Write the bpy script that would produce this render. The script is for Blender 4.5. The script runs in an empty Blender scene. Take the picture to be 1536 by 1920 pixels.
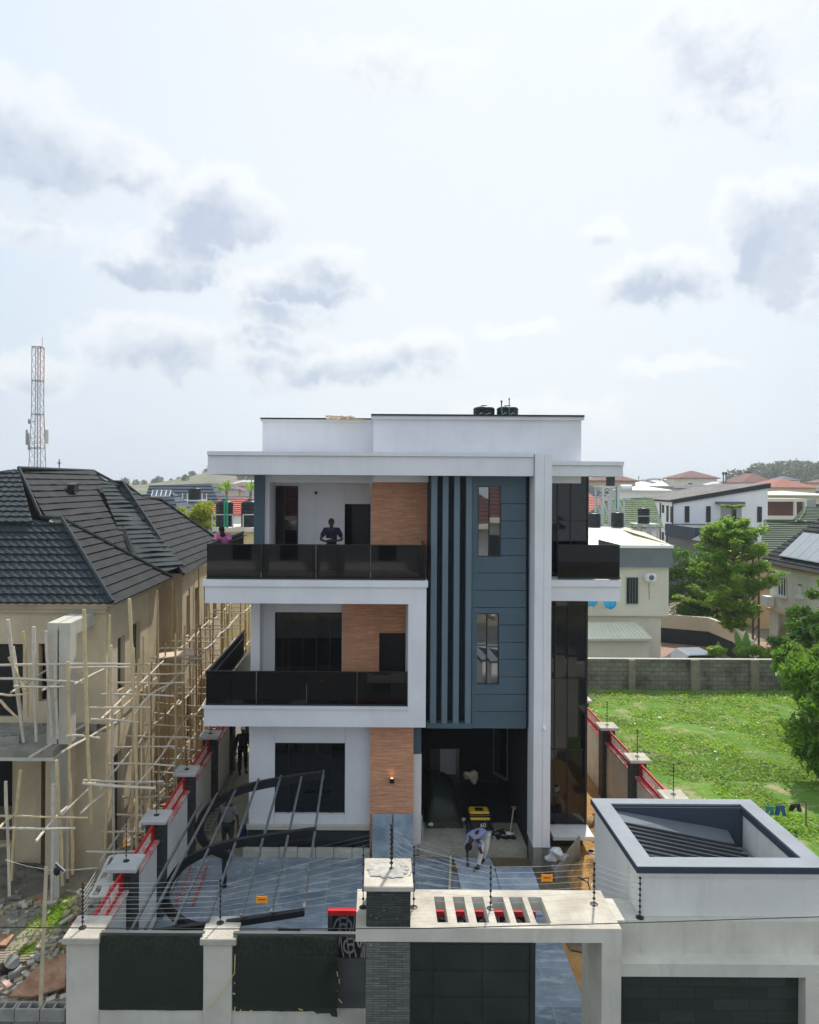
import bpy, bmesh, math, random
import numpy as np
from mathutils import Vector, Matrix
S = bpy.context.scene
R = random.Random(7)
# ---------------------------------------------------------------- camera, sky, sun
F = 1400.0; CX = 705.0; CY = 906.0; H = 10.5; ROLL = 0.006
cam = bpy.data.cameras.new('camera'); co = bpy.data.objects.new('camera', cam); S.collection.objects.link(co)
cam.sensor_fit = 'HORIZONTAL'; cam.sensor_width = 36; cam.lens = F/1536*36
cam.shift_x = (768-CX)/1536; cam.shift_y = -(960-CY)/1536
cam.clip_start = 0.1; cam.clip_end = 6000
co.matrix_world = Matrix.Translation((0, 0, H)) @ Matrix.Rotation(math.pi/2, 4, 'X') @ Matrix.Rotation(ROLL, 4, 'Z')
S.camera = co
S.view_settings.view_transform = 'Standard'; S.view_settings.look = 'None'; S.view_settings.gamma = 1
S.view_settings.use_curve_mapping = False; S.view_settings.exposure = 0.12
S.cycles.max_bounces = 8; S.cycles.transparent_max_bounces = 12
SUN = Vector((0.20, 0.60, 0.80)).normalized()
sl = bpy.data.lights.new('sun', 'SUN'); sl.energy = 4.0; sl.angle = math.radians(0.8); sl.color = (1, .955, .88)
so = bpy.data.objects.new('sun', sl); S.collection.objects.link(so); so.rotation_euler = SUN.to_track_quat('Z', 'Y').to_euler(); so.location = (0, 0, 60)

W = bpy.data.worlds.new("World"); S.world = W; W.use_nodes = True
nt = W.node_tree; nt.nodes.clear()
def N(t, **k):
    n = nt.nodes.new(t)
    for a, b in k.items(): setattr(n, a, b)
    return n
def lk(a, i):
    if hasattr(a, 'is_output'): nt.links.new(a, i)
    else: i.default_value = a
def mth(op, *a, clamp=False):
    n = N('ShaderNodeMath', operation=op, use_clamp=clamp)
    for i, v in enumerate(a): lk(v, n.inputs[i])
    return n.outputs[0]
def smooth(v, a, b):
    n = N('ShaderNodeMapRange', interpolation_type='SMOOTHSTEP'); lk(v, n.inputs[0]); n.inputs[1].default_value = a; n.inputs[2].default_value = b
    return n.outputs[0]
def mixc(f, a, b):
    n = N('ShaderNodeMix', data_type='RGBA'); lk(f, n.inputs[0])
    lk(a if hasattr(a, 'is_output') else (*a, 1), n.inputs[6]); lk(b if hasattr(b, 'is_output') else (*b, 1), n.inputs[7])
    return n.outputs[2]
def world():
    tc = N('ShaderNodeTexCoord'); d = tc.outputs['Generated']
    def noise(sc, det, ro, vec=d):
        n = N('ShaderNodeTexNoise'); n.inputs['Scale'].default_value = sc; n.inputs['Detail'].default_value = det; n.inputs['Roughness'].default_value = ro
        nt.links.new(vec, n.inputs['Vector']); return n
    w = noise(9, 9, .58); sx = N('ShaderNodeSeparateColor'); nt.links.new(w.outputs['Color'], sx.inputs[0])
    s = N('ShaderNodeSeparateXYZ'); nt.links.new(d, s.inputs[0])
    az = mth('ARCTAN2', s.outputs[0], s.outputs[1]); el = mth('ARCSINE', s.outputs[2])
    azw = mth('ADD', az, mth('MULTIPLY', mth('SUBTRACT', sx.outputs[0], .5), .14))
    elw = mth('ADD', el, mth('MULTIPLY', mth('SUBTRACT', sx.outputs[1], .5), .11))
    blobs = [(50,260,190,105,1),(235,305,90,60,.7),(395,400,140,95,1),(290,490,140,60,1.1),(70,430,170,60,.35),(560,545,190,45,.9),(610,500,100,50,.5),
             (640,690,260,62,.8),(520,610,120,50,.6),(300,660,200,80,.6),(200,680,90,60,.5),(820,650,100,50,.6),(60,700,120,60,.45),(1000,760,200,40,.35),(720,130,260,60,.28),(1330,80,170,110,.45),(1400,190,140,60,.5),(1460,425,130,110,1.15),(1120,428,55,34,.6),
             (1235,515,110,60,.75),(975,606,90,20,.55),(1265,682,120,22,.45),(1500,530,90,50,.5)]
    def dens(off):
        out = None; e0 = mth('ADD', elw, off)
        for px, py, rx, ry, st in blobs:
            a = math.atan((px-CX)/F); e = math.atan((CY-py)/F*math.cos(a))
            qa = mth('MULTIPLY', mth('SUBTRACT', azw, a), F/rx); qe = mth('MULTIPLY', mth('SUBTRACT', e0, e), F/ry*1.1)
            q = mth('SQRT', mth('ADD', mth('MULTIPLY', qa, qa), mth('MULTIPLY', qe, qe)))
            v = mth('MULTIPLY', mth('SUBTRACT', 1.0, q), st)
            out = v if out is None else mth('MAXIMUM', out, v)
        return out
    fl = mth('MULTIPLY', mth('SUBTRACT', noise(24, 10, .62).outputs['Fac'], .5), .7)
    A = mth('ADD', dens(0.0), fl); B = mth('ADD', dens(0.026), fl)
    m = smooth(A, -.02, .24); bl = mth('ADD', .68, mth('MULTIPLY', smooth(noise(15, 7, .6).outputs['Fac'], .3, .7), .6))
    g = mth('MULTIPLY', mth('MULTIPLY', smooth(B, -.12, .72), smooth(A, -.05, .40)), bl, clamp=True)
    hz = smooth(el, 0.0, .5)
    base = mixc(hz, (.665, .745, .84), (.68, .80, .925))
    sd = N('ShaderNodeVectorMath', operation='DOT_PRODUCT'); nt.links.new(d, sd.inputs[0]); sd.inputs[1].default_value = Vector((.12, .86, .42)).normalized()
    glow = smooth(sd.outputs['Value'], .78, 1.0)
    base = mixc(mth('MULTIPLY', glow, .8), base, (.875, .915, .95))
    w2 = noise(5, 6, .55); wn = smooth(w2.outputs['Fac'], .42, .75)
    base = mixc(mth('MULTIPLY', wn, .35), base, (.84, .89, .93))
    c = mixc(mth('MULTIPLY', m, .62), base, (.93, .945, .955))
    c = mixc(mth('MULTIPLY', g, .88), c, (.485, .565, .70))
    # clear air seen between the veils
    sky = N('ShaderNodeTexSky', sky_type='NISHITA', sun_disc=False, sun_elevation=math.asin(SUN.z), sun_rotation=math.atan2(SUN.x, SUN.y), altitude=400, air_density=1.5, dust_density=3)
    sk = N('ShaderNodeVectorMath', operation='SCALE'); nt.links.new(sky.outputs[0], sk.inputs[0]); sk.inputs['Scale'].default_value = .10
    fin = mixc(.94, sk.outputs[0], c)
    bg = N('ShaderNodeBackground'); nt.links.new(fin, bg.inputs[0]); bg.inputs[1].default_value = 1.0
    o = N('ShaderNodeOutputWorld'); nt.links.new(bg.outputs[0], o.inputs[0])
world()

# ---------------------------------------------------------------- helpers
def P(px, py, D):
    dx = px-CX; dy = py-CY
    x = dx + ROLL*dy; y = dy - ROLL*dx
    return Vector((x/F*D, D, H - y/F*D))
def G(px, py, z=0.0):
    dx = px-CX; dy = py-CY; y = dy-ROLL*dx
    return P(px, py, (H-z)*F/y)
ORG = {}
def org(o): return ORG.get(o.name, Vector((0, 0, 0)))
class MB:
    def __init__(s): s.v = []; s.f = []; s.m = []
    def add(s, vs, fs, mi=0):
        b = len(s.v); s.v += [tuple(v) for v in vs]; s.f += [tuple(b+i for i in f) for f in fs]; s.m += [mi]*len(fs); return s
    def box(s, x0, x1, y0, y1, z0, z1, mi=0):
        x0, x1 = min(x0, x1), max(x0, x1); y0, y1 = min(y0, y1), max(y0, y1); z0, z1 = min(z0, z1), max(z0, z1)
        return s.add([(x0,y0,z0),(x1,y0,z0),(x1,y1,z0),(x0,y1,z0),(x0,y0,z1),(x1,y0,z1),(x1,y1,z1),(x0,y1,z1)],
                     [(0,3,2,1),(4,5,6,7),(0,1,5,4),(1,2,6,5),(2,3,7,6),(3,0,4,7)], mi)
    def pb(s, a, b, c, d, D, dep, mi=0):   # front face seen between pixels (a,b) and (c,d) of a survey at distance D
        p = P(a, (b+d)/2, D); q = P(c, (b+d)/2, D); t = P((a+c)/2, b, D); u = P((a+c)/2, d, D)
        return s.box(p.x, q.x, D, D+dep, u.z, t.z, mi)
    def obox(s, c, ux, uy, uz, hx, hy, hz, mi=0):
        c = Vector(c); vs = []
        for z in (-1, 1):
            for y, x in ((-1,-1),(-1,1),(1,1),(1,-1)): vs.append(c+Vector(ux)*hx*x+Vector(uy)*hy*y+Vector(uz)*hz*z)
        return s.add(vs, [(0,3,2,1),(4,5,6,7),(0,1,5,4),(1,2,6,5),(2,3,7,6),(3,0,4,7)], mi)
    def bar(s, p, q, w, h, up=(0,0,1), mi=0):
        p = Vector(p); q = Vector(q); d = q-p; L = d.length; d.normalize(); sd = d.cross(Vector(up))
        if sd.length < 1e-4: sd = d.cross(Vector((1, 0, 0)))
        sd.normalize(); u = sd.cross(d)
        return s.obox((p+q)/2, d, sd, u, L/2, w/2, h/2, mi)
    def tube(s, pts, r, n=8, mi=0, cap=True):
        pts = [Vector(p) for p in pts]; rr = r if isinstance(r, (list, tuple)) else [r]*len(pts)
        vs = []; fs = []; pv = None
        for i, p in enumerate(pts):
            d = (pts[min(i+1, len(pts)-1)]-pts[max(i-1, 0)]).normalized()
            if pv is None: a = d.cross(Vector((0, 0, 1)) if abs(d.z) < .9 else Vector((1, 0, 0))).normalized()
            else: a = (pv - d*pv.dot(d)).normalized()
            pv = a; b = d.cross(a)
            for k in range(n):
                t = 2*math.pi*k/n; vs.append(p + (a*math.cos(t)+b*math.sin(t))*rr[i])
        for i in range(len(pts)-1):
            for k in range(n):
                k2 = (k+1) % n; fs.append((i*n+k, i*n+k2, (i+1)*n+k2, (i+1)*n+k))
        if cap: fs.append(tuple(range(n-1, -1, -1))); fs.append(tuple((len(pts)-1)*n+k for k in range(n)))
        return s.add(vs, fs, mi)
    def lathe(s, c, prof, n=20, mi=0):
        c = Vector(c); vs = []; fs = []
        for r, z in prof:
            for k in range(n):
                t = 2*math.pi*k/n; vs.append(c+Vector((r*math.cos(t), r*math.sin(t), z)))
        for i in range(len(prof)-1):
            for k in range(n):
                k2 = (k+1) % n; fs.append((i*n+k, i*n+k2, (i+1)*n+k2, (i+1)*n+k))
        fs.append(tuple(range(n-1, -1, -1))); fs.append(tuple((len(prof)-1)*n+k for k in range(n)))
        return s.add(vs, fs, mi)
    def ball(s, c, rx, ry, rz, n=12, m=8, mi=0, rot=None):
        c = Vector(c); vs = []; fs = []
        for i in range(m+1):
            a = math.pi*i/m
            for k in range(n):
                t = 2*math.pi*k/n; v = Vector((rx*math.sin(a)*math.cos(t), ry*math.sin(a)*math.sin(t), rz*math.cos(a)))
                if rot: v = rot @ v
                vs.append(c+v)
        for i in range(m):
            for k in range(n):
                k2 = (k+1) % n; fs.append((i*n+k, (i+1)*n+k, (i+1)*n+k2, i*n+k2))
        return s.add(vs, fs, mi)
    def prism(s, pts, dv, mi=0):
        pts = [Vector(p) for p in pts]; n = len(pts); dv = Vector(dv)
        return s.add(pts+[p+dv for p in pts], [tuple(range(n-1, -1, -1)), tuple(range(n, 2*n))]+[(i, (i+1) % n, n+(i+1) % n, n+i) for i in range(n)], mi)
    def build(s, name, mats, parent=None, smooth=False, bevel=0):
        o_ = org(parent) if parent else Vector((0, 0, 0))
        me = bpy.data.meshes.new(name); me.from_pydata([(v[0]-o_.x, v[1]-o_.y, v[2]-o_.z) for v in s.v], [], s.f)
        if not isinstance(mats, (list, tuple)): mats = [mats]
        for m in mats: me.materials.append(m)
        if len(mats) > 1: me.polygons.foreach_set('material_index', s.m)
        bm = bmesh.new(); bm.from_mesh(me); bmesh.ops.recalc_face_normals(bm, faces=bm.faces)
        if bevel: bmesh.ops.bevel(bm, geom=[e for e in bm.edges if e.is_manifold], offset=bevel, segments=1, affect='EDGES')
        bm.to_mesh(me); bm.free()
        if smooth: me.polygons.foreach_set('use_smooth', [True]*len(me.polygons))
        o = bpy.data.objects.new(name, me); S.collection.objects.link(o)
        if parent: o.parent = parent; ORG[o.name] = o_
        return o
def tag(o, label=None, cat=None, group=None, kind=None):
    if label: o['label'] = label
    if cat: o['category'] = cat
    if group: o['group'] = group
    if kind: o['kind'] = kind
    return o
def thing(name, loc, label, cat, group=None):
    o = bpy.data.objects.new(name, None); o.empty_display_size = .3; S.collection.objects.link(o); o.location = loc
    ORG[o.name] = Vector(loc); return tag(o, label, cat, group)
def solo(mb, name, mats, label, cat, group=None, smooth=False, bevel=0, kind=None):
    return tag(mb.build(name, mats, None, smooth, bevel), label, cat, group, kind)
def struct(mb, name, mats, smooth=False): return tag(mb.build(name, mats, None, smooth), kind='structure')
def copy_tree(o, loc=None, parent=None):
    c = o.copy(); S.collection.objects.link(c)
    if parent: c.parent = parent
    if loc is not None: c.location = loc
    for ch in list(o.children): copy_tree(ch, None, c)
    return c

# ---------------------------------------------------------------- materials
def newmat(name):
    global nt
    m = bpy.data.materials.new(name); m.use_nodes = True; nt = m.node_tree; nt.nodes.clear()
    p = N('ShaderNodeBsdfPrincipled'); o = N('ShaderNodeOutputMaterial'); nt.links.new(p.outputs[0], o.inputs[0])
    return m, p, o
def coord(kind='pos', sc=(1, 1, 1)):
    if kind == 'pos': g = N('ShaderNodeNewGeometry').outputs['Position']
    else: g = N('ShaderNodeTexCoord').outputs['Object']
    if sc == (1, 1, 1): return g
    m = N('ShaderNodeMapping'); m.inputs['Scale'].default_value = sc; nt.links.new(g, m.inputs[0]); return m.outputs[0]
def noi(sc, det=5, ro=.6, vec=None):
    n = N('ShaderNodeTexNoise'); n.inputs['Scale'].default_value = sc; n.inputs['Detail'].default_value = det; n.inputs['Roughness'].default_value = ro
    nt.links.new(vec if vec else coord(), n.inputs['Vector']); return n.outputs['Fac']
def bump(p, h, st, dist=.02):
    b = N('ShaderNodeBump'); b.inputs['Strength'].default_value = st; b.inputs['Distance'].default_value = dist
    nt.links.new(h, b.inputs['Height']); nt.links.new(b.outputs[0], p.inputs['Normal'])
def sc3(c, k): return tuple(min(1, v*k) for v in c)
def mat(name, col, rough=.8, var=.12, scale=2.0, spec=.3, metal=0, bmp=.0, bs=40, streak=0, dirt=None, col2=None):
    m, p, o = newmat(name)
    c = mixc(smooth(noi(scale), .3, .7), sc3(col, 1-var), col2 or sc3(col, 1+var))
    c = mixc(mth('MULTIPLY', smooth(noi(scale*9, 4), .35, .75), min(.8, var*2)), c, sc3(col, 1-var*1.3))
    if streak:
        c = mixc(mth('MULTIPLY', smooth(noi(1, 6, .65, coord('pos', (3.5, 3.5, .45))), .48, .75), streak), c, dirt or sc3(col, .45))
    nt.links.new(c, p.inputs['Base Color']); p.inputs['Roughness'].default_value = rough; p.inputs['Metallic'].default_value = metal
    p.inputs['Specular IOR Level'].default_value = spec
    if bmp: bump(p, noi(bs, 4), bmp, .01)
    return m
def wallvec(su=1, sv=1):
    s = N('ShaderNodeSeparateXYZ'); nt.links.new(coord(), s.inputs[0])
    c = N('ShaderNodeCombineXYZ'); nt.links.new(mth('MULTIPLY', mth('ADD', s.outputs[0], s.outputs[1]), su), c.inputs[0]); nt.links.new(mth('MULTIPLY', s.outputs[2], sv), c.inputs[1])
    return c.outputs[0]
def brick(name, c1, c2, mortar, bw, bh, ms=.01, rough=.85, bst=.5, flat=False, off=.5, dirtk=0, spec=.3, fleck=None, warm=None, bias=0, strip=0, veins=None):
    m, p, o = newmat(name)
    b = N('ShaderNodeTexBrick'); b.offset = off
    nt.links.new(coord() if flat else wallvec(), b.inputs['Vector'])
    b.inputs['Scale'].default_value = 1; b.inputs['Brick Width'].default_value = bw; b.inputs['Row Height'].default_value = bh
    b.inputs['Mortar Size'].default_value = ms; b.inputs['Mortar Smooth'].default_value = .1; b.inputs['Bias'].default_value = bias
    b.inputs['Color1'].default_value = (*c1, 1); b.inputs['Color2'].default_value = (*c2, 1); b.inputs['Mortar'].default_value = (*mortar, 1)
    c = b.outputs['Color']
    c = mixc(mth('MULTIPLY', smooth(noi(1.3, 7), .4, .75), .45), c, sc3(c1, .6))
    if warm: c = mixc(mth('MULTIPLY', smooth(noi(2.5, 8, .7), .45, .7), .6), c, warm)
    if fleck: c = mixc(smooth(noi(1, 3, .5, coord('pos', (14, 14, 60))), .68, .74), c, fleck)
    if strip:
        sn = noi(1, 4, .6, coord('pos', (2.2, 2.2, 24))); c = mixc(mth('MULTIPLY', smooth(sn, .50, .66), strip), c, sc3(c2, .62)); c = mixc(mth('MULTIPLY', smooth(sn, .46, .32), strip), c, sc3(c1, 1.22))
    if veins:
        c = mixc(mth('MULTIPLY', smooth(noi(1, 9, .72, coord('pos', (1.1, 3.2, 1))), .50, .66), .75), c, veins); c = mixc(mth('MULTIPLY', smooth(noi(2.3, 8, .75), .56, .68), .55), c, sc3(c1, .55))
    if dirtk: c = mixc(mth('MULTIPLY', smooth(noi(.8, 7, .7), .42, .7), dirtk), c, sc3(mortar, .35))
    nt.links.new(c, p.inputs['Base Color']); p.inputs['Roughness'].default_value = rough; p.inputs['Specular IOR Level'].default_value = spec
    h = mth('ADD', mth('MULTIPLY', b.outputs['Fac'], -1.0), mth('MULTIPLY', noi(25, 5), .6))
    bump(p, h, bst, .02)
    return m
def leafmat(name, c1, c2, trans=.35, rough=.5, big=0):
    m, p, o = newmat(name)
    g = N('ShaderNodeNewGeometry')
    c = mixc(g.outputs['Random Per Island'], c1, c2)
    c = mixc(mth('MULTIPLY', smooth(noi(.9, 3), .35, .7), .5), c, sc3(c1, .7))
    if big: c = mixc(mth('MULTIPLY', smooth(noi(.28, 6, .65), .40, .62), .75), c, (.10, .20, .045))
    nt.links.new(c, p.inputs['Base Color']); p.inputs['Roughness'].default_value = rough; p.inputs['Specular IOR Level'].default_value = .35
    t = N('ShaderNodeBsdfTranslucent'); nt.links.new(mixc(.5, c, (c2[0]*1.6, c2[1]*1.5, c2[2]*.6)), t.inputs[0])
    x = N('ShaderNodeMixShader'); x.inputs[0].default_value = trans; nt.links.new(p.outputs[0], x.inputs[1]); nt.links.new(t.outputs[0], x.inputs[2]); nt.links.new(x.outputs[0], o.inputs[0])
    return m
def glass(name, tint, trans, rough=.02, spec=.5, base=(.006, .007, .008), coat=0):
    m, p, o = newmat(name)
    p.inputs['Base Color'].default_value = (*base, 1); p.inputs['Roughness'].default_value = rough; p.inputs['Specular IOR Level'].default_value = spec
    bump(p, noi(1.2, 2), .02, .02)
    if trans:
        t = N('ShaderNodeBsdfTransparent'); t.inputs[0].default_value = (*tint, 1)
        x = N('ShaderNodeMixShader'); x.inputs[0].default_value = trans; nt.links.new(p.outputs[0], x.inputs[1]); nt.links.new(t.outputs[0], x.inputs[2]); nt.links.new(x.outputs[0], o.inputs[0])
    return m
WHITE = mat('white_render', (.74, .735, .76), .75, .045, .9, streak=.17, dirt=(.50, .50, .50), bmp=.05, bs=60)
WHITE2 = mat('warm_white_render', (.72, .705, .675), .85, .06, .9, streak=.28, dirt=(.42, .40, .36), bmp=.1, bs=50)
SLATE = mat('slate_paint', (.075, .12, .15), .6, .07, .8, bmp=.06, bs=60)
SLATEL = mat('slate_fin_paint', (.13, .185, .22), .6, .07, .8)
NAVY = mat('dark_recess_paint', (.010, .019, .026), .7, .1, 1)
CONC = mat('grey_plaster', (.63, .60, .52), .9, .10, 1.2, streak=.28, dirt=(.30, .29, .24), bmp=.25, bs=45)
CONCT = mat('coping_concrete', (.54, .485, .40), .9, .2, 2.2, streak=0, bmp=.3, bs=30, col2=(.62, .56, .47))
CONCG = mat('raw_concrete', (.26, .25, .215), .95, .2, 2.5, bmp=.4, bs=25, streak=.3)
BLACKM = mat('black_metal', (.012, .013, .015), .45, .2, 3, spec=.4)
STEEL = mat('grey_steel_tube', (.15, .155, .165), .5, .2, 5, metal=.3)
SILVER = mat('silver_flashing', (.19, .215, .25), .5, .14, 1.2, metal=0, spec=.4)
DARKROOF = mat('dark_roof_sheet', (.05, .062, .075), .4, .12, 2, metal=.3)
RED = mat('red_spray_paint', (.55, .012, .02), .5, .15, 6)
CAPRED = None
TILE = brick('brown_strip_tile', (.84, .435, .26), (.68, .33, .19), (.34, .14, .075), .60, .03, .003, .7, .4, bias=.1, strip=.5)
STONE = brick('dark_stone_cladding', (.045, .05, .05), (.085, .09, .088), (.012, .013, .013), .24, .04, .004, .7, 1.0, fleck=(.45, .46, .44))
STONEG = brick('green_grey_stone_cladding', (.12, .13, .118), (.20, .21, .19), (.03, .034, .03), .24, .04, .004, .7, 1.0, fleck=(.4, .42, .38))
BLOCK = brick('old_block_wall', (.19, .175, .15), (.27, .25, .205), (.09, .085, .07), .46, .23, .012, .95, .7, dirtk=.75)
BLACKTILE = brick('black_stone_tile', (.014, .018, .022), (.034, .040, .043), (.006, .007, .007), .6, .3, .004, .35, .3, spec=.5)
PAVE = brick('slate_paving', (.15, .20, .26), (.27, .34, .40), (.34, .37, .38), 1.2, .6, .012, .42, .25, flat=True, off=0, warm=(.36, .41, .43), spec=.45, veins=(.50, .56, .60))
PAVEL = brick('pale_new_slabs', (.20, .27, .36), (.26, .33, .42), (.13, .18, .22), 1.2, .6, .006, .45, .25, flat=True, off=0, warm=(.34, .37, .39), spec=.4)
REDPAVE = brick('red_block_paving', (.40, .24, .20), (.46, .30, .26), (.3, .2, .17), .25, .12, .01, .9, .2, flat=True)
GLASS = glass('dark_window_glass', (.3, .33, .33), .06, spec=.55, base=(.003, .004, .005))
GLASSM = glass('mirror_window_glass', (.3, .33, .33), 0, spec=1.0, base=(.02, .028, .028))
GLASSM.node_tree.nodes['Principled BSDF'].inputs['IOR'].default_value = 2.1
RAIL = glass('tinted_rail_glass', (.12, .12, .13), .26, spec=.38, base=(.004, .004, .005))
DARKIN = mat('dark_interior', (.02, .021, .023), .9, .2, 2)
DIRT = None
def groundmat(name, cols, sc=1.0, bst=.5):
    m, p, o = newmat(name)
    c = mixc(smooth(noi(.35*sc, 7, .65), .38, .62), cols[0], cols[1])
    c = mixc(smooth(noi(1.1*sc, 7, .7), .48, .66), c, cols[2])
    c = mixc(mth('MULTIPLY', smooth(noi(9*sc, 5, .7), .4, .75), .5), c, sc3(cols[0], .55))
    nt.links.new(c, p.inputs['Base Color']); p.inputs['Roughness'].default_value = .95; p.inputs['Specular IOR Level'].default_value = .15
    bump(p, mth('ADD', noi(3*sc, 6), mth('MULTIPLY', noi(18*sc, 5), .4)), bst, .08)
    return m
DIRT = groundmat('bare_earth', [(.30, .25, .18), (.36, .33, .27), (.42, .33, .21)])
FIELD = groundmat('far_ground', [(.16, .17, .10), (.26, .22, .16), (.12, .15, .07)], .12, .2)
LAWN = groundmat('lawn_soil', [(.10, .20, .03), (.15, .27, .045), (.38, .32, .19)], .9)
SAND = groundmat('orange_sand', [(.42, .22, .07), (.50, .29, .11), (.46, .33, .18)], 1.6, .7)
WET = groundmat('wet_screed', [(.15, .12, .075), (.17, .14, .09), (.22, .19, .13)], 1.5, .3)
SCREED = groundmat('porch_screed', [(.40, .37, .31), (.46, .43, .36), (.33, .30, .25)], 1.5, .3)
PATH = groundmat('alley_concrete', [(.30, .28, .20), (.34, .32, .24), (.22, .24, .13)], 1.2, .3)
CREAMB = mat('beige_render', (.60, .50, .345), .92, .13, .8, streak=.3, dirt=(.33, .26, .16), bmp=.3, bs=30)
CREAML = mat('pale_beige_moulding', (.50, .43, .31), .9, .1, 1.5)
POSTW = mat('raw_pale_plaster', (.52, .50, .43), .9, .1, 1.5, streak=.2)
CREAM = mat('cream_wall', (.72, .68, .55), .85, .05, .5, streak=.1)
IVORY = mat('ivory_wall', (.88, .88, .89), .8, .03, .5, streak=.06)
def bamboo(name, a, b):
    m, p, o = newmat(name)
    g = N('ShaderNodeNewGeometry')
    c = mixc(g.outputs['Random Per Island'], a, b)
    c = mixc(mth('MULTIPLY', smooth(noi(6, 4), .4, .7), .4), c, sc3(a, .6))
    nt.links.new(c, p.inputs['Base Color']); p.inputs['Roughness'].default_value = .7
    return m
BAM = bamboo('bamboo', (.52, .40, .20), (.64, .52, .30)); BAMW = bamboo('weathered_bamboo', (.55, .47, .37), (.66, .59, .49)); BAMB = bamboo('brown_bamboo', (.36, .23, .09), (.48, .33, .14))
ROOFG = mat('charcoal_roof_tile', (.036, .046, .051), .72, .14, 1.2, spec=.15, bmp=.3, bs=80)
ROOFC = mat('charcoal_roof_tile_side', (.060, .064, .068), .70, .16, 1.2, spec=.15, bmp=.3, bs=80)
_m, _p, _o = newmat('ribbed_charcoal'); _s = N('ShaderNodeSeparateXYZ'); nt.links.new(coord(), _s.inputs[0])
_r = mth('SINE', mth('MULTIPLY', _s.outputs[1], 52)); _c = mixc(smooth(noi(1.4, 6, .7), .35, .7), (.020, .023, .026), (.040, .042, .044)); _c = mixc(smooth(noi(30, 2), .74, .78), _c, (.22, .22, .21)); _c = mixc(mth('MULTIPLY', smooth(_r, .2, .9), .35), _c, (.012, .013, .014))
nt.links.new(_c, _p.inputs['Base Color']); _p.inputs['Roughness'].default_value = .72; _p.inputs['Specular IOR Level'].default_value = .12; bump(_p, _r, .5, .02); ROOFC = _m
ROOFGR = mat('green_roof_tile', (.075, .105, .065), .8, .12, .6)
ROOFGL = mat('bright_green_roof_tile', (.13, .22, .09), .8, .2, .6)
ROOFRED = mat('red_roof', (.40, .09, .06), .7, .12, .4); ROOFBR = mat('maroon_roof', (.18, .085, .075), .8, .15, .3); ROOFSL = mat('slate_blue_roof', (.04, .055, .08), .7, .1, .5)
ROOFW = mat('white_metal_roof', (.78, .77, .72), .5, .05, 1)
TANK = mat('black_tank_plastic', (.012, .018, .022), .45, .2, 3); TANKG = mat('tank_lid_plastic', (.03, .045, .05), .4, .1, 3)  # second plastic is the tank lid, slightly paler than the body
GREENP = mat('green_pipe', (.02, .28, .17), .5, .1, 4)
WOOD = mat('pale_timber', (.62, .50, .33), .8, .15, 4); ORANGE = mat('orange_tag_plastic', (.95, .33, .01), .5, .03, 2); TAGRED = mat('tag_print', (.45, .05, .0), .6, .05, 2)
ALU = mat('aluminium', (.62, .64, .66), .35, .06, 4, metal=.6); WHITEP = mat('white_plastic', (.82, .82, .84), .4, .04, 3)
YELLOW = mat('yellow_paint', (.75, .46, .02), .45, .08, 4); BARK = mat('bark', (.22, .17, .11), .9, .2, 5)
L_LIGHT = leafmat('leaf_light', (.12, .27, .025), (.30, .46, .06), .45); L_DARK = leafmat('leaf_dark', (.05, .14, .018), (.14, .28, .035), .4)
L_MANGO = leafmat('leaf_mango', (.06, .17, .018), (.22, .39, .045), .42); L_YEL = leafmat('leaf_yellowish', (.14, .22, .025), (.42, .46, .05), .45)
L_BAN = leafmat('leaf_banana', (.08, .24, .045), (.18, .36, .08), .45); L_GRASS = leafmat('leaf_grass', (.16, .33, .022), (.42, .60, .07), .45, big=1); L_FAR = leafmat('leaf_far', (.06, .09, .035), (.12, .15, .06), .2)
# ---------------------------------------------------------------- ground
def terrain(x, y):
    t = max(0.0, min(1.0, (y-130)/330.0)); z = 8.2*t*t*(3-2*t)
    z += 12*math.exp(-((x+98)/28)**2-((y-500)/60)**2) if y > 200 else 0
    z += 9*math.exp(-((x-300)/80)**2-((y-500)/110)**2) if y > 200 else 0
    return z
gr = MB(); xs = [-1600, -900, -500] + list(range(-360, 520, 20)) + [700, 1000, 1700]; ys = [-60, -20, 0, 10, 30, 60, 90, 115] + list(range(130, 700, 15)) + [800, 1000, 1500, 2600, 4500]
vs = [(x*max(1, y/700), y, terrain(x, y)-.02) for y in ys for x in xs]; nx = len(xs)
gr.add(vs, [(j*nx+i, j*nx+i+1, (j+1)*nx+i+1, (j+1)*nx+i) for j in range(len(ys)-1) for i in range(nx-1)])
struct(gr, 'ground', FIELD, True)
def sheet(name, m, x0, x1, y0, y1, z, step=.5, amp=0.0, seed=0):
    b = MB(); nx = max(2, int((x1-x0)/step)+1); ny = max(2, int((y1-y0)/step)+1)
    from mathutils import noise as mn
    vs = []
    for j in range(ny):
        for i in range(nx):
            x = x0+(x1-x0)*i/(nx-1); y = y0+(y1-y0)*j/(ny-1)
            e = min(1, min(x-x0, x1-x, y-y0, y1-y)*1.5) if amp else 0
            vs.append((x, y, z+amp*e*(mn.fractal(Vector((x*.5+seed, y*.5, seed)), 1, 2, 5)+.35)))
    b.add(vs, [(j*nx+i, j*nx+i+1, (j+1)*nx+i+1, (j+1)*nx+i) for j in range(ny-1) for i in range(nx-1)])
    return struct(b, name, m, True)
sheet('dirt_ground', DIRT, -24, -5.33, 13.7, 40, .0, .25, .16, 3)
sheet('lawn', LAWN, 8.0, 40, 12, 38.3, .0, .5, .10, 5)
sheet('street', mat('street_asphalt', (.09, .088, .085), .9, .2, 1), -40, 40, -12, 13.0, -.005, 5)
sheet('paving', PAVE, -5.15, 4.3, 13.95, 20.9, .006, 5)
sheet('alley_path', PATH, -5.15, -3.62, 20.9, 45, .010, 5)
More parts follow.
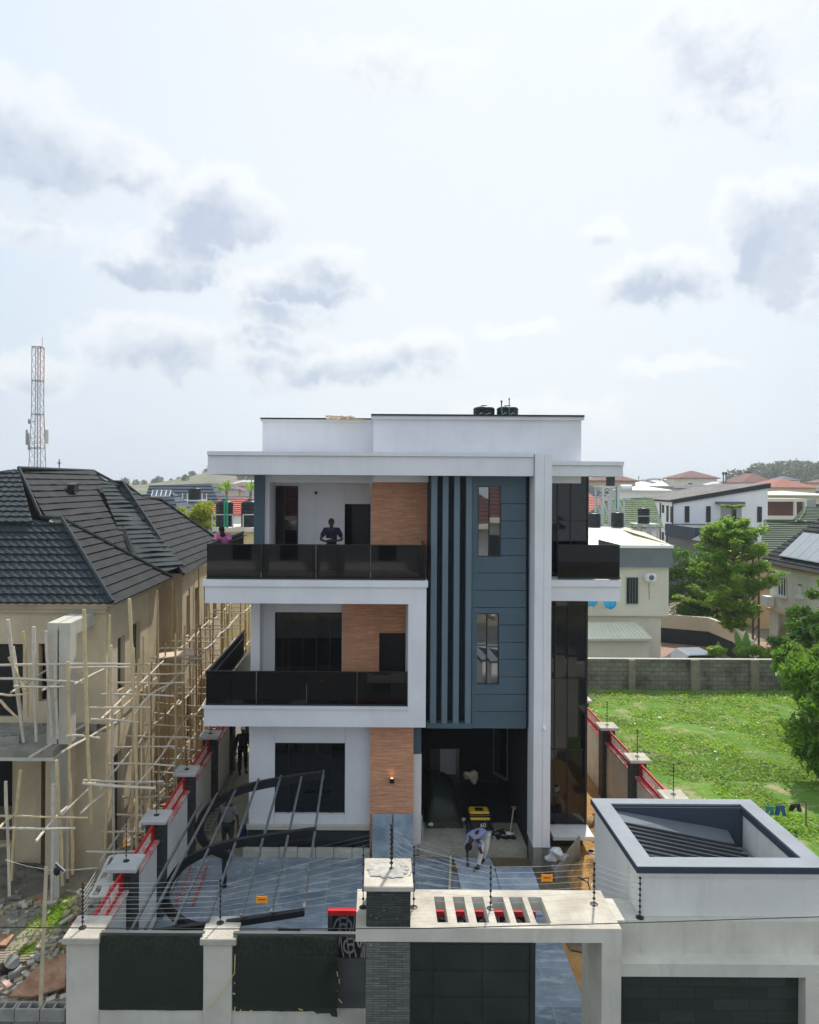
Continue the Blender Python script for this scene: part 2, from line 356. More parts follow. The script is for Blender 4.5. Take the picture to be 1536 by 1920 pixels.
sheet('sand_ground', SAND, 4.3, 7.75, 13.0, 34, .0, .15, .12, 9)
sheet('courtyard_paving', REDPAVE, 17.0, 27, 39.0, 50, .02, 5)

# ---------------------------------------------------------------- main house
D0 = 20.4
hs = thing('white_house', (1.2, D0, 0), 'new white three storey house with slate blue panels, brown tile strips and black glass balconies', 'house')
def part(mb, name, mats, label=None, parent=hs, **k): return tag(mb.build(name, mats, parent, **k), label)
# roof block above
m = MB(); m.pb(492, 789, 701, 905, 22.2, 7.5); m.pb(700, 784, 1090, 905, 21.3, 9); part(m, 'roof_parapet', WHITE)
m = MB(); m.pb(489, 786, 702, 790.5, 22.15, 7.6); m.pb(697, 780, 1096, 786.5, 21.2, 9.2); part(m, 'parapet_coping', WHITE)
m = MB(); m.pb(488, 783.5, 702, 786, 22.12, 7.7); m.pb(696, 777, 1096.5, 780, 21.15, 9.3); part(m, 'coping_flashing', BLACKM)
m = MB(); m.pb(389.5, 855.5, 1001, 891, D0, 9); r_ = part(m, 'roof_slab', WHITE)
m = MB(); m.pb(388, 847.5, 1001, 855, D0-.06, 9.1); part(m, 'slab_lip', WHITE, parent=r_)
m = MB(); m.pb(1033, 873, 1168.5, 893, D0+.5, 6); r2 = part(m, 'roof_slab', WHITE)
m = MB(); m.pb(1033, 865, 1170.5, 872.5, D0+.44, 6.1); part(m, 'slab_lip', WHITE, parent=r2)
# tall pillar
a = P(1002, 1200, D0-.1).x; b_ = P(1033.5, 1200, D0-.1).x; mid = P(1019, 1200, D0-.1).x; zt = P(1018, 851, D0-.1).z
m = MB(); m.box(a, mid-.006, D0-.1, D0+.85, .62, zt); m.box(mid+.006, b_, D0-.1, D0+.85, .62, zt); m.box(mid-.02, mid+.02, D0-.085, D0+.8, .62, zt-.01)
pl = part(m, 'tall_pillar', WHITE)
m = MB(); m.box(a+.02, mid, D0-.08, D0+.83, -.1, .62); m.box(mid, b_-.03, D0-.04, D0+.83, -.1, .62); part(m, 'pillar_base', CONCG, 'bare unpainted concrete foot of the pillar', parent=pl)
m = MB(); q = P(1020, 1365, D0-.1); m.tube([q+Vector((0, 0, .03)), q+Vector((0, -.14, -.02))], [.035, .04], 10); m.box(q.x-.04, q.x+.04, q.y-.03, q.y+.0, q.z-.03, q.z+.07); part(m, 'security_camera', WHITEP)
# lettered levels
zf2 = P(600, 1095, D0).z; zf1 = P(600, 1333, D0).z; XL = P(384, 1110, D0).x; XR = P(799, 1230, D0).x; XR2 = P(765.5, 1230, D0).x
ztop = P(600, 1100, D0).z; zb = P(600, 1132, D0).z; zc = P(600, 1329, D0).z; zd = P(600, 1363, D0).z
m = MB(); m.box(XL, XR, D0, D0+1.9, zb, ztop); m.box(XR2, XR, D0, D0+1.9, zd, zb-.001); m.box(XL, XR2-.001, D0, D0+1.9, zd, zc)
m.box(XL, -3.3, D0+1.901, D0+7, zb+.1, ztop-.05); m.box(XL, -3.3, D0+1.901, D0+7, zd+.1, zc-.05)
fr = part(m, 'balcony_frame', WHITE)
m = MB(); m.box(XL-.05, XR+.04, D0-.05, D0+1.95, ztop, P(600, 1088, D0).z); part(m, 'balcony_lip', WHITE, parent=fr); m = MB(); m.box(XL-.05, XR2-.002, D0-.04, D0+1.95, zc, zc+.05); part(m, 'balcony_lip', WHITE, parent=fr)
m = MB(); m.box(XL+.1, XR-.05, D0+.1, D0+4.3, ztop+.02, zf2+.02); part(m, 'balcony_floor', SCREED)
m = MB(); m.box(XL+.1, XR2-.05, D0+.1, D0+7, zc+.01, zc+.06); part(m, 'balcony_floor', SCREED)
# walls: second floor
def wall(px0, py0, px1, py1, D, dep, mt, name='wall', label=None): 
    m = MB(); m.pb(px0, py0, px1, py1, D, dep); return part(m, name, mt, label)
wall(476, 888, 495, 1092, 22.0, 1.2, SLATE, 'corner_column', 'slate grey corner column of the top balcony')
wall(495.3, 888, 505, 1092, 22.15, 2, WHITE, 'corner_column', 'white corner column of the top balcony')
def window(px0, py0, px1, py1, D, vm, hm=(), gl=None, fw=2.2, name='window', label=None, split=None):
    m = MB(); m.pb(px0, py0, px1, py0+fw, D-.05, .09); m.pb(px0, py1-fw, px1, py1, D-.05, .09); m.pb(px0, py0+fw, px0+fw, py1-fw, D-.05, .09); m.pb(px1-fw, py0+fw, px1, py1-fw, D-.05, .09)
    for v in vm: m.pb(v-.8, py0+fw, v+.8, py1-fw, D-.04, .06)
    for h in hm: m.pb(px0+fw, h-.8, px1-fw, h+.8, D-.045, .06)
    w = part(m, name, BLACKM, label)
    xs_ = [px0+fw]+list(vm)+[px1-fw]; rr = random.Random(int(px0*7+py0))
    g = MB()
    for i in range(len(xs_)-1):
        a_ = P(xs_[i], (py0+py1)/2, D); b2 = P(xs_[i+1], (py0+py1)/2, D); t = rr.uniform(-.012, .012); u = rr.uniform(-.01, .01)
        z0 = P(px0, py1-fw, D).z; z1 = P(px0, py0+fw, D).z
        g.add([(a_.x, D+t, z0), (b2.x, D-t, z0), (b2.x, D-t+u, z1), (a_.x, D+t+u, z1)], [(0, 1, 2, 3)])
    part(g, 'pane', gl or GLASS, parent=w)
    return w
def hole_wall(px0, py0, px1, py1, D, dep, hx0, hy0, hx1, hy1, mt, name='wall'):
    m = MB()
    if hx0 > px0: m.pb(px0, py0, hx0, py1, D, dep)
    if hx1 < px1: m.pb(hx1, py0, px1, py1, D, dep)
    m.pb(hx0, py0, hx1, hy0, D, dep)
    if hy1 < py1: m.pb(hx0, hy1, hx1, py1, D, dep)
    return part(m, name, mt)
W2 = 23.4
hole_wall(500, 885, 600, 1100, W2, .25, 508, 911, 559, 1100, WHITE)
hole_wall(600.01, 885, 697, 1100, W2, .25, 646, 945, 695, 1100, WHITE)
window(508, 911, 559, 1096, W2+.1, (533,), (1040,))
m = MB(); m.pb(660, 945, 695.5, 1100, W2+.5, .05); part(m, 'door_panel', BLACKM)
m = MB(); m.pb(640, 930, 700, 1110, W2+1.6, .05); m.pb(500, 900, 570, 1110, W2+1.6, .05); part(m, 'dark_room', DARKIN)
m = MB(); q = P(593, 924, W2-.01); m.tube([q, q-Vector((0, .04, 0))], .05, 10); part(m, 'wall_socket', BLACKM)
TD = 22.3
wall(696, 888, 809, 1092, TD, 1.3, TILE, 'tile_panel')
# first floor
wall(470, 1128, 487, 1335, 21.9, .8, WHITE, 'corner_column', 'white corner column of the first floor balcony')
W1 = 22.6
hole_wall(487, 1128, 642, 1335, W1, .25, 515, 1148, 641, 1335, WHITE)
window(515, 1148, 641, 1330, W1+.12, (530, 542, 567, 593, 618), (), fw=1.8)
hole_wall(642, 1128, 766, 1335, W1-.12, .3, 711, 1187, 763, 1335, TILE, 'tile_panel')
m = MB(); m.pb(500, 1135, 770, 1345, W1+2.2, .05); part(m, 'dark_room', DARKIN)
m = MB(); m.pb(704, 1180, 764, 1335, W1+.25, .05); part(m, 'door_panel', BLACKM)
# ground floor
WG = 21.25
hole_wall(467, 1358, 695, 1552, WG, .25, 515, 1393, 647, 1527, WHITE)
window(515, 1393, 647, 1527, WG+.12, (541, 567, 594, 621), fw=1.5)
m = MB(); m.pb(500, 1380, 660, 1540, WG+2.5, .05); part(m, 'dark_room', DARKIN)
m = MB(); m.pb(462, 1549, 695, 1556.5, WG-.14, .2); part(m, 'plinth_ledge', POSTW)
m = MB(); m.pb(465, 1556.5, 694, 1606, WG-.02, .3); part(m, 'stone_plinth', BLACKTILE, 'black stone plinth under the ground floor wall')
m = MB(); q = P(456, 1600, 21.0); q2 = P(695, 1600, 21.0)
for i in range(7):
    x0 = q.x+(q2.x-q.x)*i/7; x1 = q.x+(q2.x-q.x)*(i+1)/7-.015; m.box(x0, x1, 20.9, 21.08, -.05, .22+R.uniform(-.01, .01))
part(m, 'kerb', POSTW, bevel=.01)
tg = wall(694, 1356, 775, 1612, WG-.22, .9, TILE, 'tile_panel')
m = MB(); m.pb(775, 1358, 790, 1414, WG-.1, .8); part(m, 'porch_column', SLATE, 'slate painted top of the porch column')
m = MB(); m.pb(775, 1414, 790, 1612, WG-.1, .8); part(m, 'porch_column', WHITE2, 'unpainted white lower porch column')
m = MB(); m.pb(731, 1461, 739, 1469, WG-.34, .12); wl = part(m, 'wall_lamp', BLACKM, 'small black wall lamp glowing warm upwards')
em = bpy.data.materials.new('lamp_glow'); em.use_nodes = True; em.node_tree.nodes['Principled BSDF'].inputs['Emission Color'].default_value = (1, .5, .12, 1); em.node_tree.nodes['Principled BSDF'].inputs['Emission Strength'].default_value = 2
m = MB(); m.pb(732.5, 1460.2, 737.5, 1461, WG-.32, .08); part(m, 'lamp_lens', em, parent=wl)
pt = bpy.data.lights.new('lamp_light', 'SPOT'); pt.energy = .6; pt.color = (1, .5, .12); pt.spot_size = 2.0; pt.spot_blend = .8; pt.shadow_soft_size = .02
po = bpy.data.objects.new('lamp_light', pt); S.collection.objects.link(po); po.location = P(735, 1459, WG-.30); po.rotation_euler = (math.pi, 0, 0)
# slate volume
SP = 21.1
m = MB(); m.pb(803, 888, 885, 1365, SP, .6); part(m, 'recess_wall', NAVY, 'dark recessed wall between the vertical fins')
m = MB(); m.pb(799.5, 1357, 885, 1366, SP-.3, .3); part(m, 'fin_base', SLATE)
for a_, b2 in ((808, 819), (829.5, 840), (851, 861.5), (873.5, 884)):
    m = MB(); m.pb(a_, 888, b2, 1357, SP-.28, .27); part(m, 'fin', SLATEL)
ys_ = [888, 944, 976.5, 1009, 1041.5, 1074, 1106.5, 1139, 1171.5, 1204, 1236.5, 1269, 1301.5, 1334, 1366]
m = MB()
for i in range(14):
    top, bot = ys_[i]+.9, ys_[i+1]-.2; segs = [(884.3, 986.5)]
    for (wx0, wy0, wx1, wy1) in ((896, 912, 939.5, 1044), (890.5, 1150, 936, 1284)):
        if bot > wy0 and top < wy1:
            segs = [(884.3, wx0), (wx1, 986.5)]
            if top < wy0: m.pb(wx0, top, wx1, wy0, SP-.2, .2)
            if bot > wy1: m.pb(wx0, wy1, wx1, bot, SP-.2, .2)
    for s0, s1 in segs: m.pb(s0, top, s1, bot, SP-.2, .2)
m.pb(884.4, 889, 895, 1365, SP-.185, .18)
part(m, 'slate_panel', SLATE)
m = MB(); m.pb(940, 888, 1001, 1365, SP+.01, .5); m.pb(884, 1045, 941, 1149, SP+.01, .5); m.pb(884, 1285, 941, 1365, SP+.01, .5); m.pb(884, 888, 941, 911, SP+.01, .5); part(m, 'recess_wall', NAVY)
window(896, 912, 939.5, 1044, SP-.1, (917.5,), (), GLASSM, fw=1.6, label='narrow mirrored window high in the slate panel')
window(890.5, 1150, 936, 1284, SP-.1, (913,), (), GLASSM, fw=1.6, label='narrow mirrored window low in the slate panel')
# glass tower at the right
GD = 21.7; XT = P(1100, 1200, GD).x; xl = P(1028, 1200, GD).x; z_t = P(1065, 893, GD).z; z_b = P(1065, 1545, GD).z
def gt(y0, y1, vs_, hs_):
    m = MB(); za = P(1065, y0, GD).z; zb_ = P(1065, y1, GD).z
    for v in vs_:
        x = P(v, (y0+y1)/2, GD).x; m.box(x-.012, x+.012, GD-.035, GD+.02, zb_, za)
    for h in hs_:
        z = P(1065, h, GD).z; m.box(xl, XT+.02, GD-.03, GD+.02, z-.015, z+.015); m.box(XT, XT+.03, GD+.02, GD+4, z-.015, z+.015)
    m.box(XT-.03, XT+.03, GD-.03, GD+.03, zb_, za)
    w = part(m, 'glass_curtain_frame', BLACKM)
    xs_ = [xl]+[P(v, (y0+y1)/2, GD).x for v in vs_]+[XT]; zz = [za]+[P(1065, h, GD).z for h in hs_]+[zb_]; rr = random.Random(int(y0)); g = MB()
    for i in range(len(xs_)-1):
        for j in range(len(zz)-1):
            if zz[j]-zz[j+1] < .05: continue
            t, u = rr.uniform(-.008, .008), rr.uniform(-.008, .008); g.add([(xs_[i], GD+t, zz[j+1]), (xs_[i+1], GD-t, zz[j+1]), (xs_[i+1], GD-t+u, zz[j]), (xs_[i], GD+t+u, zz[j])], [(0, 1, 2, 3)])
    g.add([(XT, GD, zb_), (XT, GD+4, zb_), (XT, GD+4, za), (XT, GD, za)], [(0, 1, 2, 3)])
    part(g, 'curtain_pane', GLASS, parent=w)
gt(893, 1100, (1045, 1069.5), (976.5,)); gt(1127, 1545, (1040, 1064), (1137, 1272, 1405))
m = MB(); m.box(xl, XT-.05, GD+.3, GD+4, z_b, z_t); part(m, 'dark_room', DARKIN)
m = MB(); m.pb(1031, 1100, 1163.5, 1127, D0+.5, 2.2); r3 = part(m, 'side_balcony', WHITE)
m = MB(); m.pb(1031, 1088.5, 1165, 1100, D0+.44, 2.3); part(m, 'balcony_lip', WHITE, parent=r3)
m = MB(); m.box(xl, XT+.05, GD-.75, GD+4, z_b-.13, z_b-.02); part(m, 'glass_tower_ledge', WHITE2, bevel=.01)
m = MB(); m.box(xl, XT-.1, GD-.1, GD+4, -.1, z_b-.13); part(m, 'stone_plinth', BLACKTILE, 'black plinth under the glass corner')
# house body
m = MB(); m.box(-3.57, -3.3, WG+.26, 33, 0, 3.9); m.box(-3.55, -3.3, 22.86, 33, 3.91, 7.0); m.box(-3.5, -3.3, 23.66, 33, 7.5, P(600, 892, D0).z-.01); m.box(-3.29, XT-.2, 32.5, 33, 0, 10.4); m.box(XT-.3, XT-.05, 25.8, 32.4, 0, 10.4)
part(m, 'side_wall', WHITE2)
# railings
def rail(pts, z0, z1, joints=(), lab=None):
    m = MB(); t = MB()
    for i in range(len(pts)-1):
        p, q = Vector((*pts[i], 0)), Vector((*pts[i+1], 0)); d = (q-p); n = max(1, round(d.length/1.35))
        for k in range(n):
            a_, b2 = p+d*(k/n)+d.normalized()*.006, p+d*((k+1)/n)-d.normalized()*.006
            m.bar(a_+Vector((0, 0, (z0+z1)/2)), b2+Vector((0, 0, (z0+z1)/2)), .012, z1-z0)
        t.bar(p+Vector((0, 0, z1+.012)), q+Vector((0, 0, z1+.012)), .03, .025); t.bar(p+Vector((0, 0, z0-.01)), q+Vector((0, 0, z0-.01)), .05, .05)
    g = part(m, 'rail_glass', RAIL, lab); part(t, 'rail_cap', BLACKM, parent=g)
zr2 = P(600, 1023, D0).z; zr2b = P(600, 1088, D0).z+.04; zr1 = P(600, 1262.5, D0).z; zr1b = zc+.08
rail([(XL+.02, D0+.12), (XR-.03, D0+.12)], zr2b, zr2); rail([(XR-.03, D0+.13), (XR-.03, D0+1.8)], zr2b, zr2)
rail([(XL+.02, D0+.12), (XR2-.01, D0+.12)], zr1b, zr1)
rail([(xl+.1, D0+.6), (P(1162, 1050, D0+.6).x, D0+.6), (P(1162, 1050, D0+.6).x, D0+2.6)], zr2b, P(1100, 1023, D0+.6).z)
for (x, z0, z1, y1) in ((XL+.06, zr2b, zr2, 26), (XL+.06, zr1b, zr1, 26.2)):
    m = MB(); m.bar((x, D0+.14, z1), (x, y1, z1), .05, .05); m.bar((x+.1, D0+.14, z1-.12), (x+.1, y1, z1-.12), .02, .03); m.bar((x, D0+.14, z0+.05), (x, y1, z0+.05), .03, .03)
    y = D0+.3
    while y < y1: m.box(x-.012, x+.012, y-.012, y+.012, z0, z1-.02); y += .17
    part(m, 'side_railing', BLACKM)
    g = MB(); g.box(x-.03, x-.02, D0+.2, y1, z0+.08, z1-.06); part(g, 'rail_glass', RAIL)
# porch interior
PX0 = P(790, 1480, 21).x; PX1 = P(990, 1480, 21).x; zs = P(880, 1366, SP-.1).z; PB = 25.6
PW = mat('unlit_porch_wall', (.016, .017, .019), .85, .1, 1)  # near-black wall colour carries the porch gloom
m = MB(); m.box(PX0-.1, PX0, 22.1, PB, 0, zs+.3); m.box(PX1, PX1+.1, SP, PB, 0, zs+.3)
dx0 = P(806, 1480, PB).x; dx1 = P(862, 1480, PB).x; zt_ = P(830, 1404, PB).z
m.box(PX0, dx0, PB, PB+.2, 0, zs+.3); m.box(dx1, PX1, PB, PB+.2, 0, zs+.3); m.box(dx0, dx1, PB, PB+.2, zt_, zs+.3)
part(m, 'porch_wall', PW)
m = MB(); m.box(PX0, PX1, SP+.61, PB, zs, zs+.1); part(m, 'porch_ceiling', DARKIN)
m = MB(); m.box(PX0-.05, PX1-.02, 20.95, 22.5, 0, .29); part(m, 'porch_threshold', SCREED); m = MB(); m.box(PX0-.05, PX1-.02, 22.5, PB, 0, .285); m.box(dx0, dx1, PB, 29, 0, .3); part(m, 'porch_floor', BLACKTILE)  # rear floor made black so the shade inside the porch is in its colour
m = MB(); q = P(829, 1480, PB-.1); q2 = P(859, 1480, PB-.1); m.box(q.x, q2.x, PB+.6, PB+.66, .3, zt_+.1); part(m, 'front_door', mat('white_door', (.75, .75, .75), .6, .03, 1), 'white door standing ajar inside the porch')
m = MB(); a_ = P(931, 1480, 24); b2 = P(951, 1480, 24)
m.bar((a_.x, 24.6, 1.0), (a_.x, 24.6, 3.3), .04, .04); m.bar((b2.x, 24.0, 1.0), (b2.x, 24.0, 3.2), .04, .04); m.bar((a_.x, 24.6, 1.0), (b2.x, 24.0, .98), .04, .08); m.bar((a_.x, 24.6, 3.3), (b2.x, 24.0, 3.2), .04, .04); part(m, 'leaning_window_frame', mat('frame_edge', (.16, .15, .15), .4, .05, 3), 'empty dark window frame in the porch')
# ramp beside the pillar
m = MB(); y0 = 19.9
pts = [G(1030, 1650), G(1030, 1602, .5), G(1087, 1585, .55), G(1089, 1610)]
xr0 = 4.75; xr1 = 5.7
m.prism([(xr0, 19.75, -.1), (xr0, 19.75, .25), (xr0, 21.55, .95), (xr0, 21.55, -.1)], (.12, 0, 0))
m.add([(4.76, 19.6, 0), (5.7, 20.6, 0), (5.7, 20.6, .75), (4.76, 19.6, .32), (4.76, 19.75, 0), (5.7, 20.75, 0), (5.7, 20.75, .75), (4.76, 19.75, .32)], [(0, 1, 2, 3), (5, 4, 7, 6), (3, 2, 6, 7), (1, 5, 6, 2), (0, 3, 7, 4), (0, 4, 5, 1)])
part(m, 'planter_wall', CONCG, 'rough sloping concrete edge beside the tall pillar')
# ---- roof things
def water_tank(c, r, h, label, group, fr=1, name='water_tank', n=20):
    t = thing(name, c, label, 'water tank', group); m = MB(); pr = [(r*.98, 0)]
    k = 7
    for i in range(k):
        z = h*.86*(i+.2)/k; pr += [(r*.965, z), (r, z+h*.035), (r, z+h*.075), (r*.965, z+h*.1)]
    pr += [(r*.98, h*.87), (r*.85, h*.93), (r*.35, h*.985), (r*.3, h*.985)]
    m.lathe(c, pr, n); m.build('tank_body', TANK, t, True)
    m = MB(); m.lathe(Vector(c)+Vector((0, 0, h*.98)), [(r*.3, 0), (r*.3, h*.05), (r*.1, h*.065)], 14); m.build('lid', TANKG, t, True)
    return t
zr = P(930, 781, 24).z
for i, (px, lb) in enumerate(((907.5, 'black water tank with a white emblem, left of the pair on the white house roof'), (951.5, 'black water tank behind two green pipes on the white house roof'))):
    c = P(px, 800, 25.2); h = P(px, 761.5, 25.2).z-c.z; t = water_tank((c.x, c.y, c.z), .365, h, lb, 'tanks on the white house roof')
    m = MB(); 
    for s_ in (-1, 1):
        m.tube([c+Vector((s_*.13+.07*math.cos(a), -.375, h*.52+.07*math.sin(a))) for a in [k*math.pi*2*.75/8+1 for k in range(9)]], .008, 6)
    m.tube([c+Vector((-.08, -.38, h*.35)), c+Vector((0, -.385, h*.58)), c+Vector((.1, -.38, h*.35))], .01, 6); m.build('emblem', WHITEP, t)
for px, y, rr, lb in ((941.5, 752, .022, 'shorter green vent pipe with black cap'), (955, 747.5, .016, 'taller thin green pipe with twin tips')):
    p = P(px, 790, 24.6); q = P(px-1 if px < 950 else px, y+2, 24.6); t = thing('vent_pipe', p, lb+' between the roof tanks', 'pipe', 'pipes by the roof tanks'); m = MB(); m.tube([p, q], rr, 8); m.build('pipe', GREENP, t)
    m = MB(); m.tube([q, q+Vector((0, 0, .05))], rr*1.5, 8); m.build('cap', BLACKM, t)
c = P(648, 785, 21.9); t = thing('timber_ladder', c, 'rough pale timber ladder lying on the white house parapet', 'ladder'); m = MB()
for a_, b2 in (((611, 780.5), (665, 783)), ((613, 784.5), (686, 788)),): m.bar(P(*a_, 22.05), P(*b2, 21.95), .05, .05)
m.build('rail', WOOD, t); m = MB()
for px in (616, 636, 653): m.bar(P(px+4, 779.5, 22.05), P(px-2, 786, 21.9), .09, .03)
m.build('rung', WOOD, t)
# ---------------------------------------------------------------- entrance gate structure
DG = 12.1
zb1 = P(900, 1741, DG).z; zb0 = P(900, 1767, DG).z; gx0 = P(667, 1750, DG).x; gx1 = P(1166, 1750, DG).x; yb = 13.25
gs = thing('gate_portal', (2.0, DG, 0), 'pale concrete gate portal with slotted canopy and a stone clad pillar', 'gate portal')
gp = lambda mb, name, mt, label=None, parent=gs, **k: tag(mb.build(name, mt, parent, **k), label)
sx0 = P(685, 1820, DG).x; sx1 = P(770.5, 1820, DG).x
lx0 = P(1129, 1800, DG).x
# canopy with slots
fy = lambda y: (H-zb1)*F/(y-CY)
sy0 = fy(1729.5); sy1 = fy(1681)
m = MB(); m.box(gx0, gx1, DG, sy0, zb0, zb1); m.box(gx0, gx1, sy1, yb, zb0, zb1)
sl_x = [(818, 831), (855, 871.5), (891, 908), (928, 946), (964, 984), (1000, 1022)]
cuts = [(G(a_, 1705, zb1).x-.01, G(b2, 1705, zb1).x+.06) for a_, b2 in ((818, 830), (854, 868), (890, 905), (926, 943), (962, 980), (998, 1017))]
pos = gx0
for a_, b2 in cuts+[(gx1, 0)]:
    m.box(pos, a_, sy0, sy1, zb0, zb1); pos = b2
bm_ = gp(m, 'canopy_beam', CONC)
m = MB(); pos = gx0+.004; z = zb1+.004
m.box(gx0+.004, gx1-.004, DG+.004, sy0, zb1, z); m.box(gx0+.004, gx1-.004, sy1, yb-.004, zb1, z)
for a_, b2 in cuts+[(gx1-.004, 0)]: m.box(pos, a_, sy0, sy1, zb1, z); pos = b2
gp(m, 'top_screed', CONCT, parent=bm_)
m = MB(); m.box(lx0, gx1-.003, DG+.003, yb, -.2, zb0); gp(m, 'right_leg', CONC)
ztp = P(730, 1671, DG).z
m = MB(); m.box(sx0+.01, sx1-.01, DG+.02, DG+.9, -.2, zb0); gp(m, 'stone_pillar', STONEG, 'green grey stone clad pillar below the canopy')
m = MB(); m.box(sx0+.01, sx1-.01, DG+.02, DG+.9, z, ztp); gp(m, 'stone_pillar', STONE, 'dark stone clad pillar head above the canopy')
zc1 = P(730, 1661, DG).z
m = MB(); m.box(P(682, 1665, DG).x, P(775.5, 1665, DG).x, DG-.03, 13.0, ztp, zc1); cp = gp(m, 'pillar_cap', CONCT, bevel=.012)
m = MB(); c = P(728, 1634, 12.6); c.z = zc1+.004
m.add([(c.x+dx, c.y+dy, c.z+.012) for dx, dy in ((-.30, -.22), (.24, -.26), (.30, .22), (-.26, .26), (-.34, .05))], [(0, 1, 2, 3, 4)])
for k in range(14):
    a_ = k*.449; m.ball((c.x+.29*math.cos(a_), c.y+.24*math.sin(a_), c.z+.008), .07, .05, .018, 8, 5)
gp(m, 'mortar_patch', mat('mortar', (.50, .47, .42), .95, .2, 5, bmp=.6, bs=20), parent=cp)
# sliding gate
GY = 13.75
gt_ = thing('sliding_gate', (1.0, GY, 0), 'dark panelled sliding gate with a bright red top rail and scrollwork', 'gate')
g0, g1 = P(615, 1720, GY).x, P(1003, 1850, GY).x; gz1 = P(640, 1705, GY).z; gz0 = .08; gzm = P(640, 1745, GY).z-.02
gz_s = gz1-.09
GATEM = mat('dark_gate_paint', (.045, .054, .05), .45, .15, 1.5, spec=.4)
m = MB(); m.box(g0, g1, GY-.05, GY+.05, gz_s, gz1); m.build('top_rail', RED, gt_)
m = MB(); m.box(g0, g0+.09, GY-.045, GY+.045, gz0, gz_s); m.box(g1-.09, g1, GY-.045, GY+.045, gz0, gz_s); m.box(g0+.09, g1-.09, GY-.04, GY+.04, gz0, gz0+.1)
m.build('gate_frame', GATEM, gt_)
m = MB(); n = 3; zz = [gz0+.1, .60, 1.08, 1.56, 2.05]
m.box(g0+.09, g1-.09, GY+.0, GY+.02, gz0+.1, 2.08)
n = 4
for i in range(n):
    for j in range(4):
        x0 = g0+.09+(g1-g0-.18)*i/n+.04; x1 = g0+.09+(g1-g0-.18)*(i+1)/n-.04; z0_ = zz[j]+.03; z1_ = zz[j+1]-.03
        m.box(x0, x1, GY-.022, GY+.001, z0_, z1_)
m.build('lower_panels', GATEM, gt_)
def scroll(mb, x0, x1, z0, z1, y, t=.012, seed=1, axis='x', wid=.02):
    rr = random.Random(seed); h = z1-z0; x = x0; k = 0
    def pt(u, v): return (u, y, v) if axis == 'x' else (y, u, v)
    def stroke(pp, w):
        for i in range(len(pp)-1):
            a_, b2 = Vector(pt(*pp[i])), Vector(pt(*pp[i+1])); mb.bar(a_, b2, t, w, up=(0, 0, 1) if abs((b2-a_).normalized().z) < .95 else ((1, 0, 0) if axis == 'x' else (0, 1, 0)))
    while x < x1-.05:
        w = min(h*rr.uniform(.8, 1.1), x1-x); cx = x+w/2; cz = (z0+z1)/2; sg = 1 if k % 2 else -1
        sp = [(cx+sg*(w*.46*(1-i/14*.8))*math.cos(i*.62), cz+(h*.46*(1-i/14*.8))*math.sin(i*.62)) for i in range(15)]
        stroke(sp, h*.07)
        for q in range(3):
            u = x+w*(q+.6)/3.2; stroke([(u-.25*w*sg*.6*math.sin(s*1.6), z0+h*(.05+.9*s)) for s in [0, .2, .4, .6, .8, 1]], h*.045)
        x += w; k += 1
m = MB(); scroll(m, g0+.09, g1-.09, 2.08, gz_s, GY, .03, 3)
m.build('scrollwork', mat('grey_scrollwork', (.22, .24, .26), .5, .1, 3), gt_)
m = MB(); m.box(g0+.09, g1-.09, GY+.022, GY+.03, 2.08, gz_s-.01); m.build('opening_dark_sheet', BLACKM, gt_)  # added black sheet, stands in for the darkness behind the scroll openings
# ---------------------------------------------------------------- front fence
FD = 13.35; fx0 = P(120, 1800, FD).x; fzt = P(300, 1752, FD).z; fzb = P(300, 1893, FD).z
ff = thing('front_fence', (-3, FD, 0), 'street fence of pale plastered posts with dark steel infill panels', 'fence')
fzc = P(160, 1757.5, FD-.08).z; fzc0 = P(160, 1770, FD-.08).z
def cap_(mb, xa, xb, y0, y1, z0, z1):
    mb.box(xa, xb, y0, y1, z0, z1); 
posts = []
for a_, b2, ca, cb, lb in ((124, 185, 117, 186, 'corner fence post at the street'), (381, 435, 375, 443, 'fence post between the two dark panels')):
    x0, x1 = P(a_, 1830, FD-.05).x, P(b2, 1830, FD-.05).x; m = MB(); m.box(x0, x1, FD-.05, FD+.5, -.2, fzc0); p_ = tag(m.build('fence_post', CONC, ff, bevel=.008), lb)
    m = MB(); m.box(P(ca, 1760, FD-.1).x, P(cb, 1760, FD-.1).x, FD-.12, FD+.6, fzc0, fzc); m.build('post_cap', CONCT, p_, bevel=.012); posts.append((x0, x1))
xe = sx0+.01
m = MB(); m.box(posts[0][1], posts[1][0], FD-.02, FD+.2, -.2, fzb); m.box(posts[1][1], xe, FD-.02, FD+.2, -.2, fzb); m.build('base_wall', CONC, ff)
PANM = mat('dark_fence_panel', (.10, .105, .105), .5, .15, 2)
for a_, b2, sd in ((posts[0][1], posts[1][0], 5), (posts[1][1], xe, 8)):
    m = MB(); m.box(a_, b2, FD+.06, FD+.1, fzb, fzt-.46); 
    for zq in (fzb+.3, fzt-.5): m.box(a_, b2, FD+.045, FD+.06, zq-.02, zq+.02)
    m.box(a_, b2, FD+.04, FD+.12, fzt-.05, fzt); pn = m.build('steel_panel', PANM, ff)
    m = MB(); scroll(m, a_+.02, b2-.02, fzt-.46, fzt-.05, FD+.08, .02, sd); m.build('scrollwork', mat('grey_panel_scroll', (.36, .37, .37), .5, .1, 3), pn)
    m = MB(); m.box(a_, b2, FD+.11, FD+.115, fzt-.46, fzt-.05); m.build('opening_dark_sheet', BLACKM, pn)  # black sheet added for the dark seen through the panel cutouts
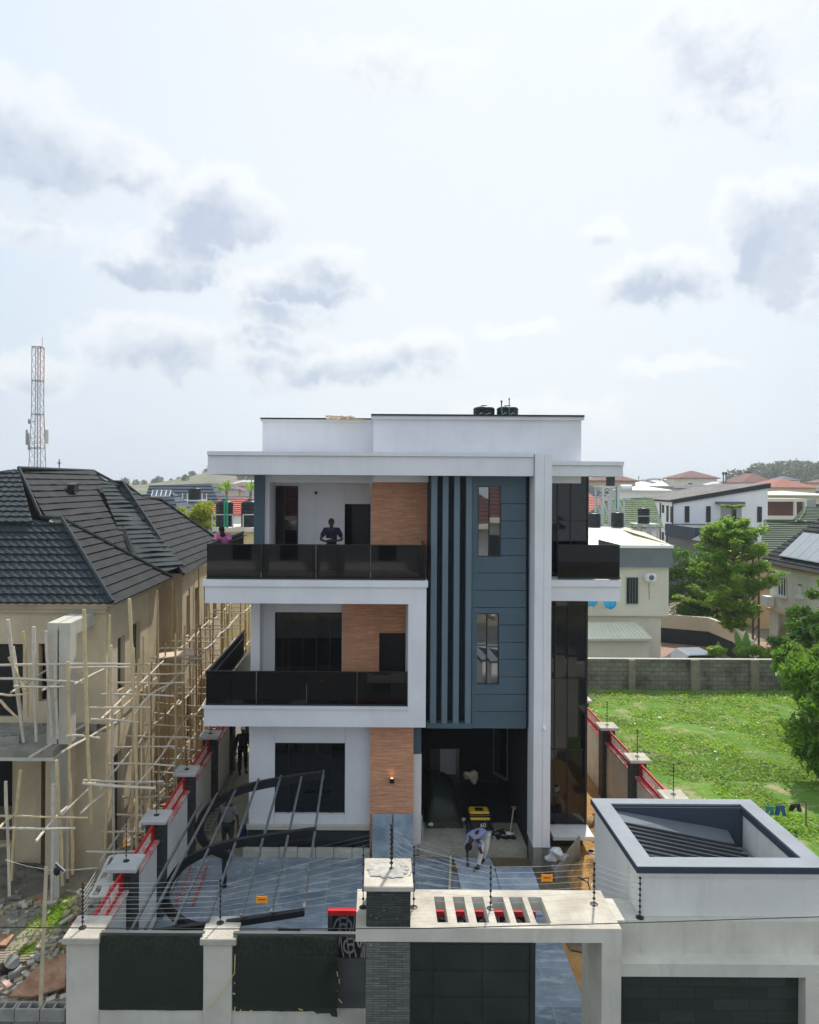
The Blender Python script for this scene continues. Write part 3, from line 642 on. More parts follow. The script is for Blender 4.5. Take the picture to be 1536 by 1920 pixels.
def tarpmat(name, tr):
    m, p, o = newmat(name); p.inputs['Base Color'].default_value = (.042, .055, .042, 1); p.inputs['Roughness'].default_value = .38; p.inputs['Specular IOR Level'].default_value = .6
    bump(p, noi(1, 6, .6, coord('pos', (9, 9, 3))), .5, .05)
    t = N('ShaderNodeBsdfTransparent'); t.inputs[0].default_value = (.62, .68, .6, 1)
    x = N('ShaderNodeMixShader'); x.inputs[0].default_value = tr; nt.links.new(p.outputs[0], x.inputs[1]); nt.links.new(t.outputs[0], x.inputs[2]); nt.links.new(x.outputs[0], o.inputs[0]); return m
TARP = tarpmat('black_nylon', .5)
from mathutils import noise as mnoise
def cloth(name, fn, nu, nv, mt, label, cat, group=None, thick=.004):
    b = MB(); vs = [fn(i/nu, j/nv) for j in range(nv+1) for i in range(nu+1)]
    b.add(vs, [(j*(nu+1)+i, j*(nu+1)+i+1, (j+1)*(nu+1)+i+1, (j+1)*(nu+1)+i) for j in range(nv) for i in range(nu)])
    o = solo(b, name, mt, label, cat, group, True); md = o.modifiers.new('thickness', 'SOLIDIFY'); md.thickness = thick; return o
for a_, b2, lb, sd in ((posts[0][1]+.01, posts[1][0]-.01, 'smooth black nylon sheet over the left fence panel beside the corner post', 0), (posts[1][1]+.02, P(634, 1800, FD).x, 'wrinkled black nylon sheet with a folded right edge on the fence', 4)):
    def fn(u, v, a_=a_, b2=b2, sd=sd):
        amp = .012+(.05 if sd and u > .78 else 0)
        wz = mnoise.noise(Vector((u*5+sd, v*3, sd)))
        return (a_+(b2-a_)*u+(.05*mnoise.noise(Vector((v*3, 7, sd))) if u > .95 and sd else 0), FD-.03-amp*(1+wz)-.015*abs(math.sin(u*14+wz*4))*(1 if sd else .3), fzb+.02+(fzt+.02-fzb)*v-(.06 if sd and v == 0 and u > .93 else 0))
    cloth('nylon_sheet', fn, 40, 24, TARP, lb, 'plastic sheet', 'sheets over the fence panels')
TAPE = mat('yellow_twine', (.62, .60, .22), .7, .1, 5)
m = MB()
for px, y in ((632, 1822), (636, 1836), (633, 1857), (635, 1873), (634, 1893), (560, 1892), (440, 1845), (441, 1864), (441, 1888), (452, 1893), (470, 1894)):
    p = P(px, y, FD-.1); m.bar(p, p+Vector((R.uniform(-.05, .08), 0, R.uniform(-.09, .03))), .012, .014)
solo(m, 'twine_ties', TAPE, 'yellow twine ties along the edge of the wrinkled black sheet', 'twine', kind='stuff')
m = MB(); m.tube([P(441, 1790, FD-.08), P(440, 1825, FD-.09), P(420, 1855, FD-.12), P(400, 1880, FD-.12), P(386, 1895, FD-.1)], .008, 6)
solo(m, 'twine', TAPE, 'long slack yellow twine hanging across the fence post', 'twine')
for px, y, D, lb in ((154, 1793, FD-.056, 'small black bracket hole on the corner fence post'), (409, 1785, FD-.056, 'small black fixing on the fence post between the panels')):
    pass
# ---------------------------------------------------------------- side fences
def side_fence(X, ys, sgn, label, cap=2.42, wt=1.92, first=True):
    t = thing('side_fence', (X, ys[0], 0), label, 'fence'); ww = .075
    for i, y in enumerate(ys):
        if i or first:
            m = MB(); m.box(X-.21, X+.21, y-.21, y+.21, -.1, cap-.1); p_ = m.build('stone_post', STONE, t)
            m = MB(); m.box(X-.32, X+.32, y-.33, y+.33, cap-.1, cap); m.build('post_cap', CONCT if sgn > 0 else mat('left_cap', (.46, .46, .45), .9, .1, 3, bmp=.3), p_, bevel=.02)
        if i < len(ys)-1:
            y0, y1 = y+(.21 if (i or first) else .1), ys[i+1]-.21
            m = MB(); m.box(X-ww, X+ww, y0, y1, -.1, wt-.06); w = m.build('wall', WHITE2 if sgn < 0 else CONC, t)
            m = MB(); m.box(X-ww-.06, X+ww+.06, y0, y1, wt-.06, wt); m.build('coping', CAPM, w)
            z0_, z1_ = wt+.02, cap-.1
            m = MB(); m.box(X-.02, X+.02, y0, y1, z1_-.06, z1_); m.box(X-.02, X+.02, y0, y1, z0_-.02, z0_+.05); m.box(X-.02, X+.02, y0, y0+.25, z0_+.05, z1_-.06); m.box(X-.02, X+.02, y1-.25, y1, z0_+.05, z1_-.06)
            gl = m.build('red_grille', RED, t)
            m = MB(); scroll(m, y0+.25, y1-.25, z0_+.05, z1_-.06, X, .02, i+3, 'y'); m.build('grille_scrolls', mat('pale_scroll', (.75, .55, .5), .6, .1, 5), gl)
    return t
m_, p, o = newmat('coping_red_overspray')
CAPM = m_; cc = mixc(smooth(noi(2.5, 6), .35, .6), (.55, .50, .45), (.62, .12, .12)); nt.links.new(cc, p.inputs['Base Color']); p.inputs['Roughness'].default_value = .85
LY = [13.6, 15.9, 18.1, 21.0, 24.0, 27.0, 30.2, 33.5]
side_fence(-5.27, LY, -1, 'left boundary fence with stone posts and bright red grille panels beside the scaffolding', first=False)
RY = [16.6, 19.5, 22.2, 25.1, 28.2, 31.4, 34.5]
side_fence(7.82, RY, 1, 'right boundary fence with stone posts and dark red grille panels beside the lawn')
# ---------------------------------------------------------------- gatehouse
gh = thing('gatehouse', (6, 12.5, 0), 'plastered gatehouse with a grey metal edged sunken roof', 'gatehouse')
zT = 4.10; YF = 12.5; YB = 15.2; x0 = 4.42; x1 = 7.66
zB = P(1250, 1722, YF).z
hp = lambda mb, name, mt, label=None, **k: tag(mb.build(name, mt, gh, **k), label)
t_ = .32
zR = zT-.25
m = MB(); m.box(x0+.06, x1-.06, YF+.06, YF+.3, zB, zT-.06); m.box(x0+.06, x0+.3, YF+.3, YB-.06, -.2, zT-.06); m.box(x1-.3, x1-.06, YF+.3, YB-.06, -.2, zT-.06); m.box(x0+.3, x1-.3, YB-.3, YB-.06, -.2, zT-.06)
hp(m, 'upper_wall', WHITE2)
m = MB()
for a_ in ((x0, x1, YF, YF+t_), (x0, x1, YB-t_+.08, YB), (x0, x0+t_, YF+t_, YB-t_+.08), (x1-t_, x1, YF+t_, YB-t_+.08)): m.box(*a_, zT-.02, zT+.01)
cpn = hp(m, 'roof_edge', SILVER)
m = MB(); e = .012
m.box(x0-e, x1+e, YF-e, YF, zT-.10, zT+.006); m.box(x0-e, x0, YF, YB, zT-.10, zT+.006); m.box(x0+t_, x1-t_, YB-t_+.08, YB-t_+.092, zT-.12, zT-.021); m.box(x1-t_-.012, x1-t_, YF+t_, YB-t_+.07, zT-.16, zT-.021)
m.build('edge_trim', ROOFSL, cpn)
m = MB(); m.box(x0+.04, x1-.04, YF+.02, YF+.06, zT-.17, zT-.06); hp(m, 'top_band', WHITE2)
rs = MB(); zl = zT-.10; zr_ = zT-.60
def rz(x, y): return zl+(zr_-zl)*(x-x0-.3)/(x1-x0-.6)-.12*(y-YF)/(YB-YF)
X0, X1, Y0, Y1 = x0+.3, x1-.60, YF+.3, YB-.22
rs.add([(X0, Y0, rz(X0, Y0)), (X1, Y0, rz(X1, Y0)), (X1, Y1, rz(X1, Y1)), (X0, Y1, rz(X0, Y1))], [(0, 1, 2, 3)])
rs.add([(X1, Y0, rz(X1, Y0)-.10), (x1-.28, Y0, zr_-.12), (x1-.28, Y1, zr_-.22), (X1, Y1, rz(X1, Y1)-.10)], [(0, 1, 2, 3)])
ro = hp(rs, 'metal_roof', mat('grey_roof_sheet', (.22, .245, .275), .45, .1, 2))
rb = MB(); k = 0; y = Y0+.06
while y < Y1-.42:
    rb.bar((X0+.05, y, rz(X0, y)+.03), (X1, y, rz(X1, y)+.03), .035, .05, mi=0); y += .205
rb.build('roof_ribs', mat('dark_rib', (.035, .042, .05), .4, .1, 2), ro)
m = MB(); m.add([(X0, Y1-.45, rz(X0, Y1)+.02), (X1, Y1-.45, rz(X1, Y1)+.02), (X1, Y1, rz(X1, Y1)+.22), (X0, Y1, rz(X0, Y1)+.16)], [(0, 1, 2, 3)]); m.build('back_flashing', mat('shaded_flashing', (.13, .15, .17), .45, .1, 2), ro); m = MB(); m.box(X0, x1-.31, YB-.32, YB-.305, zT-1.2, zT-.03); m.build('back_lining', ROOFSL, ro)
zS = P(1300, 1808, 12.15).z; zS0 = P(1300, 1832, 12.15).z; xr_ = P(1511, 1870, 12.15).x
m = MB(); m.box(gx1+.002, 8.6, 12.44, 12.9, zS, zB-.004); m.box(gx1+.002, x0+.059, 12.9, 13.1, 2.0, zB-.004); hp(m, 'lower_wall', CONC)
m = MB(); m.box(gx1+.002, 8.6, 12.15, 12.6, zS0, zS); hp(m, 'sill_beam', CONC)
m = MB(); m.box(xr_, 8.6, 12.15, 12.75, -.2, zS0); hp(m, 'right_pier', CONC)
m = MB(); m.box(gx1+.002, xr_, 12.36, 12.5, -.2, zS0); hp(m, 'stone_infill', brick('dark_infill_stone', (.022, .03, .026), (.04, .05, .042), (.012, .015, .014), .6, .2, .006, .6, .5, spec=.4), 'dark stone infill below the gatehouse beam')
m = MB(); m.tube([P(1186, 1697, 12.95), P(1192, 1706, 12.9), P(1198, 1712, 12.85)], .018, 6); solo(m, 'yellow_hose', YELLOW, 'short piece of yellow hose in the gatehouse corner', 'hose')
# ---------------------------------------------------------------- electric fence
def epole(c, h, n, label, r=.014, group='insulator poles of the electric fence', lean=0):
    t = thing('electric_fence_pole', c, label, 'fence pole', group); c = Vector(c); top = c+Vector((lean, 0, h))
    m = MB(); m.tube([c, top], r*.6, 6); m.lathe(c, [(.07, 0), (.07, .012), (.02, .02)], 8); m.build('pole', BLACKM, t)
    for i in range(n):
        m = MB(); p = c.lerp(top, .14+.84*i/(n-1) if n > 1 else 1)
        m.lathe(p-Vector((0, 0, .018)), [(r*.8, 0), (r*1.6, .01), (r*1.6, .03), (r*.8, .04)], 7); m.build('insulator', BLACKM, t)
    return [c.lerp(top, .14+.84*i/(n-1)) for i in range(n)]
def onz(px, y, z): return G(px, y, z)
WIREM = mat('fence_wire', (.34, .35, .36), .4, .1, 5, metal=.5)
e1 = epole(onz(155, 1740, fzc), .82, 10, 'insulator pole on the street corner post of the left fence', .016)
e2 = epole(onz(413, 1731, fzc), .80, 8, 'insulator pole on the cap between the two fence panels')
e3 = epole(onz(681, 1702, zb1), 1.05, 7, 'insulator pole against the left face of the stone pillar')
e4 = epole(onz(776, 1702, zb1), 1.05, 7, 'insulator pole against the right face of the stone pillar')
e5 = epole(onz(734, 1630, zc1), .76, 9, 'tall double insulator pole on the stone gate pillar cap', .02)
e6 = epole(onz(920, 1704, zb1), .72, 7, 'insulator pole in the middle of the slotted gate canopy')
e7 = epole(onz(1114, 1696, zb1), .72, 7, 'insulator pole near the right end of the gate canopy', .016)
e8 = epole(onz(1200, 1721, zB), .68, 7, 'insulator pole at the left corner of the gatehouse')
m = MB()
def wires(A, B, r=.0035, sag=.02):
    for a_, b2 in zip(A, B):
        mid = (a_+b2)/2-Vector((0, 0, sag)); m.tube([a_, mid, b2], r*.75, 3, cap=False)
wires(e1, [e2[int(i*.8)] for i in range(10)]); wires(e2[:7], e3); wires(e4, e6); wires(e6, e7); wires(e7, e8)
lz = []
PL = {15.9: (242, 1610), 18.1: (298, 1535), 21.0: (358, 1440), 24.0: (405, 1372)}
eL = [epole((-5.27, y, 2.42), .85, 8, 'insulator pole on the %s stone post of the left fence from the street' % o_, .011) for y, o_ in zip(LY[1:5], ('first', 'second', 'third', 'fourth'))]
wires(e1, eL[0]); [wires(eL[i], eL[i+1]) for i in range(3)]
eR = [epole((7.82, y, 2.42), .80, 8, 'insulator pole on the right fence, %s' % o_, .013) for y, o_ in zip(RY[1:4], ('on the cap nearest the gatehouse', 'on the second cap from the gatehouse', 'on the third cap, nearest the glass corner'))]
[wires(eR[i], eR[i+1]) for i in range(2)]
wires(e5[:7], [P(860+i*4, 1610+i*6, 13.4) for i in range(7)]) if False else None
# fan of wires from the cap pole to the side fences' far ends
wires(e5, [e4[min(i, 6)]+Vector((0, 0, .0)) for i in range(9)])
for i in range(7):
    m.tube([e5[i+1], Vector((2.9, 14.9, 2.1+i*.09))], .002, 3, cap=False); m.tube([e5[i+1], Vector((-2.6, 15.4, 2.1+i*.09))], .002, 3, cap=False)
solo(m, 'electric_fence_wires', WIREM, 'thin parallel electric fence wires strung between the poles on the fences and gate', 'fence wires', kind='stuff')
m = MB(); cps = [P(-30, 1738.5, 11.2), P(400, 1742, 11.2), P(800, 1741, 11.2), P(1100, 1733, 11.2), P(1570, 1718, 11.2)]; m.tube(cps, .007, 6)
solo(m, 'utility_cable', BLACKM, 'single black utility cable crossing above the gate and fence', 'cable')
def wtag(c, w, h, label, yaw=0):
    t = thing('warning_tag', c, label, 'warning tag', 'orange tags on the electric fence wires'); c = Vector(c); ux = Vector((math.cos(yaw), math.sin(yaw), 0)); uy = Vector((-math.sin(yaw), math.cos(yaw), 0))
    m = MB(); pp = [(-1, -.8), (-.85, -1), (-.6, -.85), (.6, -.85), (.85, -1), (1, -.8), (1, .8), (.85, 1), (.6, .8), (-.6, .8), (-.85, 1), (-1, .8)]
    m.prism([c+ux*(a_*w/2)+Vector((0, 0, b2*h/2)) for a_, b2 in pp], uy*.008); m.build('plate', ORANGE, t)
    m = MB(); 
    for i in range(7): m.obox(c+ux*(w*(-.26+i*.085))-uy*.004+Vector((0, 0, h*.02)), ux, uy, (0, 0, 1), w*.03, .002, h*.07)
    m.build('print', TAGRED, t)
wtag(P(491, 1687, 13.2), .20, .135, 'orange warning tag hanging over the middle of the paving, left of the stone pillar')
wtag(P(1026, 1646.5, 12.65), .19, .135, 'orange warning tag above the gate canopy, right of the middle pole')
wtag(P(235, 1581, 16.3), .10, .16, 'orange warning tag beside the second left fence cap from the street', .9)
wtag(P(352, 1429, 22.0), .10, .16, 'orange warning tag far along the left fence near the scaffolding', .9)
# ---------------------------------------------------------------- curved steel canopy frame
cf = thing('curved_canopy_frame', (-3, 16.6, 0), 'black curved steel carport frame with long slanting grey tubes', 'canopy frame')
def arch(pts, D, w, dep, name='curved_rib'):
    pp = [P(a_, b2, D) for a_, b2 in pts]; sm = []
    for i in range(len(pp)-1):
        p0, p1, p2, p3 = pp[max(i-1, 0)], pp[i], pp[i+1], pp[min(i+2, len(pp)-1)]
        for s in range(4):
            t = s/4; sm.append(.5*((2*p1)+(p2-p0)*t+(2*p0-5*p1+4*p2-p3)*t*t+(3*p1-p0-3*p2+p3)*t**3))
    sm.append(pp[-1]); b = MB(); vs = []; fs = []
    for i, p in enumerate(sm):
        d = (sm[min(i+1, len(sm)-1)]-sm[max(i-1, 0)]).normalized(); nrm = Vector((-d.z, 0, d.x))
        vs += [p+nrm*w/2, p-nrm*w/2, p-nrm*w/2+Vector((0, dep, 0)), p+nrm*w/2+Vector((0, dep, 0))]
    for i in range(len(sm)-1):
        for k in range(4): fs.append((i*4+k, i*4+(k+1) % 4, i*4+4+(k+1) % 4, i*4+4+k))
    fs += [(0, 1, 2, 3), tuple(len(vs)-4+k for k in (3, 2, 1, 0))]; b.add(vs, fs); return b.build(name, BLACKM, cf)
arch([(607, 1455), (560, 1461), (500, 1471), (450, 1483), (415, 1500), (388, 1521), (374, 1546), (377, 1573), (396, 1593), (420, 1604), (433, 1609)], 19.3, .20, .12)
arch([(592, 1562), (545, 1568), (480, 1577), (420, 1588), (375, 1604), (340, 1626), (318, 1655), (308, 1685), (318, 1712), (345, 1734), (380, 1744)], 16.4, .17, .12)
arch([(570, 1713), (520, 1721), (460, 1730), (390, 1739), (330, 1746), (270, 1760), (240, 1790), (228, 1830)], 13.75, .11, .10)
tb = [((607, 1446), (570, 1708)), ((567, 1452), (508, 1716)), ((527, 1456), (452, 1724)), ((485, 1462), (389, 1733)), ((445, 1476), (325, 1742)), ((407, 1490), (272, 1748)), ((376, 1507), (243, 1755))]
for (a_, b_2), (c_, d_) in tb:
    m = MB(); m.bar(P(a_, b_2, 19.5)+Vector((0, 0, .02)), P(c_, d_, 13.72)+Vector((0, 0, .05)), .048, .048); m.build('cross_tube', STEEL, cf)
# post of the frame
m = MB(); p = P(330, 1752, 13.8); m.box(p.x-.05, p.x+.05, 13.75, 13.85, 0, p.z); m.build('post', BLACKM, cf); m = MB(); p = P(420, 1604, 19.3); m.box(p.x-.05, p.x+.05, 19.32, 19.42, 0, p.z); m.build('post', BLACKM, cf)
# ---------------------------------------------------------------- unfinished house on the left
lh = thing('unfinished_house', (-10, 20, 0), 'beige unfinished two storey house with a charcoal tiled hip roof behind bamboo scaffolding', 'house')
lp = lambda mb, name, mt, label=None, parent=lh, **k: tag(mb.build(name, mt, parent, **k), label)
def clipx(poly, v):
    xs = []
    n = len(poly)
    for i in range(n):
        (u0, v0), (u1, v1) = poly[i], poly[(i+1) % n]
        if (v0-v)*(v1-v) <= 0 and abs(v1-v0) > 1e-9: xs.append(u0+(u1-u0)*(v-v0)/(v1-v0))
    return (min(xs), max(xs)) if len(xs) > 1 else None
def roof_rows(mb, pts, row=.36, step=.05, wave=0.0, wl=.22, du=None, jit=0, seed=0):
    pts = [Vector(p) for p in pts]; nrm = Vector((0, 0, 0))
    for i in range(len(pts)): nrm += pts[i].cross(pts[(i+1) % len(pts)])
    nrm.normalize()
    if nrm.z < 0: nrm = -nrm
    u = Vector((0, 0, 1)).cross(nrm).normalized(); v = nrm.cross(u)
    if v.z < 0: v = -v
    o = pts[0]; q = [((p-o).dot(u), (p-o).dot(v)) for p in pts]; lo = min(b for a, b in q); hi = max(b for a, b in q)
    n = max(1, round((hi-lo)/row)); row = (hi-lo)/n; rr = random.Random(seed)
    for i in range(n):
        va, vb = lo+row*i, lo+row*(i+1); ca = clipx(q, va+1e-5); cb = clipx(q, vb-1e-5)
        if not ca or not cb: continue
        k = max(1, int((ca[1]-ca[0])/(du or (wl/4 if wave else 99)))); vs = []
        for s in range(k+1):
            t = s/k; ua = ca[0]+(ca[1]-ca[0])*t; ub = cb[0]+(cb[1]-cb[0])*t
            w = wave*math.sin(ua*2*math.pi/wl)+jit*(mnoise.noise(Vector((ua*1.5, i*.7, seed))))
            wb = wave*math.sin(ub*2*math.pi/wl)
            A = o+u*ua+v*va+nrm*(step+w); B = o+u*ub+v*vb+nrm*(wb*1+.0); C = o+u*ua+v*(va-0.0)+nrm*(w-.03)
            vs += [C, A, B]
        mb.add(vs, [f for s in range(k) for f in ((3*s, 3*s+3, 3*s+4, 3*s+1), (3*s+1, 3*s+4, 3*s+5, 3*s+2))])
ze = 7.30
E1 = Vector((-6.9, 19.6, ze)); J1 = P(115, 974, 21.95); J0 = P(77, 972, 22.95); E2 = P(322, 1084, 25.1); A1 = P(35, 880, 24.65); A2 = P(175, 885, 31.2)
m = MB(); roof_rows(m, [Vector((-18, 19.6, ze)), E1, J1, J0+Vector((0, -.9, 0)), Vector((-18, J1.y, J1.z))], .29, .045, .018, .24, .045); 
roof_rows(m, [Vector((-15.6, J0.y-1.2, J0.z-.06)), J0+Vector((.3, -1.2, -.06)), A1, A1+Vector((-.3, 0, 0))], .29, .045, .018, .24, .045); lp(m, 'front_roof_slope', ROOFG)
m = MB(); roof_rows(m, [E1+Vector((.03, 0, -.03)), Vector((-6.87, E2.y, ze-.03)), J1], .30, .04, 0, .2, .6); roof_rows(m, [Vector((-7.6, 23.4, 7.2)), Vector((-7.6, 28.6, 7.2)), A2, A1, J0], .30, .04, .0, .2, .25, .03, 4); lp(m, 'side_roof_slope', ROOFC)
C2 = P(344, 1079, 26.1); P2 = P(230, 906, 29.6); V0 = Vector((-7.7, 26.3, 7.3)); Q1 = P(207, 905, 30.2)
m = MB(); roof_rows(m, [V0, C2, P2, Q1], .3, .04, 0, .2, .2, .06, 9); roof_rows(m, [V0+Vector((-.3, -1.3, .1)), V0+Vector((.5, -.6, 0)), C2+Vector((-.05, .2, .05)), P2+Vector((-.3, .1, -.02)), Q1+Vector((-.3, -.6, -.1))], .3, .04, 0, .2, .2, .07, 11); lp(m, 'valley_slope', ROOFG)
R1 = P(268, 935, 30.4); R2 = P(300, 937, 32.2); E3 = Vector((-6.76, 35.2, ze))
m = MB(); roof_rows(m, [C2, E3, R2, R1, P2], .31, .04, 0, .2, .7); lp(m, 'side_roof_slope', ROOFC)
m = MB(); roof_rows(m, [E3, E3+Vector((-6, 0, 0)), R2+Vector((-.1, 0, 0)), R2], .4, .05); m.add([P2, R1, R1+Vector((-2, 0, -.2)), P2+Vector((-2, 3, 0))], [(0, 1, 2, 3)])
m.add([A1, A2, A2+Vector((-4, 2, -3.6)), A1+Vector((-4, -3, -3.6))], [(0, 1, 2, 3)]); m.add([A2, A2+Vector((-4, 3, -3.6)), Vector((-7.6, 35, 7.2)), Q1], [(0, 1, 2, 3)]); m.add([A2, Q1, V0+Vector((-.2, 1, 0)), V0+Vector((-.2, -1.5, .3))], [(0, 1, 2, 3)]); lp(m, 'back_roof_slope', ROOFC)
m = MB()
for a_, b2 in ((E1, J1), (J1, J0), (J0, A1), (A1, A2), (J1, E2), (C2, P2), (P2, Q1), (A2, Q1+Vector((0, .3, .0))), (P2, R1), (R1, R2), (R2, E3)): m.tube([a_+Vector((0, 0, .05)), b2+Vector((0, 0, .05))], .06, 7)
lp(m, 'ridge_caps', ROOFG)
c = P(136, 910, 26.6); m = MB(); m.box(c.x-.12, c.x+.12, c.y-.15, c.y+.25, c.z-.25, c.z+.02); m.prism([(c.x-.16, c.y-.2, c.z), (c.x+.16, c.y-.2, c.z), (c.x+.16, c.y+.3, c.z+.08), (c.x-.16, c.y+.3, c.z+.08)], (0, 0, .03)); lp(m, 'roof_vent', BLACKM)
q = P(111, 880, 28); m = MB(); m.tube([P(111, 886, 28), P(111, 861, 28)], .02, 5); m.tube([P(108, 867, 28), P(111, 871, 28), P(114, 867, 28)], .015, 5); lp(m, 'lightning_rod', BLACKM)
# walls with cut openings on the side wall
def cutwall(axis, c0, c1, a0, a1, z0, z1, holes, mt, name='wall'):
    # axis 'x': wall in the plane y=c0..c1 along x; 'y': plane x=c0..c1 along y ; holes (a0,a1,z0,z1)
    m = MB(); As = sorted({a0, a1, *[h[0] for h in holes], *[h[1] for h in holes]}); Zs = sorted({z0, z1, *[h[2] for h in holes], *[h[3] for h in holes]})
    As = [a_ for a_ in As if a0 <= a_ <= a1]; Zs = [z for z in Zs if z0 <= z <= z1]
    for i in range(len(As)-1):
        j = 0
        while j < len(Zs)-1:
            ac = (As[i]+As[i+1])/2
            isw = lambda j: not any(h[0] < ac < h[1] and h[2] < (Zs[j]+Zs[j+1])/2 < h[3] for h in holes)
            if not isw(j): j += 1; continue
            k = j
            while k+1 < len(Zs)-1 and isw(k+1): k += 1
            if axis == 'x': m.box(As[i], As[i+1], c0, c1, Zs[j], Zs[k+1])
            else: m.box(c0, c1, As[i], As[i+1], Zs[j], Zs[k+1])
            j = k+1
    return lp(m, name, mt)
XW = -7.2; YW = 20.0; zfl = 4.0
def rx(px): return P(px, 1250, YW).x
zz = lambda y: P(100, y, YW).z
cutwall('x', YW, YW+.25, -20, XW, zfl, 7.0, [(rx(-20), rx(43), zz(1345), zz(1208)), (rx(72), rx(88), zz(1316), zz(1207))], CREAMB)
sideh = [(20.9, 21.5, 4.6, 6.1), (22.2, 22.9, 4.6, 6.25), (20.6, 21.3, .1, 2.9), (22.4, 23.0, .9, 2.6)]
cutwall('y', XW-.25, XW, YW+.251, 24.6, 0, 7.05, sideh, CREAMB)
m = MB(); m.box(-8.3, XW-.25, 24.35, 24.6, 0, 7.2); lp(m, 'wall', CREAMB)
cutwall('y', -8.3, -8.1, 24.6, 26.9, 0, 7.2, [(25.0, 25.6, 4.7, 6.3)], CREAMB)
h2 = [(27.5, 28.0, 4.8, 6.3), (28.8, 29.5, 4.5, 6.4), (30.3, 31.0, 4.5, 6.4), (32.0, 32.7, 4.6, 6.3), (27.6, 28.3, .8, 2.6), (29.6, 30.6, .8, 2.6), (31.8, 32.8, .8, 2.6), (33.8, 34.4, 4.6, 6.3)]
cutwall('y', -7.15, -6.95, 26.9, 35, 0, 7.2, h2, CREAMB)
m = MB(); m.box(-8.1, -7.151, 26.9, 27.1, 0, 7.2); lp(m, 'wall', CREAMB); m = MB(); m.box(-16, -7.2, 34.8, 35, 0, 7.2); lp(m, 'wall', CREAMB)
gfh = [(rx(-60), rx(23), -.1, 3.0), (rx(68), rx(80), .0, 3.0)]
cutwall('x', 21.2, 21.4, -20, XW-.26, 0, 3.9, [(-20, P(23, 1500, 21.2).x, .2, 3.2), (P(66, 1500, 21.2).x, P(84, 1500, 21.2).x, .2, 3.2), (P(133, 1500, 21.2).x, P(150, 1500, 21.2).x, .2, 3.2)], CREAMB)
m = MB(); m.box(-20, XW-.3, 24, 24.1, 0, 7); lp(m, 'dark_room', DARKIN); m = MB(); m.box(-9.2, -8.4, 24.7, 34, 0, 7); lp(m, 'dark_room', DARKIN)
m = MB(); m.box(-20, XW+.02, YW-.12, YW, 7.0, 7.12); m.box(-20, XW+.1, YW-.22, YW, 7.12, 7.24); m.box(XW, XW+.1, YW, 24.7, 7.05, 7.2); m.box(-6.95, -6.85, 26.8, 35, 7.1, 7.25); m.prism([(-20, 19.65, ze-.06), (E1.x-.05, 19.65, ze-.06), (-7.1, YW, ze-.06), (-20, YW, ze-.06)], (0, 0, .04)); lp(m, 'eave_moulding', CREAML)
m = MB(); m.box(XW, XW+.04, YW-.02, 24.6, 3.85, 4.08); lp(m, 'floor_band', CREAMB)
def lwin(y0, y1, z0, z1, x, lab=None):
    m = MB(); m.box(x-.12, x-.08, y0, y1, z0, z0+.04); m.box(x-.12, x-.08, y0, y1, z1-.04, z1); m.box(x-.12, x-.08, (y0+y1)/2-.02, (y0+y1)/2+.02, z0, z1)
    w = lp(m, 'window', BLACKM, lab); m = MB(); m.box(x-.13, x-.125, y0, y1, z0, z1); m.build('pane', GLASSD, w)
GLASSD = glass('dull_dark_glass', (.3, .3, .3), 0, rough=.25, base=(.012, .013, .012))
for h_ in sideh: lwin(*h_, XW)
for h_ in h2: lwin(*h_, -6.95)
lwin(25.0, 25.6, 4.7, 6.3, -8.1)
m = MB(); a_, b2 = rx(-20), rx(43); m.box(a_, b2, YW+.12, YW+.14, zz(1345), zz(1208)); w = lp(m, 'window', GLASSD)
m = MB()
for y in (1212, 1247, 1262, 1280, 1343): m.box(a_, b2, YW+.08, YW+.12, zz(y)-.015, zz(y)+.015)
m.box(b2-.04, b2, YW+.08, YW+.12, zz(1345), zz(1208)); m.build('frame', BLACKM, w)
# porch slab, columns, frames
sf = 17.95; sxr = -7.72
m = MB(); m.box(-20, sxr, sf, YW-.001, 3.85, 4.03); m.box(-20, XW-.25, YW+.0, 21.2, 3.7, 4.0); lp(m, 'porch_slab', CONCG, 'rough concrete porch slab', bevel=.0)
m = MB(); m.box(-20, sxr+.03, sf-.03, YW, 3.78, 3.85); lp(m, 'slab_edge', POSTW)
for a_, b2, D in ((28, 77, 20.4), (85, 130, 19.6), (140, 200, 20.0)):
    m = MB(); m.box(P(a_, 1500, D).x, P(b2, 1500, D).x, D, D+.45, -.1, 3.78); lp(m, 'porch_column', CREAMB)
m = MB(); m.box(P(95, 1500, 18.6).x, P(112, 1500, 18.6).x, 18.6, 19.0, 0, 3.78); lp(m, 'porch_column', POSTW)
for a_, b2 in ((88, 107), (110, 131)):
    D = 18.35; xa, xb = P(a_, 1270, D).x, P(b2, 1270, D).x; zt2 = P(100, 1168, D).z
    m = MB(); m.box(xa, xb, D, D+.4, 4.03, zt2); m.box(xa, xb, D+.4, YW, zt2-.35, zt2); lp(m, 'concrete_frame', POSTW, bevel=.01)
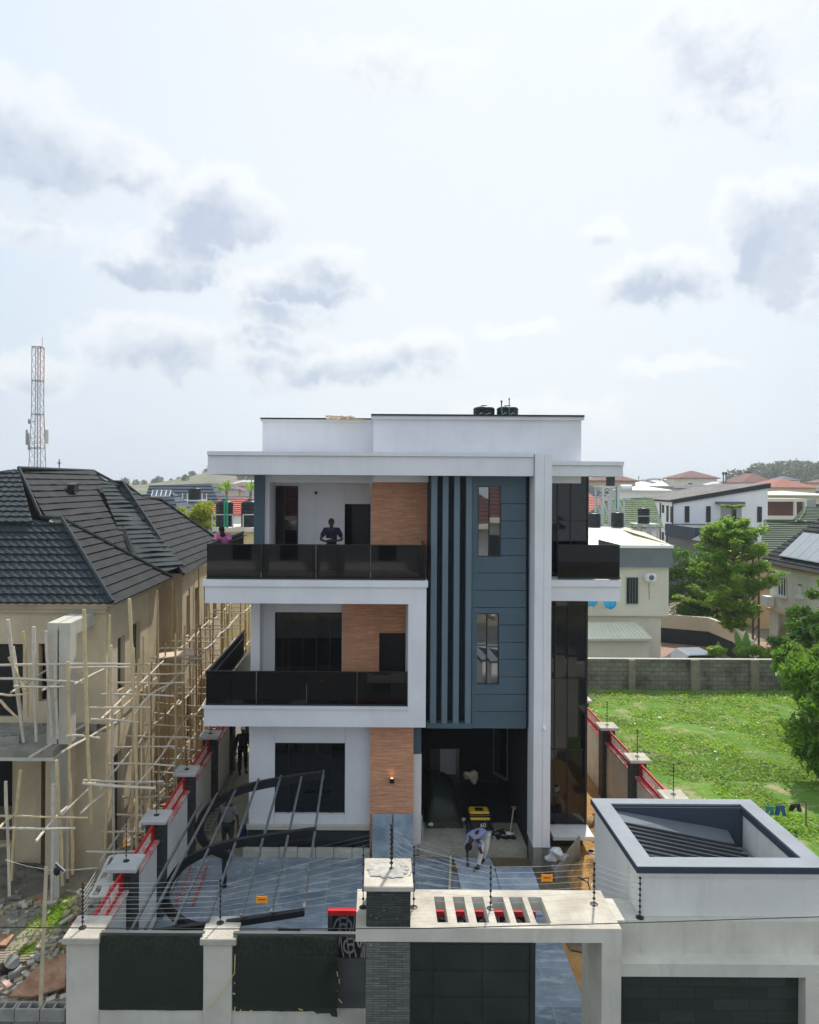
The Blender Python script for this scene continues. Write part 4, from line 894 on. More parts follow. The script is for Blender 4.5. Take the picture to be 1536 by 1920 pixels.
# ---------------------------------------------------------------- scaffolding
def pole(mb, p, q, r, bend=.05, mi=0):
    p, q = Vector(p), Vector(q); n = max(3, int((q-p).length/.5)); pts = []; off = Vector((R.uniform(-1, 1), R.uniform(-1, 1), R.uniform(-1, 1)))*bend
    for i in range(n+1):
        t = i/n; pts.append(p.lerp(q, t)+off*math.sin(math.pi*t)+Vector((R.uniform(-1, 1), R.uniform(-1, 1), R.uniform(-1, 1)))*.008)
    mb.tube(pts, [r*(1.08-.25*i/n)*(1.12 if i % 1 == 0 and i % 2 else .98) for i in range(n+1)], 6, mi)
sc1 = thing('bamboo_scaffolding', (-6.4, 22, 0), 'long bamboo scaffolding along the side alley of the unfinished house', 'scaffolding')
ys1 = [18.6+1.45*i for i in range(12)]
for i, y in enumerate(ys1):
    for x in (-5.85, -6.65):
        yy = y+R.uniform(-.3, .3); top = R.choice([5.6, 6.1, 6.6, 5.2]) if x > -6 else R.choice([6.0, 6.7, 7.2]); xx = x+R.uniform(-.12, .12)
        m = MB(); pole(m, (xx, yy, 0), (xx+R.uniform(-.12, .12), yy+R.uniform(-.1, .1), top), .033, .05); m.build('upright', BAM if i < 4 else BAMB, sc1)
        if i > 1 and R.random() < .75: m = MB(); pole(m, (xx+.1, yy+.6, 0), (xx+R.uniform(-.1, .15), yy+.6, top-R.uniform(.3, 2)), .028, .05); m.build('upright', R.choice([BAMB, BAM]), sc1)
for z in (1.35, 3.1, 4.85):
    for x in (-5.85, -6.65):
        y = 18.0
        while y < 34: 
            L = R.uniform(1.9, 3.0); m = MB(); pole(m, (x+.06, y, z+R.uniform(-.08, .08)), (x+.06+R.uniform(-.08, .08), y+L+.3, z+R.uniform(-.06, .12)), .027, .07); m.build('ledger', BAMW, sc1); y += L
    y = 18.3
    while y < 34.5:
        m = MB(); pole(m, (-7.1+R.uniform(-.15, .2), y, z+.07+R.uniform(-.03, .06)), (-5.35+R.uniform(-.25, .2), y+R.uniform(-.15, .15), z+.07+R.uniform(-.05, .05)), .026, .03); m.build('cross_pole', BAMW, sc1); y += R.uniform(.75, 1.35)
m = MB(); m.obox((-6.3, 23.6, 5.05), Vector((1, .3, .05)).normalized(), Vector((-.3, 1, 0)).normalized(), (0, 0, 1), .55, .35, .02); m.build('plywood_board', mat('board', (.62, .50, .40), .8, .1, 3), sc1)
sc2 = thing('bamboo_porch_scaffolding', (-10, 18, 0), 'pale bamboo scaffolding around the front porch of the unfinished house', 'scaffolding')
def ppole(x0, y0, x1, y1, D0_, D1_, r, mt, nm='pole'): m = MB(); pole(m, P(x0, y0, D0_), P(x1, y1, D1_), r*.82, .03); m.build(nm, mt, sc2)
for a_ in ((15, 1162, 45, 1392, 17.9, 18.2, .05, BAMW), (25, 1212, 44, 1388, 18.3, 18.3, .04, BAMW), (17, 1232, 47, 1300, 18, 18, .045, BAM), (43, 1184, 52, 1345, 18.8, 18.8, .04, BAM), (63, 1175, 68, 1390, 18.1, 18.2, .05, BAMW), (86, 1183, 97, 1385, 18.2, 18.2, .045, BAMW),
           (103, 1240, 108, 1385, 18.0, 18.1, .04, BAMW), (158, 1143, 172, 1545, 17.7, 17.7, .05, BAM), (127, 1240, 137, 1640, 17.9, 17.9, .045, BAM), (208, 1210, 214, 1660, 18.7, 18.7, .042, BAMW), (10, 1466, 17, 1680, 16.5, 16.6, .04, BAMW), (39, 1445, 22, 1650, 17, 17, .04, BAM), (100, 1470, 98, 1690, 16.8, 16.8, .04, BAMW), (106, 1425, 118, 1660, 17, 17, .045, BAM), (243, 1122, 258, 1560, 18.1, 18.1, .048, BAM)): ppole(*a_)
for a_ in ((-5, 1272, 165, 1281, 18, 18, .035, BAMW), (-5, 1247, 258, 1246, 18.2, 18.2, .035, BAMW), (25, 1287, 120, 1287, 17.7, 17.7, .03, BAMW), (80, 1294, 160, 1256, 17.5, 19.5, .035, BAMW), (20, 1298, 90, 1255, 17.6, 19.6, .03, BAMW), (55, 1420, 172, 1352, 17.6, 19.8, .035, BAMW), (115, 1411, 232, 1347, 17.5, 20, .035, BAMW), (140, 1283, 195, 1254, 17.6, 19, .03, BAMW), (130, 1253, 245, 1251, 18, 18, .03, BAMW),
           (-5, 1530, 166, 1533, 16.8, 16.8, .03, BAM), (-5, 1552, 142, 1553, 16.4, 16.4, .03, BAMW), (67, 1578, 131, 1508, 15.9, 17.9, .035, BAMW), (-5, 1556, 33, 1523, 16, 17, .03, BAM), (125, 1380, 188, 1384, 17.8, 17.8, .035, BAMW), (170, 1349, 260, 1354, 18.3, 18.3, .035, BAMW), (155, 1469, 292, 1478, 17.6, 17.6, .042, BAMW), (115, 1530, 180, 1466, 17.0, 18.7, .03, BAMW), (152, 1525, 207, 1478, 17.2, 18.6, .03, BAMW), (0, 1302, 55, 1300, 18, 18, .03, WOOD), (0, 1312, 35, 1348, 18.3, 18.3, .04, WOOD)): 
    ppole(*a_, 'cross_pole')
# ---------------------------------------------------------------- background buildings
def px_wall(D, a, b, c, d): # rectangle from pixels on plane D
    p = P(a, (b+d)/2, D); q = P(c, (b+d)/2, D); return p.x, q.x, P((a+c)/2, d, D).z, P((a+c)/2, b, D).z
def hiproof(mb, x0, x1, y0, y1, z0, z1, over=.5, rows=False):
    x0 -= over; x1 += over; y0 -= over; y1 += over; w = x1-x0; d = y1-y0; k = min(w, d)/2*.95
    if w > d: a, b = (x0+k, (y0+y1)/2, z1), (x1-k, (y0+y1)/2, z1)
    else: a, b = ((x0+x1)/2, y0+k, z1), ((x0+x1)/2, y1-k, z1)
    c = [(x0, y0, z0), (x1, y0, z0), (x1, y1, z0), (x0, y1, z0)]
    fs = [(c[0], c[1], b, a), (c[1], c[2], b), (c[2], c[3], a, b), (c[3], c[0], a)] if w > d else [(c[0], c[1], a), (c[1], c[2], b, a), (c[2], c[3], b), (c[3], c[0], a, b)]
    if rows:
        for f in fs: roof_rows(mb, f, rows, rows*.12, 0, .2)
    else:
        for f in fs: mb.add(f, [tuple(range(len(f)))])
    mb.prism([Vector(v)-Vector((0, 0, .15)) for v in c], (0, 0, .14))
CW = [CREAM, IVORY, mat('far_pink_wall', (.60, .45, .35), .9, .1, .2), mat('far_grey_wall', (.5, .5, .5), .9, .1, .2)]
def far_house(px0, px1, yt, ye, yb, D, rm, wm, label, dep=9, group='houses on the far skyline'):
    x0, x1, _, zt = px_wall(D, px0, yt, px1, yt+1); z1 = zt; z0 = P((px0+px1)/2, ye, D).z; g = terrain((x0+x1)/2, D)-.3
    t = thing('far_house', ((x0+x1)/2, D, g), label, 'house', group)
    m = MB(); m.box(x0, x1, D, D+dep, g, z0); m.build('wall', wm, t)
    m = MB(); hiproof(m, x0, x1, D, D+dep, z0, z1, .6); m.build('roof', rm, t)
    n = max(2, int((x1-x0)/3)); m = MB(); 
    for i in range(n):
        xc = x0+(x1-x0)*(i+.5)/n
        for zc_ in [z0-1.9-3*k for k in range(2)]:
            if zc_ > g+1: m.box(xc-.45, xc+.45, D-.03, D+.02, zc_-.7, zc_+.7)
    m.build('windows', BLACKM, t); return t
ROOFX = [ROOFRED, ROOFBR, ROOFSL, ROOFW]
fh = [(1120, 1192, 886, 901, 915, 150, ROOFBR, CW[2], 'maroon roofed house just right of the glass balcony roof on the skyline'),
      (1278, 1345, 882, 896, 912, 170, ROOFBR, CW[0], 'large maroon hip roofed house centred on the right skyline'),
      (1395, 1455, 887, 905, 915, 150, ROOFBR, CW[2], 'maroon roofed house behind the black sloping roof edge'),
      (1446, 1530, 897, 914, 925, 120, mat('rusty_red_roof', (.38, .15, .11), .85, .2, .15), CW[0], 'long low rusty red roof at the right edge of the skyline'),
      (1190, 1240, 903, 911, 925, 190, ROOFW, CW[1], 'small white roofed house on the skyline behind the water tower'),
      (1232, 1285, 904, 911, 925, 175, ROOFW, CW[3], 'pale grey low house left of the large maroon roof'),
      (1340, 1385, 903, 912, 925, 160, CW[3], CW[0], 'pale flat house right of the large maroon roof'),
      (1195, 1252, 912, 919, 940, 110, ROOFW, CW[1], 'white flat roofed block behind the green roof'),
      (1305, 1345, 908, 916, 930, 130, ROOFSL, CW[1], 'small dark roof above the long slanted roof'),
      (1098, 1125, 910, 928, 950, 95, ROOFSL, CW[3], 'slate blue gabled roof beside the glass corner'),
      (1442, 1560, 921, 928, 960, 100, CW[0], CW[0], 'long cream flat roofed block at the right edge'),
      (1500, 1560, 915, 921, 930, 135, ROOFSL, CW[3], 'grey block behind the cream flat roofed block'),
      (1560, 1640, 890, 905, 930, 160, ROOFBR, CW[0], 'maroon roofed house beyond the right edge of the long rusty roof'),
      (1260, 1310, 898, 905, 915, 260, ROOFBR, CW[0], 'tiny distant brown roof left of the large maroon roof'),
      (1200, 1230, 899, 905, 915, 280, ROOFSL, CW[3], 'tiny distant dark roof on the skyline'),
      (1465, 1500, 893, 900, 910, 260, ROOFSL, CW[1], 'tiny distant dark roof before the tree covered hill')]
for a_ in fh: far_house(*a_)
# left side distance
def big_roof(name, pts, rm, label, row=.6):
    pass
t = thing('dark_roof_house', P(340, 950, 62), 'large dark hip roofed house behind the left roof with a small tank stand', 'house')
g0_ = P(250, 950, 62); g1_ = P(412, 950, 62); zt_ = P(340, 906, 66).z
m = MB(); roof_rows(m, [P(262, 968, 62), P(424, 968, 62), P(395, 906, 66), P(281, 906, 66)], .5, .05); roof_rows(m, [P(424, 968, 62), P(424, 968, 62)+Vector((0, 9, 0)), P(395, 906, 66)], .5, .05); m.build('roof', ROOFSL, t)
m = MB(); m.box(P(268, 950, 62.6).x, P(418, 950, 62.6).x, 62.8, 70, 0, P(340, 967, 62).z); m.build('wall', CREAM, t)
t = thing('solar_roof_house', P(300, 960, 52), 'dark roofed house carrying a tilted rack of four solar panels', 'house')
m = MB(); roof_rows(m, [P(235, 1010, 50), P(350, 1010, 50), P(322, 921, 54), P(262, 921, 54)], .5, .05); roof_rows(m, [P(350, 1010, 50), P(350, 1010, 50)+Vector((1, 8, 0)), P(322, 921, 54)], .5, .05); m.build('roof', ROOFSL, t)
m = MB(); m.box(P(240, 1010, 50.4).x, P(345, 1010, 50.4).x, 50.6, 57, 0, P(300, 1009, 50).z); m.build('wall', CREAM, t)
SOLAR = mat('solar_cell', (.10, .115, .15), .25, .1, 2, spec=.6); FRM = mat('panel_frame', (.62, .64, .66), .5, .05, 3)
t2 = thing('solar_rack', P(302, 932, 50.5), 'rack of four solar panels with white frames on the dark roof', 'solar panels')
for i in range(4):
    a_ = [P(284+i*8.6+(3 if k in (1, 2) else 0)*1+(8.1 if k in (2, 3) else 0), 931 if k in (0, 3) else 919.5, 50.2 if k in (0, 3) else 50.8) for k in range(4)]
    m = MB(); m.prism([a_[0], a_[3], a_[2], a_[1]], (0, .03, -.05)); m.build('panel', SOLAR, t2)
    m = MB(); [m.bar(a_[k]+Vector((0, -.02, .02)), a_[(k+1) % 4]+Vector((0, -.02, .02)), .05, .05) for k in range(4)]; m.build('frame', FRM, t2)
t = thing('red_roof_house', P(440, 950, 58), 'red roofed house behind the two black tanks on the left', 'house')
m = MB(); roof_rows(m, [P(388, 968, 56), P(500, 968, 56), P(490, 934, 60), P(412, 934, 60)], .5, .06); m.build('roof', ROOFRED, t); m = MB(); m.box(P(393, 960, 56).x, P(495, 960, 56).x, 56.4, 62, 0, P(440, 967, 56).z); m.build('wall', IVORY, t)
t = thing('tank_platform_house', P(440, 1010, 42), 'grey and cream tank house with a concrete platform roof', 'building')
m = MB(); q0, q1 = P(398, 990, 42), P(500, 990, 42); m.box(q0.x, q1.x, 42, 46, P(440, 997, 42).z, P(440, 990, 42).z); m.build('platform', CONC, t)
m = MB(); m.box(q0.x+.2, q1.x, 42.3, 45.8, 0, P(440, 997, 42).z); m.build('wall', mat('dull_yellow_wall', (.55, .47, .28), .9, .15, .6), t)
m = MB(); z_ = P(440, 988.5, 42).z
for x in (398, 436, 456): m.bar(P(x, 990, 41.9), P(x, 965, 41.9), .06, .06)
m.bar(P(398, 965, 41.9), P(436, 965, 41.9), .06, .06); m.bar(P(456, 965, 41.9), P(500, 965, 41.9), .06, .06); m.build('guard_rail', ALU, t)
for a_, b2, lb in ((404.5, 437.5, 'tall black water tank crossed by a green pipe on the platform behind the top balcony'), (452, 486, 'black water tank half hidden by the slate corner column')):
    c = P((a_+b2)/2, 989.5, 43.4); c2 = P((a_+b2)/2, 937, 43.4); water_tank(c, (b2-a_)/2/F*43.4, c2.z-c.z, lb, 'tanks on the left platform')
t = thing('green_pipes', P(420, 1010, 41.5), 'pair of green vertical pipes in front of the left black tank', 'pipe'); m = MB(); m.tube([P(426, 930, 41.6), P(426, 990, 41.6)], .05, 6); m.build('pipe', GREENP, t); m = MB(); m.tube([P(421, 938, 41.6), P(421, 988, 41.6), P(419, 990, 41.6), P(419, 1012, 41.6)], .05, 6); m.build('pipe', GREENP, t)
c = P(365, 937, 58); t = water_tank(c, .42*1.2, .95, 'small tank on a white stand over the dark roof', None); m = MB()
for s_ in (-1, 1):
    for s2 in (-1, 1): m.bar(c+Vector((s_*.75, s2*.75, -2)), c+Vector((s_*.75, s2*.75, .5)), .07, .07)
m.box(c.x-.8, c.x+.8, c.y-.8, c.y+.8, c.z-.08, c.z); m.build('stand', FRM, t)
# telecom mast
MD = 110; mb_ = P(72, 905, MD); t = thing('telecom_mast', (mb_.x, MD, 0), 'tall tapering lattice telecom mast with panel antennas', 'mast')
zt_m = P(70, 651, MD).z; mx = P(70.5, 800, MD).x
GALV = mat('galvanised_steel', (.32, .33, .35), .6, .1, 1); REDW = mat('mast_red_paint', (.42, .10, .08), .6, .1, 1)
def hw(z): return .62+(.0 if z > 21 else (21-z)*.028)
m = MB(); mr = MB(); bx_ = lambda z, sx_, sy_: Vector((mx+sx_*hw(z), MD+sy_*hw(z), z))
zs_ = [zt_m-1.65*i for i in range(18) if zt_m-1.65*i > 0]+[0]
for sx_ in (-1, 1):
    for sy_ in (-1, 1):
        for i in range(len(zs_)-1): mr = MB(); (mr if (i % 6 < 3 and sx_ > 0) else m).bar(bx_(zs_[i], sx_, sy_), bx_(zs_[i+1], sx_, sy_), .09, .09); (mr.build('painted_leg', REDW, t) if mr.v else None)
for i in range(len(zs_)-1):
    za, zb2 = zs_[i], zs_[i+1]
    for s_ in (-1, 1):
        m.bar(bx_(za, -1, s_), bx_(zb2, 1, s_), .045, .045); m.bar(bx_(za, 1, s_), bx_(zb2, -1, s_), .045, .045)
        m.bar(bx_(za, s_, -1), bx_(zb2, s_, 1), .04, .04)
    if i % 3 == 0:
        for s_ in (-1, 1): m.bar(bx_(za, -1, s_), bx_(za, 1, s_), .12, .12); m.bar(bx_(za, s_, -1), bx_(za, s_, 1), .12, .12)
m.build('lattice', GALV, t)
m = MB(); m.bar((mx+.6, MD, zt_m), (mx+.6, MD, zt_m+1.5), .06, .06); m.build('lightning_spike', GALV, t)
m = MB(); m.bar((mx, MD, 0), (mx, MD, zt_m), .06, .14); m.build('cable_ladder', GALV, t)
for x, y0_, y1_, w, mt in ((50.5, 806, 834, .2, GALV), (88, 806, 832, .42, mat('antenna', (.52, .56, .47), .6, .05, 1)), (54, 812, 844, .1, GALV)):
    p, q = P(x, y0_, MD-1), P(x, y1_, MD-1); m = MB(); m.box(p.x-w/2, p.x+w/2, MD-1.2, MD-.9, q.z, p.z); m.bar((p.x, MD-.9, (p.z+q.z)/2), (mx, MD-.5, (p.z+q.z)/2), .07, .07); m.bar((p.x, MD-.9, q.z+.2), (mx, MD-.5, q.z+.2), .07, .07); m.build('panel_antenna', mt, t)
p = P(53, 790, MD-1); m = MB(); m.tube([p, p+Vector((.35, .1, 0))], [.38, .3], 14); m.bar(p+Vector((.35, .1, 0)), (mx, MD-.5, p.z), .08, .08); m.build('dish_antenna', GALV, t)
# ---------------------------------------------------------------- right side buildings
# cream house
ch = thing('cream_house', (13.5, 44, 0), 'cream house with grey parapet band and white metal roof behind the block wall', 'house')
cw = lambda mb, n, mt, label=None, **k: tag(mb.build(n, mt, ch, **k), label)
cx0 = P(1085, 1100, 44).x; cx1 = P(1254, 1100, 44).x; 
m = MB(); m.box(cx0, cx1, 44, 52, P(1170, 1155, 44).z, P(1170, 1062, 44).z); m.box(cx0, cx1-.35, 44.25, 52, 0, P(1170, 1155, 44).z); cw(m, 'wall', CREAM)
bx1 = P(1260, 1045, 43.8).x; zk1 = P(1170, 1027, 43.8).z; zk0 = P(1170, 1063, 43.8).z
m = MB(); m.box(cx0-.5, bx1, 43.7, 43.9, zk0, zk1); m.box(bx1-.2, bx1, 43.9, 52.5, zk0, zk1); cw(m, 'grey_parapet', mat('parapet_grey', (.17, .19, .205), .8, .1, 1))
m = MB(); m.box(cx0-.5, bx1+.05, 43.62, 43.95, zk1, zk1+.16); m.box(bx1-.2, bx1+.05, 43.95, 52.5, zk1, zk1+.16); cw(m, 'coping', ROOFW)
def corr(mb, pts, sp=.22, h=.035):
    a, b, c, d = [Vector(p) for p in pts]; mb.add(pts, [(0, 1, 2, 3)]); n = int((b-a).length/sp)
    for i in range(n+1): t = i/n; mb.bar(a.lerp(b, t)+Vector((0, 0, h/2)), d.lerp(c, t)+Vector((0, 0, h/2)), h, h)
m = MB(); corr(m, [P(1075, 1025, 44.4), P(1205, 1024, 44.4), P(1164, 992, 47), P(1075, 990, 47)]); cw(m, 'metal_roof', ROOFW)
m = MB(); m.add([P(1205, 1024, 44.4), P(1164, 992, 47), P(1175, 989, 48), P(1250, 1021, 45)], [(0, 1, 2, 3)]); m.add([P(1164, 992, 47), P(1168, 990, 49), P(1208, 998, 49.5), P(1258, 1021, 45)], [(0, 1, 2, 3)]); cw(m, 'metal_roof', mat('cream_roof', (.66, .58, .44), .7, .08, .6))
w = MB(); w.pb(1174, 1081, 1198, 1134, 43.93, .08); fw_ = cw(w, 'window', ALU); w = MB(); w.pb(1175.5, 1083, 1196.5, 1132, 43.9, .04); w.build('pane', GLASSD, ch); w = MB(); [w.pb(x, 1083, x+1.2, 1132, 43.88, .03) for x in (1181, 1186, 1191)]; w.build('frame', STEEL, ch)
m = MB(); m.pb(1213.5, 1076, 1231, 1090, 43.4, .45); ac = cw(m, 'air_conditioner', WHITEP); c = P(1222, 1083, 43.38); m = MB(); m.lathe((0, 0, 0), [(.15, 0), (.15, .02)], 12); m.v = [(c.x+v[0], c.y-v[2], c.z+v[1]) for v in m.v]; m.build('fan', STEEL, ac)
m = MB(); m.tube([P(1217, 1092, 43.6), P(1217.5, 1124, 43.9)], .015, 4); cw(m, 'drain_hose', BLACKM)
BLUE = mat('blue_dish', (.04, .42, .75), .5, .05, 2)
for px, py, r in ((1111, 1127, 10), (1144, 1130, 12)):
    c = P(px, py, 43.2); R_ = r/F*43.2; m = MB(); t = thing('satellite_dish', c, 'blue satellite dish on the cream house, %s' % ('partly hidden by the balcony, left' if r == 10 else 'with white marks, nearer the window'), 'satellite dish', 'blue dishes on the cream house')
    m.lathe((0, 0, 0), [(.02, .1), (R_*.6, .06), (R_, 0), (R_, -.02), (R_*.6, .035), (.02, .075)], 20); rot = Matrix.Rotation(math.radians(75), 3, 'X'); m.v = [tuple(c+rot @ Vector(v)) for v in m.v]; m.build('dish', BLUE, t, True)
    m = MB(); m.tube([c+Vector((0, 0, -.2)), c+Vector((0, -.3, -.35))], .02, 5); m.tube([c+Vector((0, .1, 0)), c+Vector((-.05, .6, -.4))], .03, 5); m.build('arm', STEEL, t)
an = thing('lean_to', (12.5, 41, 0), 'low cream outbuilding with a corrugated cream roof before the cream house', 'outbuilding')
m = MB(); m.box(P(1070, 1200, 41).x, P(1218, 1200, 41).x, 41, 43.4, 0, P(1150, 1197, 41).z); m.build('wall', CREAM, an)
m = MB(); corr(m, [P(1070, 1199, 40.7), P(1222, 1198, 40.7), P(1192, 1167, 43.4), P(1070, 1167, 43.4)], .24, .05); m.build('roof', mat('cream_sheet', (.70, .68, .56), .6, .06, .6), an)
m = MB(); m.bar(P(1062, 1200.5, 40.65), P(1223, 1199.5, 40.65), .08, .1); m.build('gutter', ALU, an)
# block wall
bw = thing('block_wall', (15, 38.3, 0), 'weathered grey block wall with piers at the far end of the lawn', 'wall')
zbw = P(1280, 1237, 38.3).z
m = MB(); m.box(7.9, 32, 38.3, 38.5, -.3, zbw); m.build('wall', BLOCK, bw)
m = MB(); m.box(7.9, 32, 38.28, 38.52, zbw, zbw+.035); m.build('top_course', POSTW, bw)
for a_, b2 in ((1180, 1192), (1297, 1313), (1409, 1424)): m = MB(); m.pb(a_, 1238, b2, 1300, 38.1, .19); m.build('pier', mat('block_pier', (.25, .225, .18), .95, .15, 3, bmp=.4), bw)
# perimeter wall
pw = thing('perimeter_wall', (20, 48, 0), 'curving perimeter wall, cream above and dark below, behind the bright tree', 'wall')
DKG = mat('dark_dado', (.035, .045, .05), .8, .1, 1)
pp = [G(1240, 1151, 1.9), G(1330, 1158, 1.9), G(1378, 1176, 1.9), G(1412, 1202, 1.9)]
for nm, mt, za, zb2, th in (('upper_wall', CREAM, 1.0, 1.9, .2), ('lower_wall', DKG, 0, 1.0, .22)):
    m = MB(); [m.bar(Vector((pp[i].x, pp[i].y, (za+zb2)/2)), Vector((pp[i+1].x, pp[i+1].y, (za+zb2)/2)), th, zb2-za) for i in range(3)]; m.build(nm, mt, pw)
m = MB(); c = P(1268, 1175, pp[0].y-.3); m.box(c.x-.28, c.x+.28, c.y-.1, c.y+.2, 0, 1.92); m.build('dark_pier', DKG, pw)
# white monopitch house
wh = thing('white_modern_house', (33, 75, 0), 'white two storey house with a black edged sloping roof and narrow windows', 'house')
wp = lambda mb, n, mt, label=None, **k: tag(mb.build(n, mt, wh, **k), label)
a_ = P(1262, 938, 75); b2 = P(1440, 909, 75); bk = 84.5
m = MB(); vs = [Vector((a_.x, 75, 0)), Vector((b2.x, 75, 0)), Vector((b2.x, 75, b2.z-.2)), Vector((a_.x, 75, a_.z-.2))]
m.prism(vs, (0, bk-75, 0)); wp(m, 'wall', IVORY)
m = MB(); m.prism([Vector((a_.x-.1, 74.8, a_.z-.35)), Vector((b2.x+.2, 74.8, b2.z-.3)), Vector((b2.x+.2, 74.8, b2.z+.18)), Vector((a_.x-.1, 74.8, a_.z+.05))], (0, .2, 0)); wp(m, 'black_fascia', BLACKM)
m = MB(); m.prism([Vector((a_.x-.4, 74.9, a_.z-.05)), Vector((b2.x+.1, 74.9, b2.z+.1)), Vector((b2.x-1, bk+.3, b2.z+.0)), Vector((a_.x-.4, bk+.3, a_.z-.05))], (0, 0, .08)); wp(m, 'roof', mat('weathered_dark_roof', (.16, .15, .14), .8, .35, .5))
for x0_, y0_, x1_, y1_ in ((1285, 949, 1293, 979), (1325, 949, 1333, 979), (1421, 950, 1429, 979), (1284, 1004, 1291, 1030)):
    w = MB(); w.pb(x0_, y0_, x1_, y1_, 74.9, .15); wp(w, 'window', BLACKM)
for px0_, px1_, y0_, y1_ in ((1227, 1228.5, 945, 978), (1244, 1246, 947, 962), (1252.5, 1254.5, 948, 979), (1260, 1261.5, 950, 980), (1227, 1228.5, 992, 1018), (1244, 1246, 998, 1013), (1252, 1254, 1000, 1018)):
    Dp = lambda px: a_.x*F/(px-CX)
    w = MB(); d0, d1 = Dp(px1_), Dp(px0_); zc1_ = P(px0_, y0_, d0).z; zc0_ = P(px0_, y1_, d0).z; w.box(a_.x-.03, a_.x+.05, d0, d1+.3, zc0_, zc1_); wp(w, 'side_window', BLACKM)
w = MB(); d0 = a_.x*F/(1240-CX); w.box(a_.x-.1, a_.x, d0, d0+.12, 0, 8.6); w.tube([Vector((a_.x-.05, 74.9, 8.6)), Vector((a_.x-.05, 74.9, 0))], .06, 5); wp(w, 'drain_pipe', BLACKM)
w = MB(); w.pb(1352, 941, 1391, 987, 74.95, .1); wp(w, 'balcony_recess', mat('recess_shade', (.40, .40, .36), .9, .05, 1)); w = MB(); w.pb(1351, 972, 1393, 988, 74.6, .1); w.pb(1372, 955, 1381, 975, 74.9, .05); wp(w, 'balcony_glass', BLACKM); w = MB(); w.pb(1350, 941, 1398, 946, 74.0, 1); wp(w, 'canopy', STEEL)
for px in (1233.5, 1254): 
    d0 = a_.x*F/(px-CX); w = MB(); w.box(a_.x-.6, a_.x-.1, d0-.5, d0+.5, P(px, 993, d0).z, P(px, 985, d0).z); wp(w, 'air_conditioner', WHITEP)
w = MB(); x0_, x1_, z0_, z1_ = px_wall(68, 1303, 990, 1420, 1014); w.box(x0_, x1_, 68, 75, z0_, z1_); wp(w, 'porch_parapet', ROOFSL)
w = MB(); roof_rows(w, [P(1295, 1013, 66), P(1420, 1030, 66), P(1420, 1012, 68), P(1310, 1010, 68)], .3, .03); x0_, x1_, z0_, z1_ = px_wall(68, 1310, 1014, 1420, 1040); w.box(x0_, x1_, 68.1, 75, 0, z1_); wp(w, 'porch_roof', mat('porch_grey', (.17, .17, .18), .8, .1, 1))
# green and red roofs left of it
t = thing('green_roof_house', P(1180, 990, 66), 'house with a wide mossy green tiled roof behind the water tanks', 'house')
m = MB(); roof_rows(m, [P(1085, 992, 64), P(1245, 992, 64), P(1225, 933, 70), P(1150, 933, 70), P(1132, 947, 68.5)], .42, .05, .03, .5, .12); m.build('roof', mat('mossy_roof', (.15, .21, .105), .9, .25, 1.5), t)
m = MB(); m.add([P(1085, 992, 63.9), P(1135, 944, 68.5), P(1126, 946, 68), P(1085, 975, 64)], [(0, 1, 2, 3)]); m.build('hip_cap', ROOFGL, t); m = MB(); m.box(P(1095, 990, 64).x, P(1235, 990, 64).x, 64.6, 71, 0, P(1150, 991, 64).z); m.build('wall', IVORY, t)
t = thing('brick_red_roof_house', P(1090, 960, 74), 'house with a steep brick red roof beside the steel water tower', 'house')
m = MB(); roof_rows(m, [P(1060, 970, 72), P(1100, 966, 72), P(1134, 944, 76), P(1095, 917, 80), P(1060, 917, 80)], .5, .05); m.build('roof', ROOFRED, t); m = MB(); m.box(P(1060, 960, 74).x, P(1125, 960, 74).x, 76, 84, 0, P(1080, 950, 76).z); m.build('wall', CREAM, t)
# water tower
tw = thing('steel_water_tower', P(1152, 995, 60), 'galvanised steel tower carrying a black tank and a white cylinder heater', 'water tower')
m = MB(); tp = P(1152, 914, 60); pl_ = P(1152, 936, 60)
def X_(px): return P(px, 940, 60).x
for yy in (60, 62):
    for px in (1131, 1160): m.bar((X_(px), yy, 0), (X_(px), yy, tp.z), .14, .14)
    for px in (1142, 1170): m.bar((X_(px), yy, 0), (X_(px), yy, pl_.z), .12, .12)
    m.bar((X_(1131), yy, pl_.z), (X_(1160), yy, tp.z), .07, .07); m.bar((X_(1160), yy, pl_.z), (X_(1131), yy, tp.z), .07, .07)
    for z in (pl_.z, pl_.z-2.2): m.bar((X_(1130), yy, z), (X_(1183), yy, z), .12, .12)
    m.bar((X_(1131), yy, pl_.z), (X_(1142), yy, pl_.z-1.6), .1, .1); m.bar((X_(1172), yy, pl_.z-1.6), (X_(1160), yy, pl_.z), .1, .1)
    m.bar((X_(1131), yy, tp.z), (X_(1162), yy, tp.z), .12, .12)
m.box(X_(1130), X_(1163), 60, 62, tp.z, tp.z+.08); m.build('frame', ALU, tw)
m = MB(); m.tube([P(1163, 915, 61), P(1184, 915, 61)], .27, 12); m.build('heater_cylinder', WHITEP, tw)
m = MB(); m.tube([P(1156, 912, 59.8), P(1156, 955, 59.8)], .05, 5); m.build('green_pipe', GREENP, tw)
for i, (a2, b3, y0_, y1_, D, lb) in enumerate(((1136.5, 1153, 892, 911, 61, 'black water tank on top of the steel tower'), (1103, 1126, 961, 989, 55, 'dark grey water tank nearest the glass corner'), (1146, 1169.5, 959, 988, 56, 'black water tank below the steel tower'), (1196, 1218, 951, 981, 55, 'black water tank on a railed stand beside the white house'))):
    c = P((a2+b3)/2, y1_, D); c2 = P((a2+b3)/2, y0_, D); water_tank(c, (b3-a2)/2/F*D, c2.z-c.z, lb, 'black tanks behind the cream house')
st = thing('tank_stand', P(1207, 1010, 55), 'grey tank stand with a guard rail beside the white house', 'tank stand'); m = MB(); c = P(1207, 981, 55)
m.box(c.x-.75, c.x+.9, 54.2, 56, c.z-.12, c.z-.02)
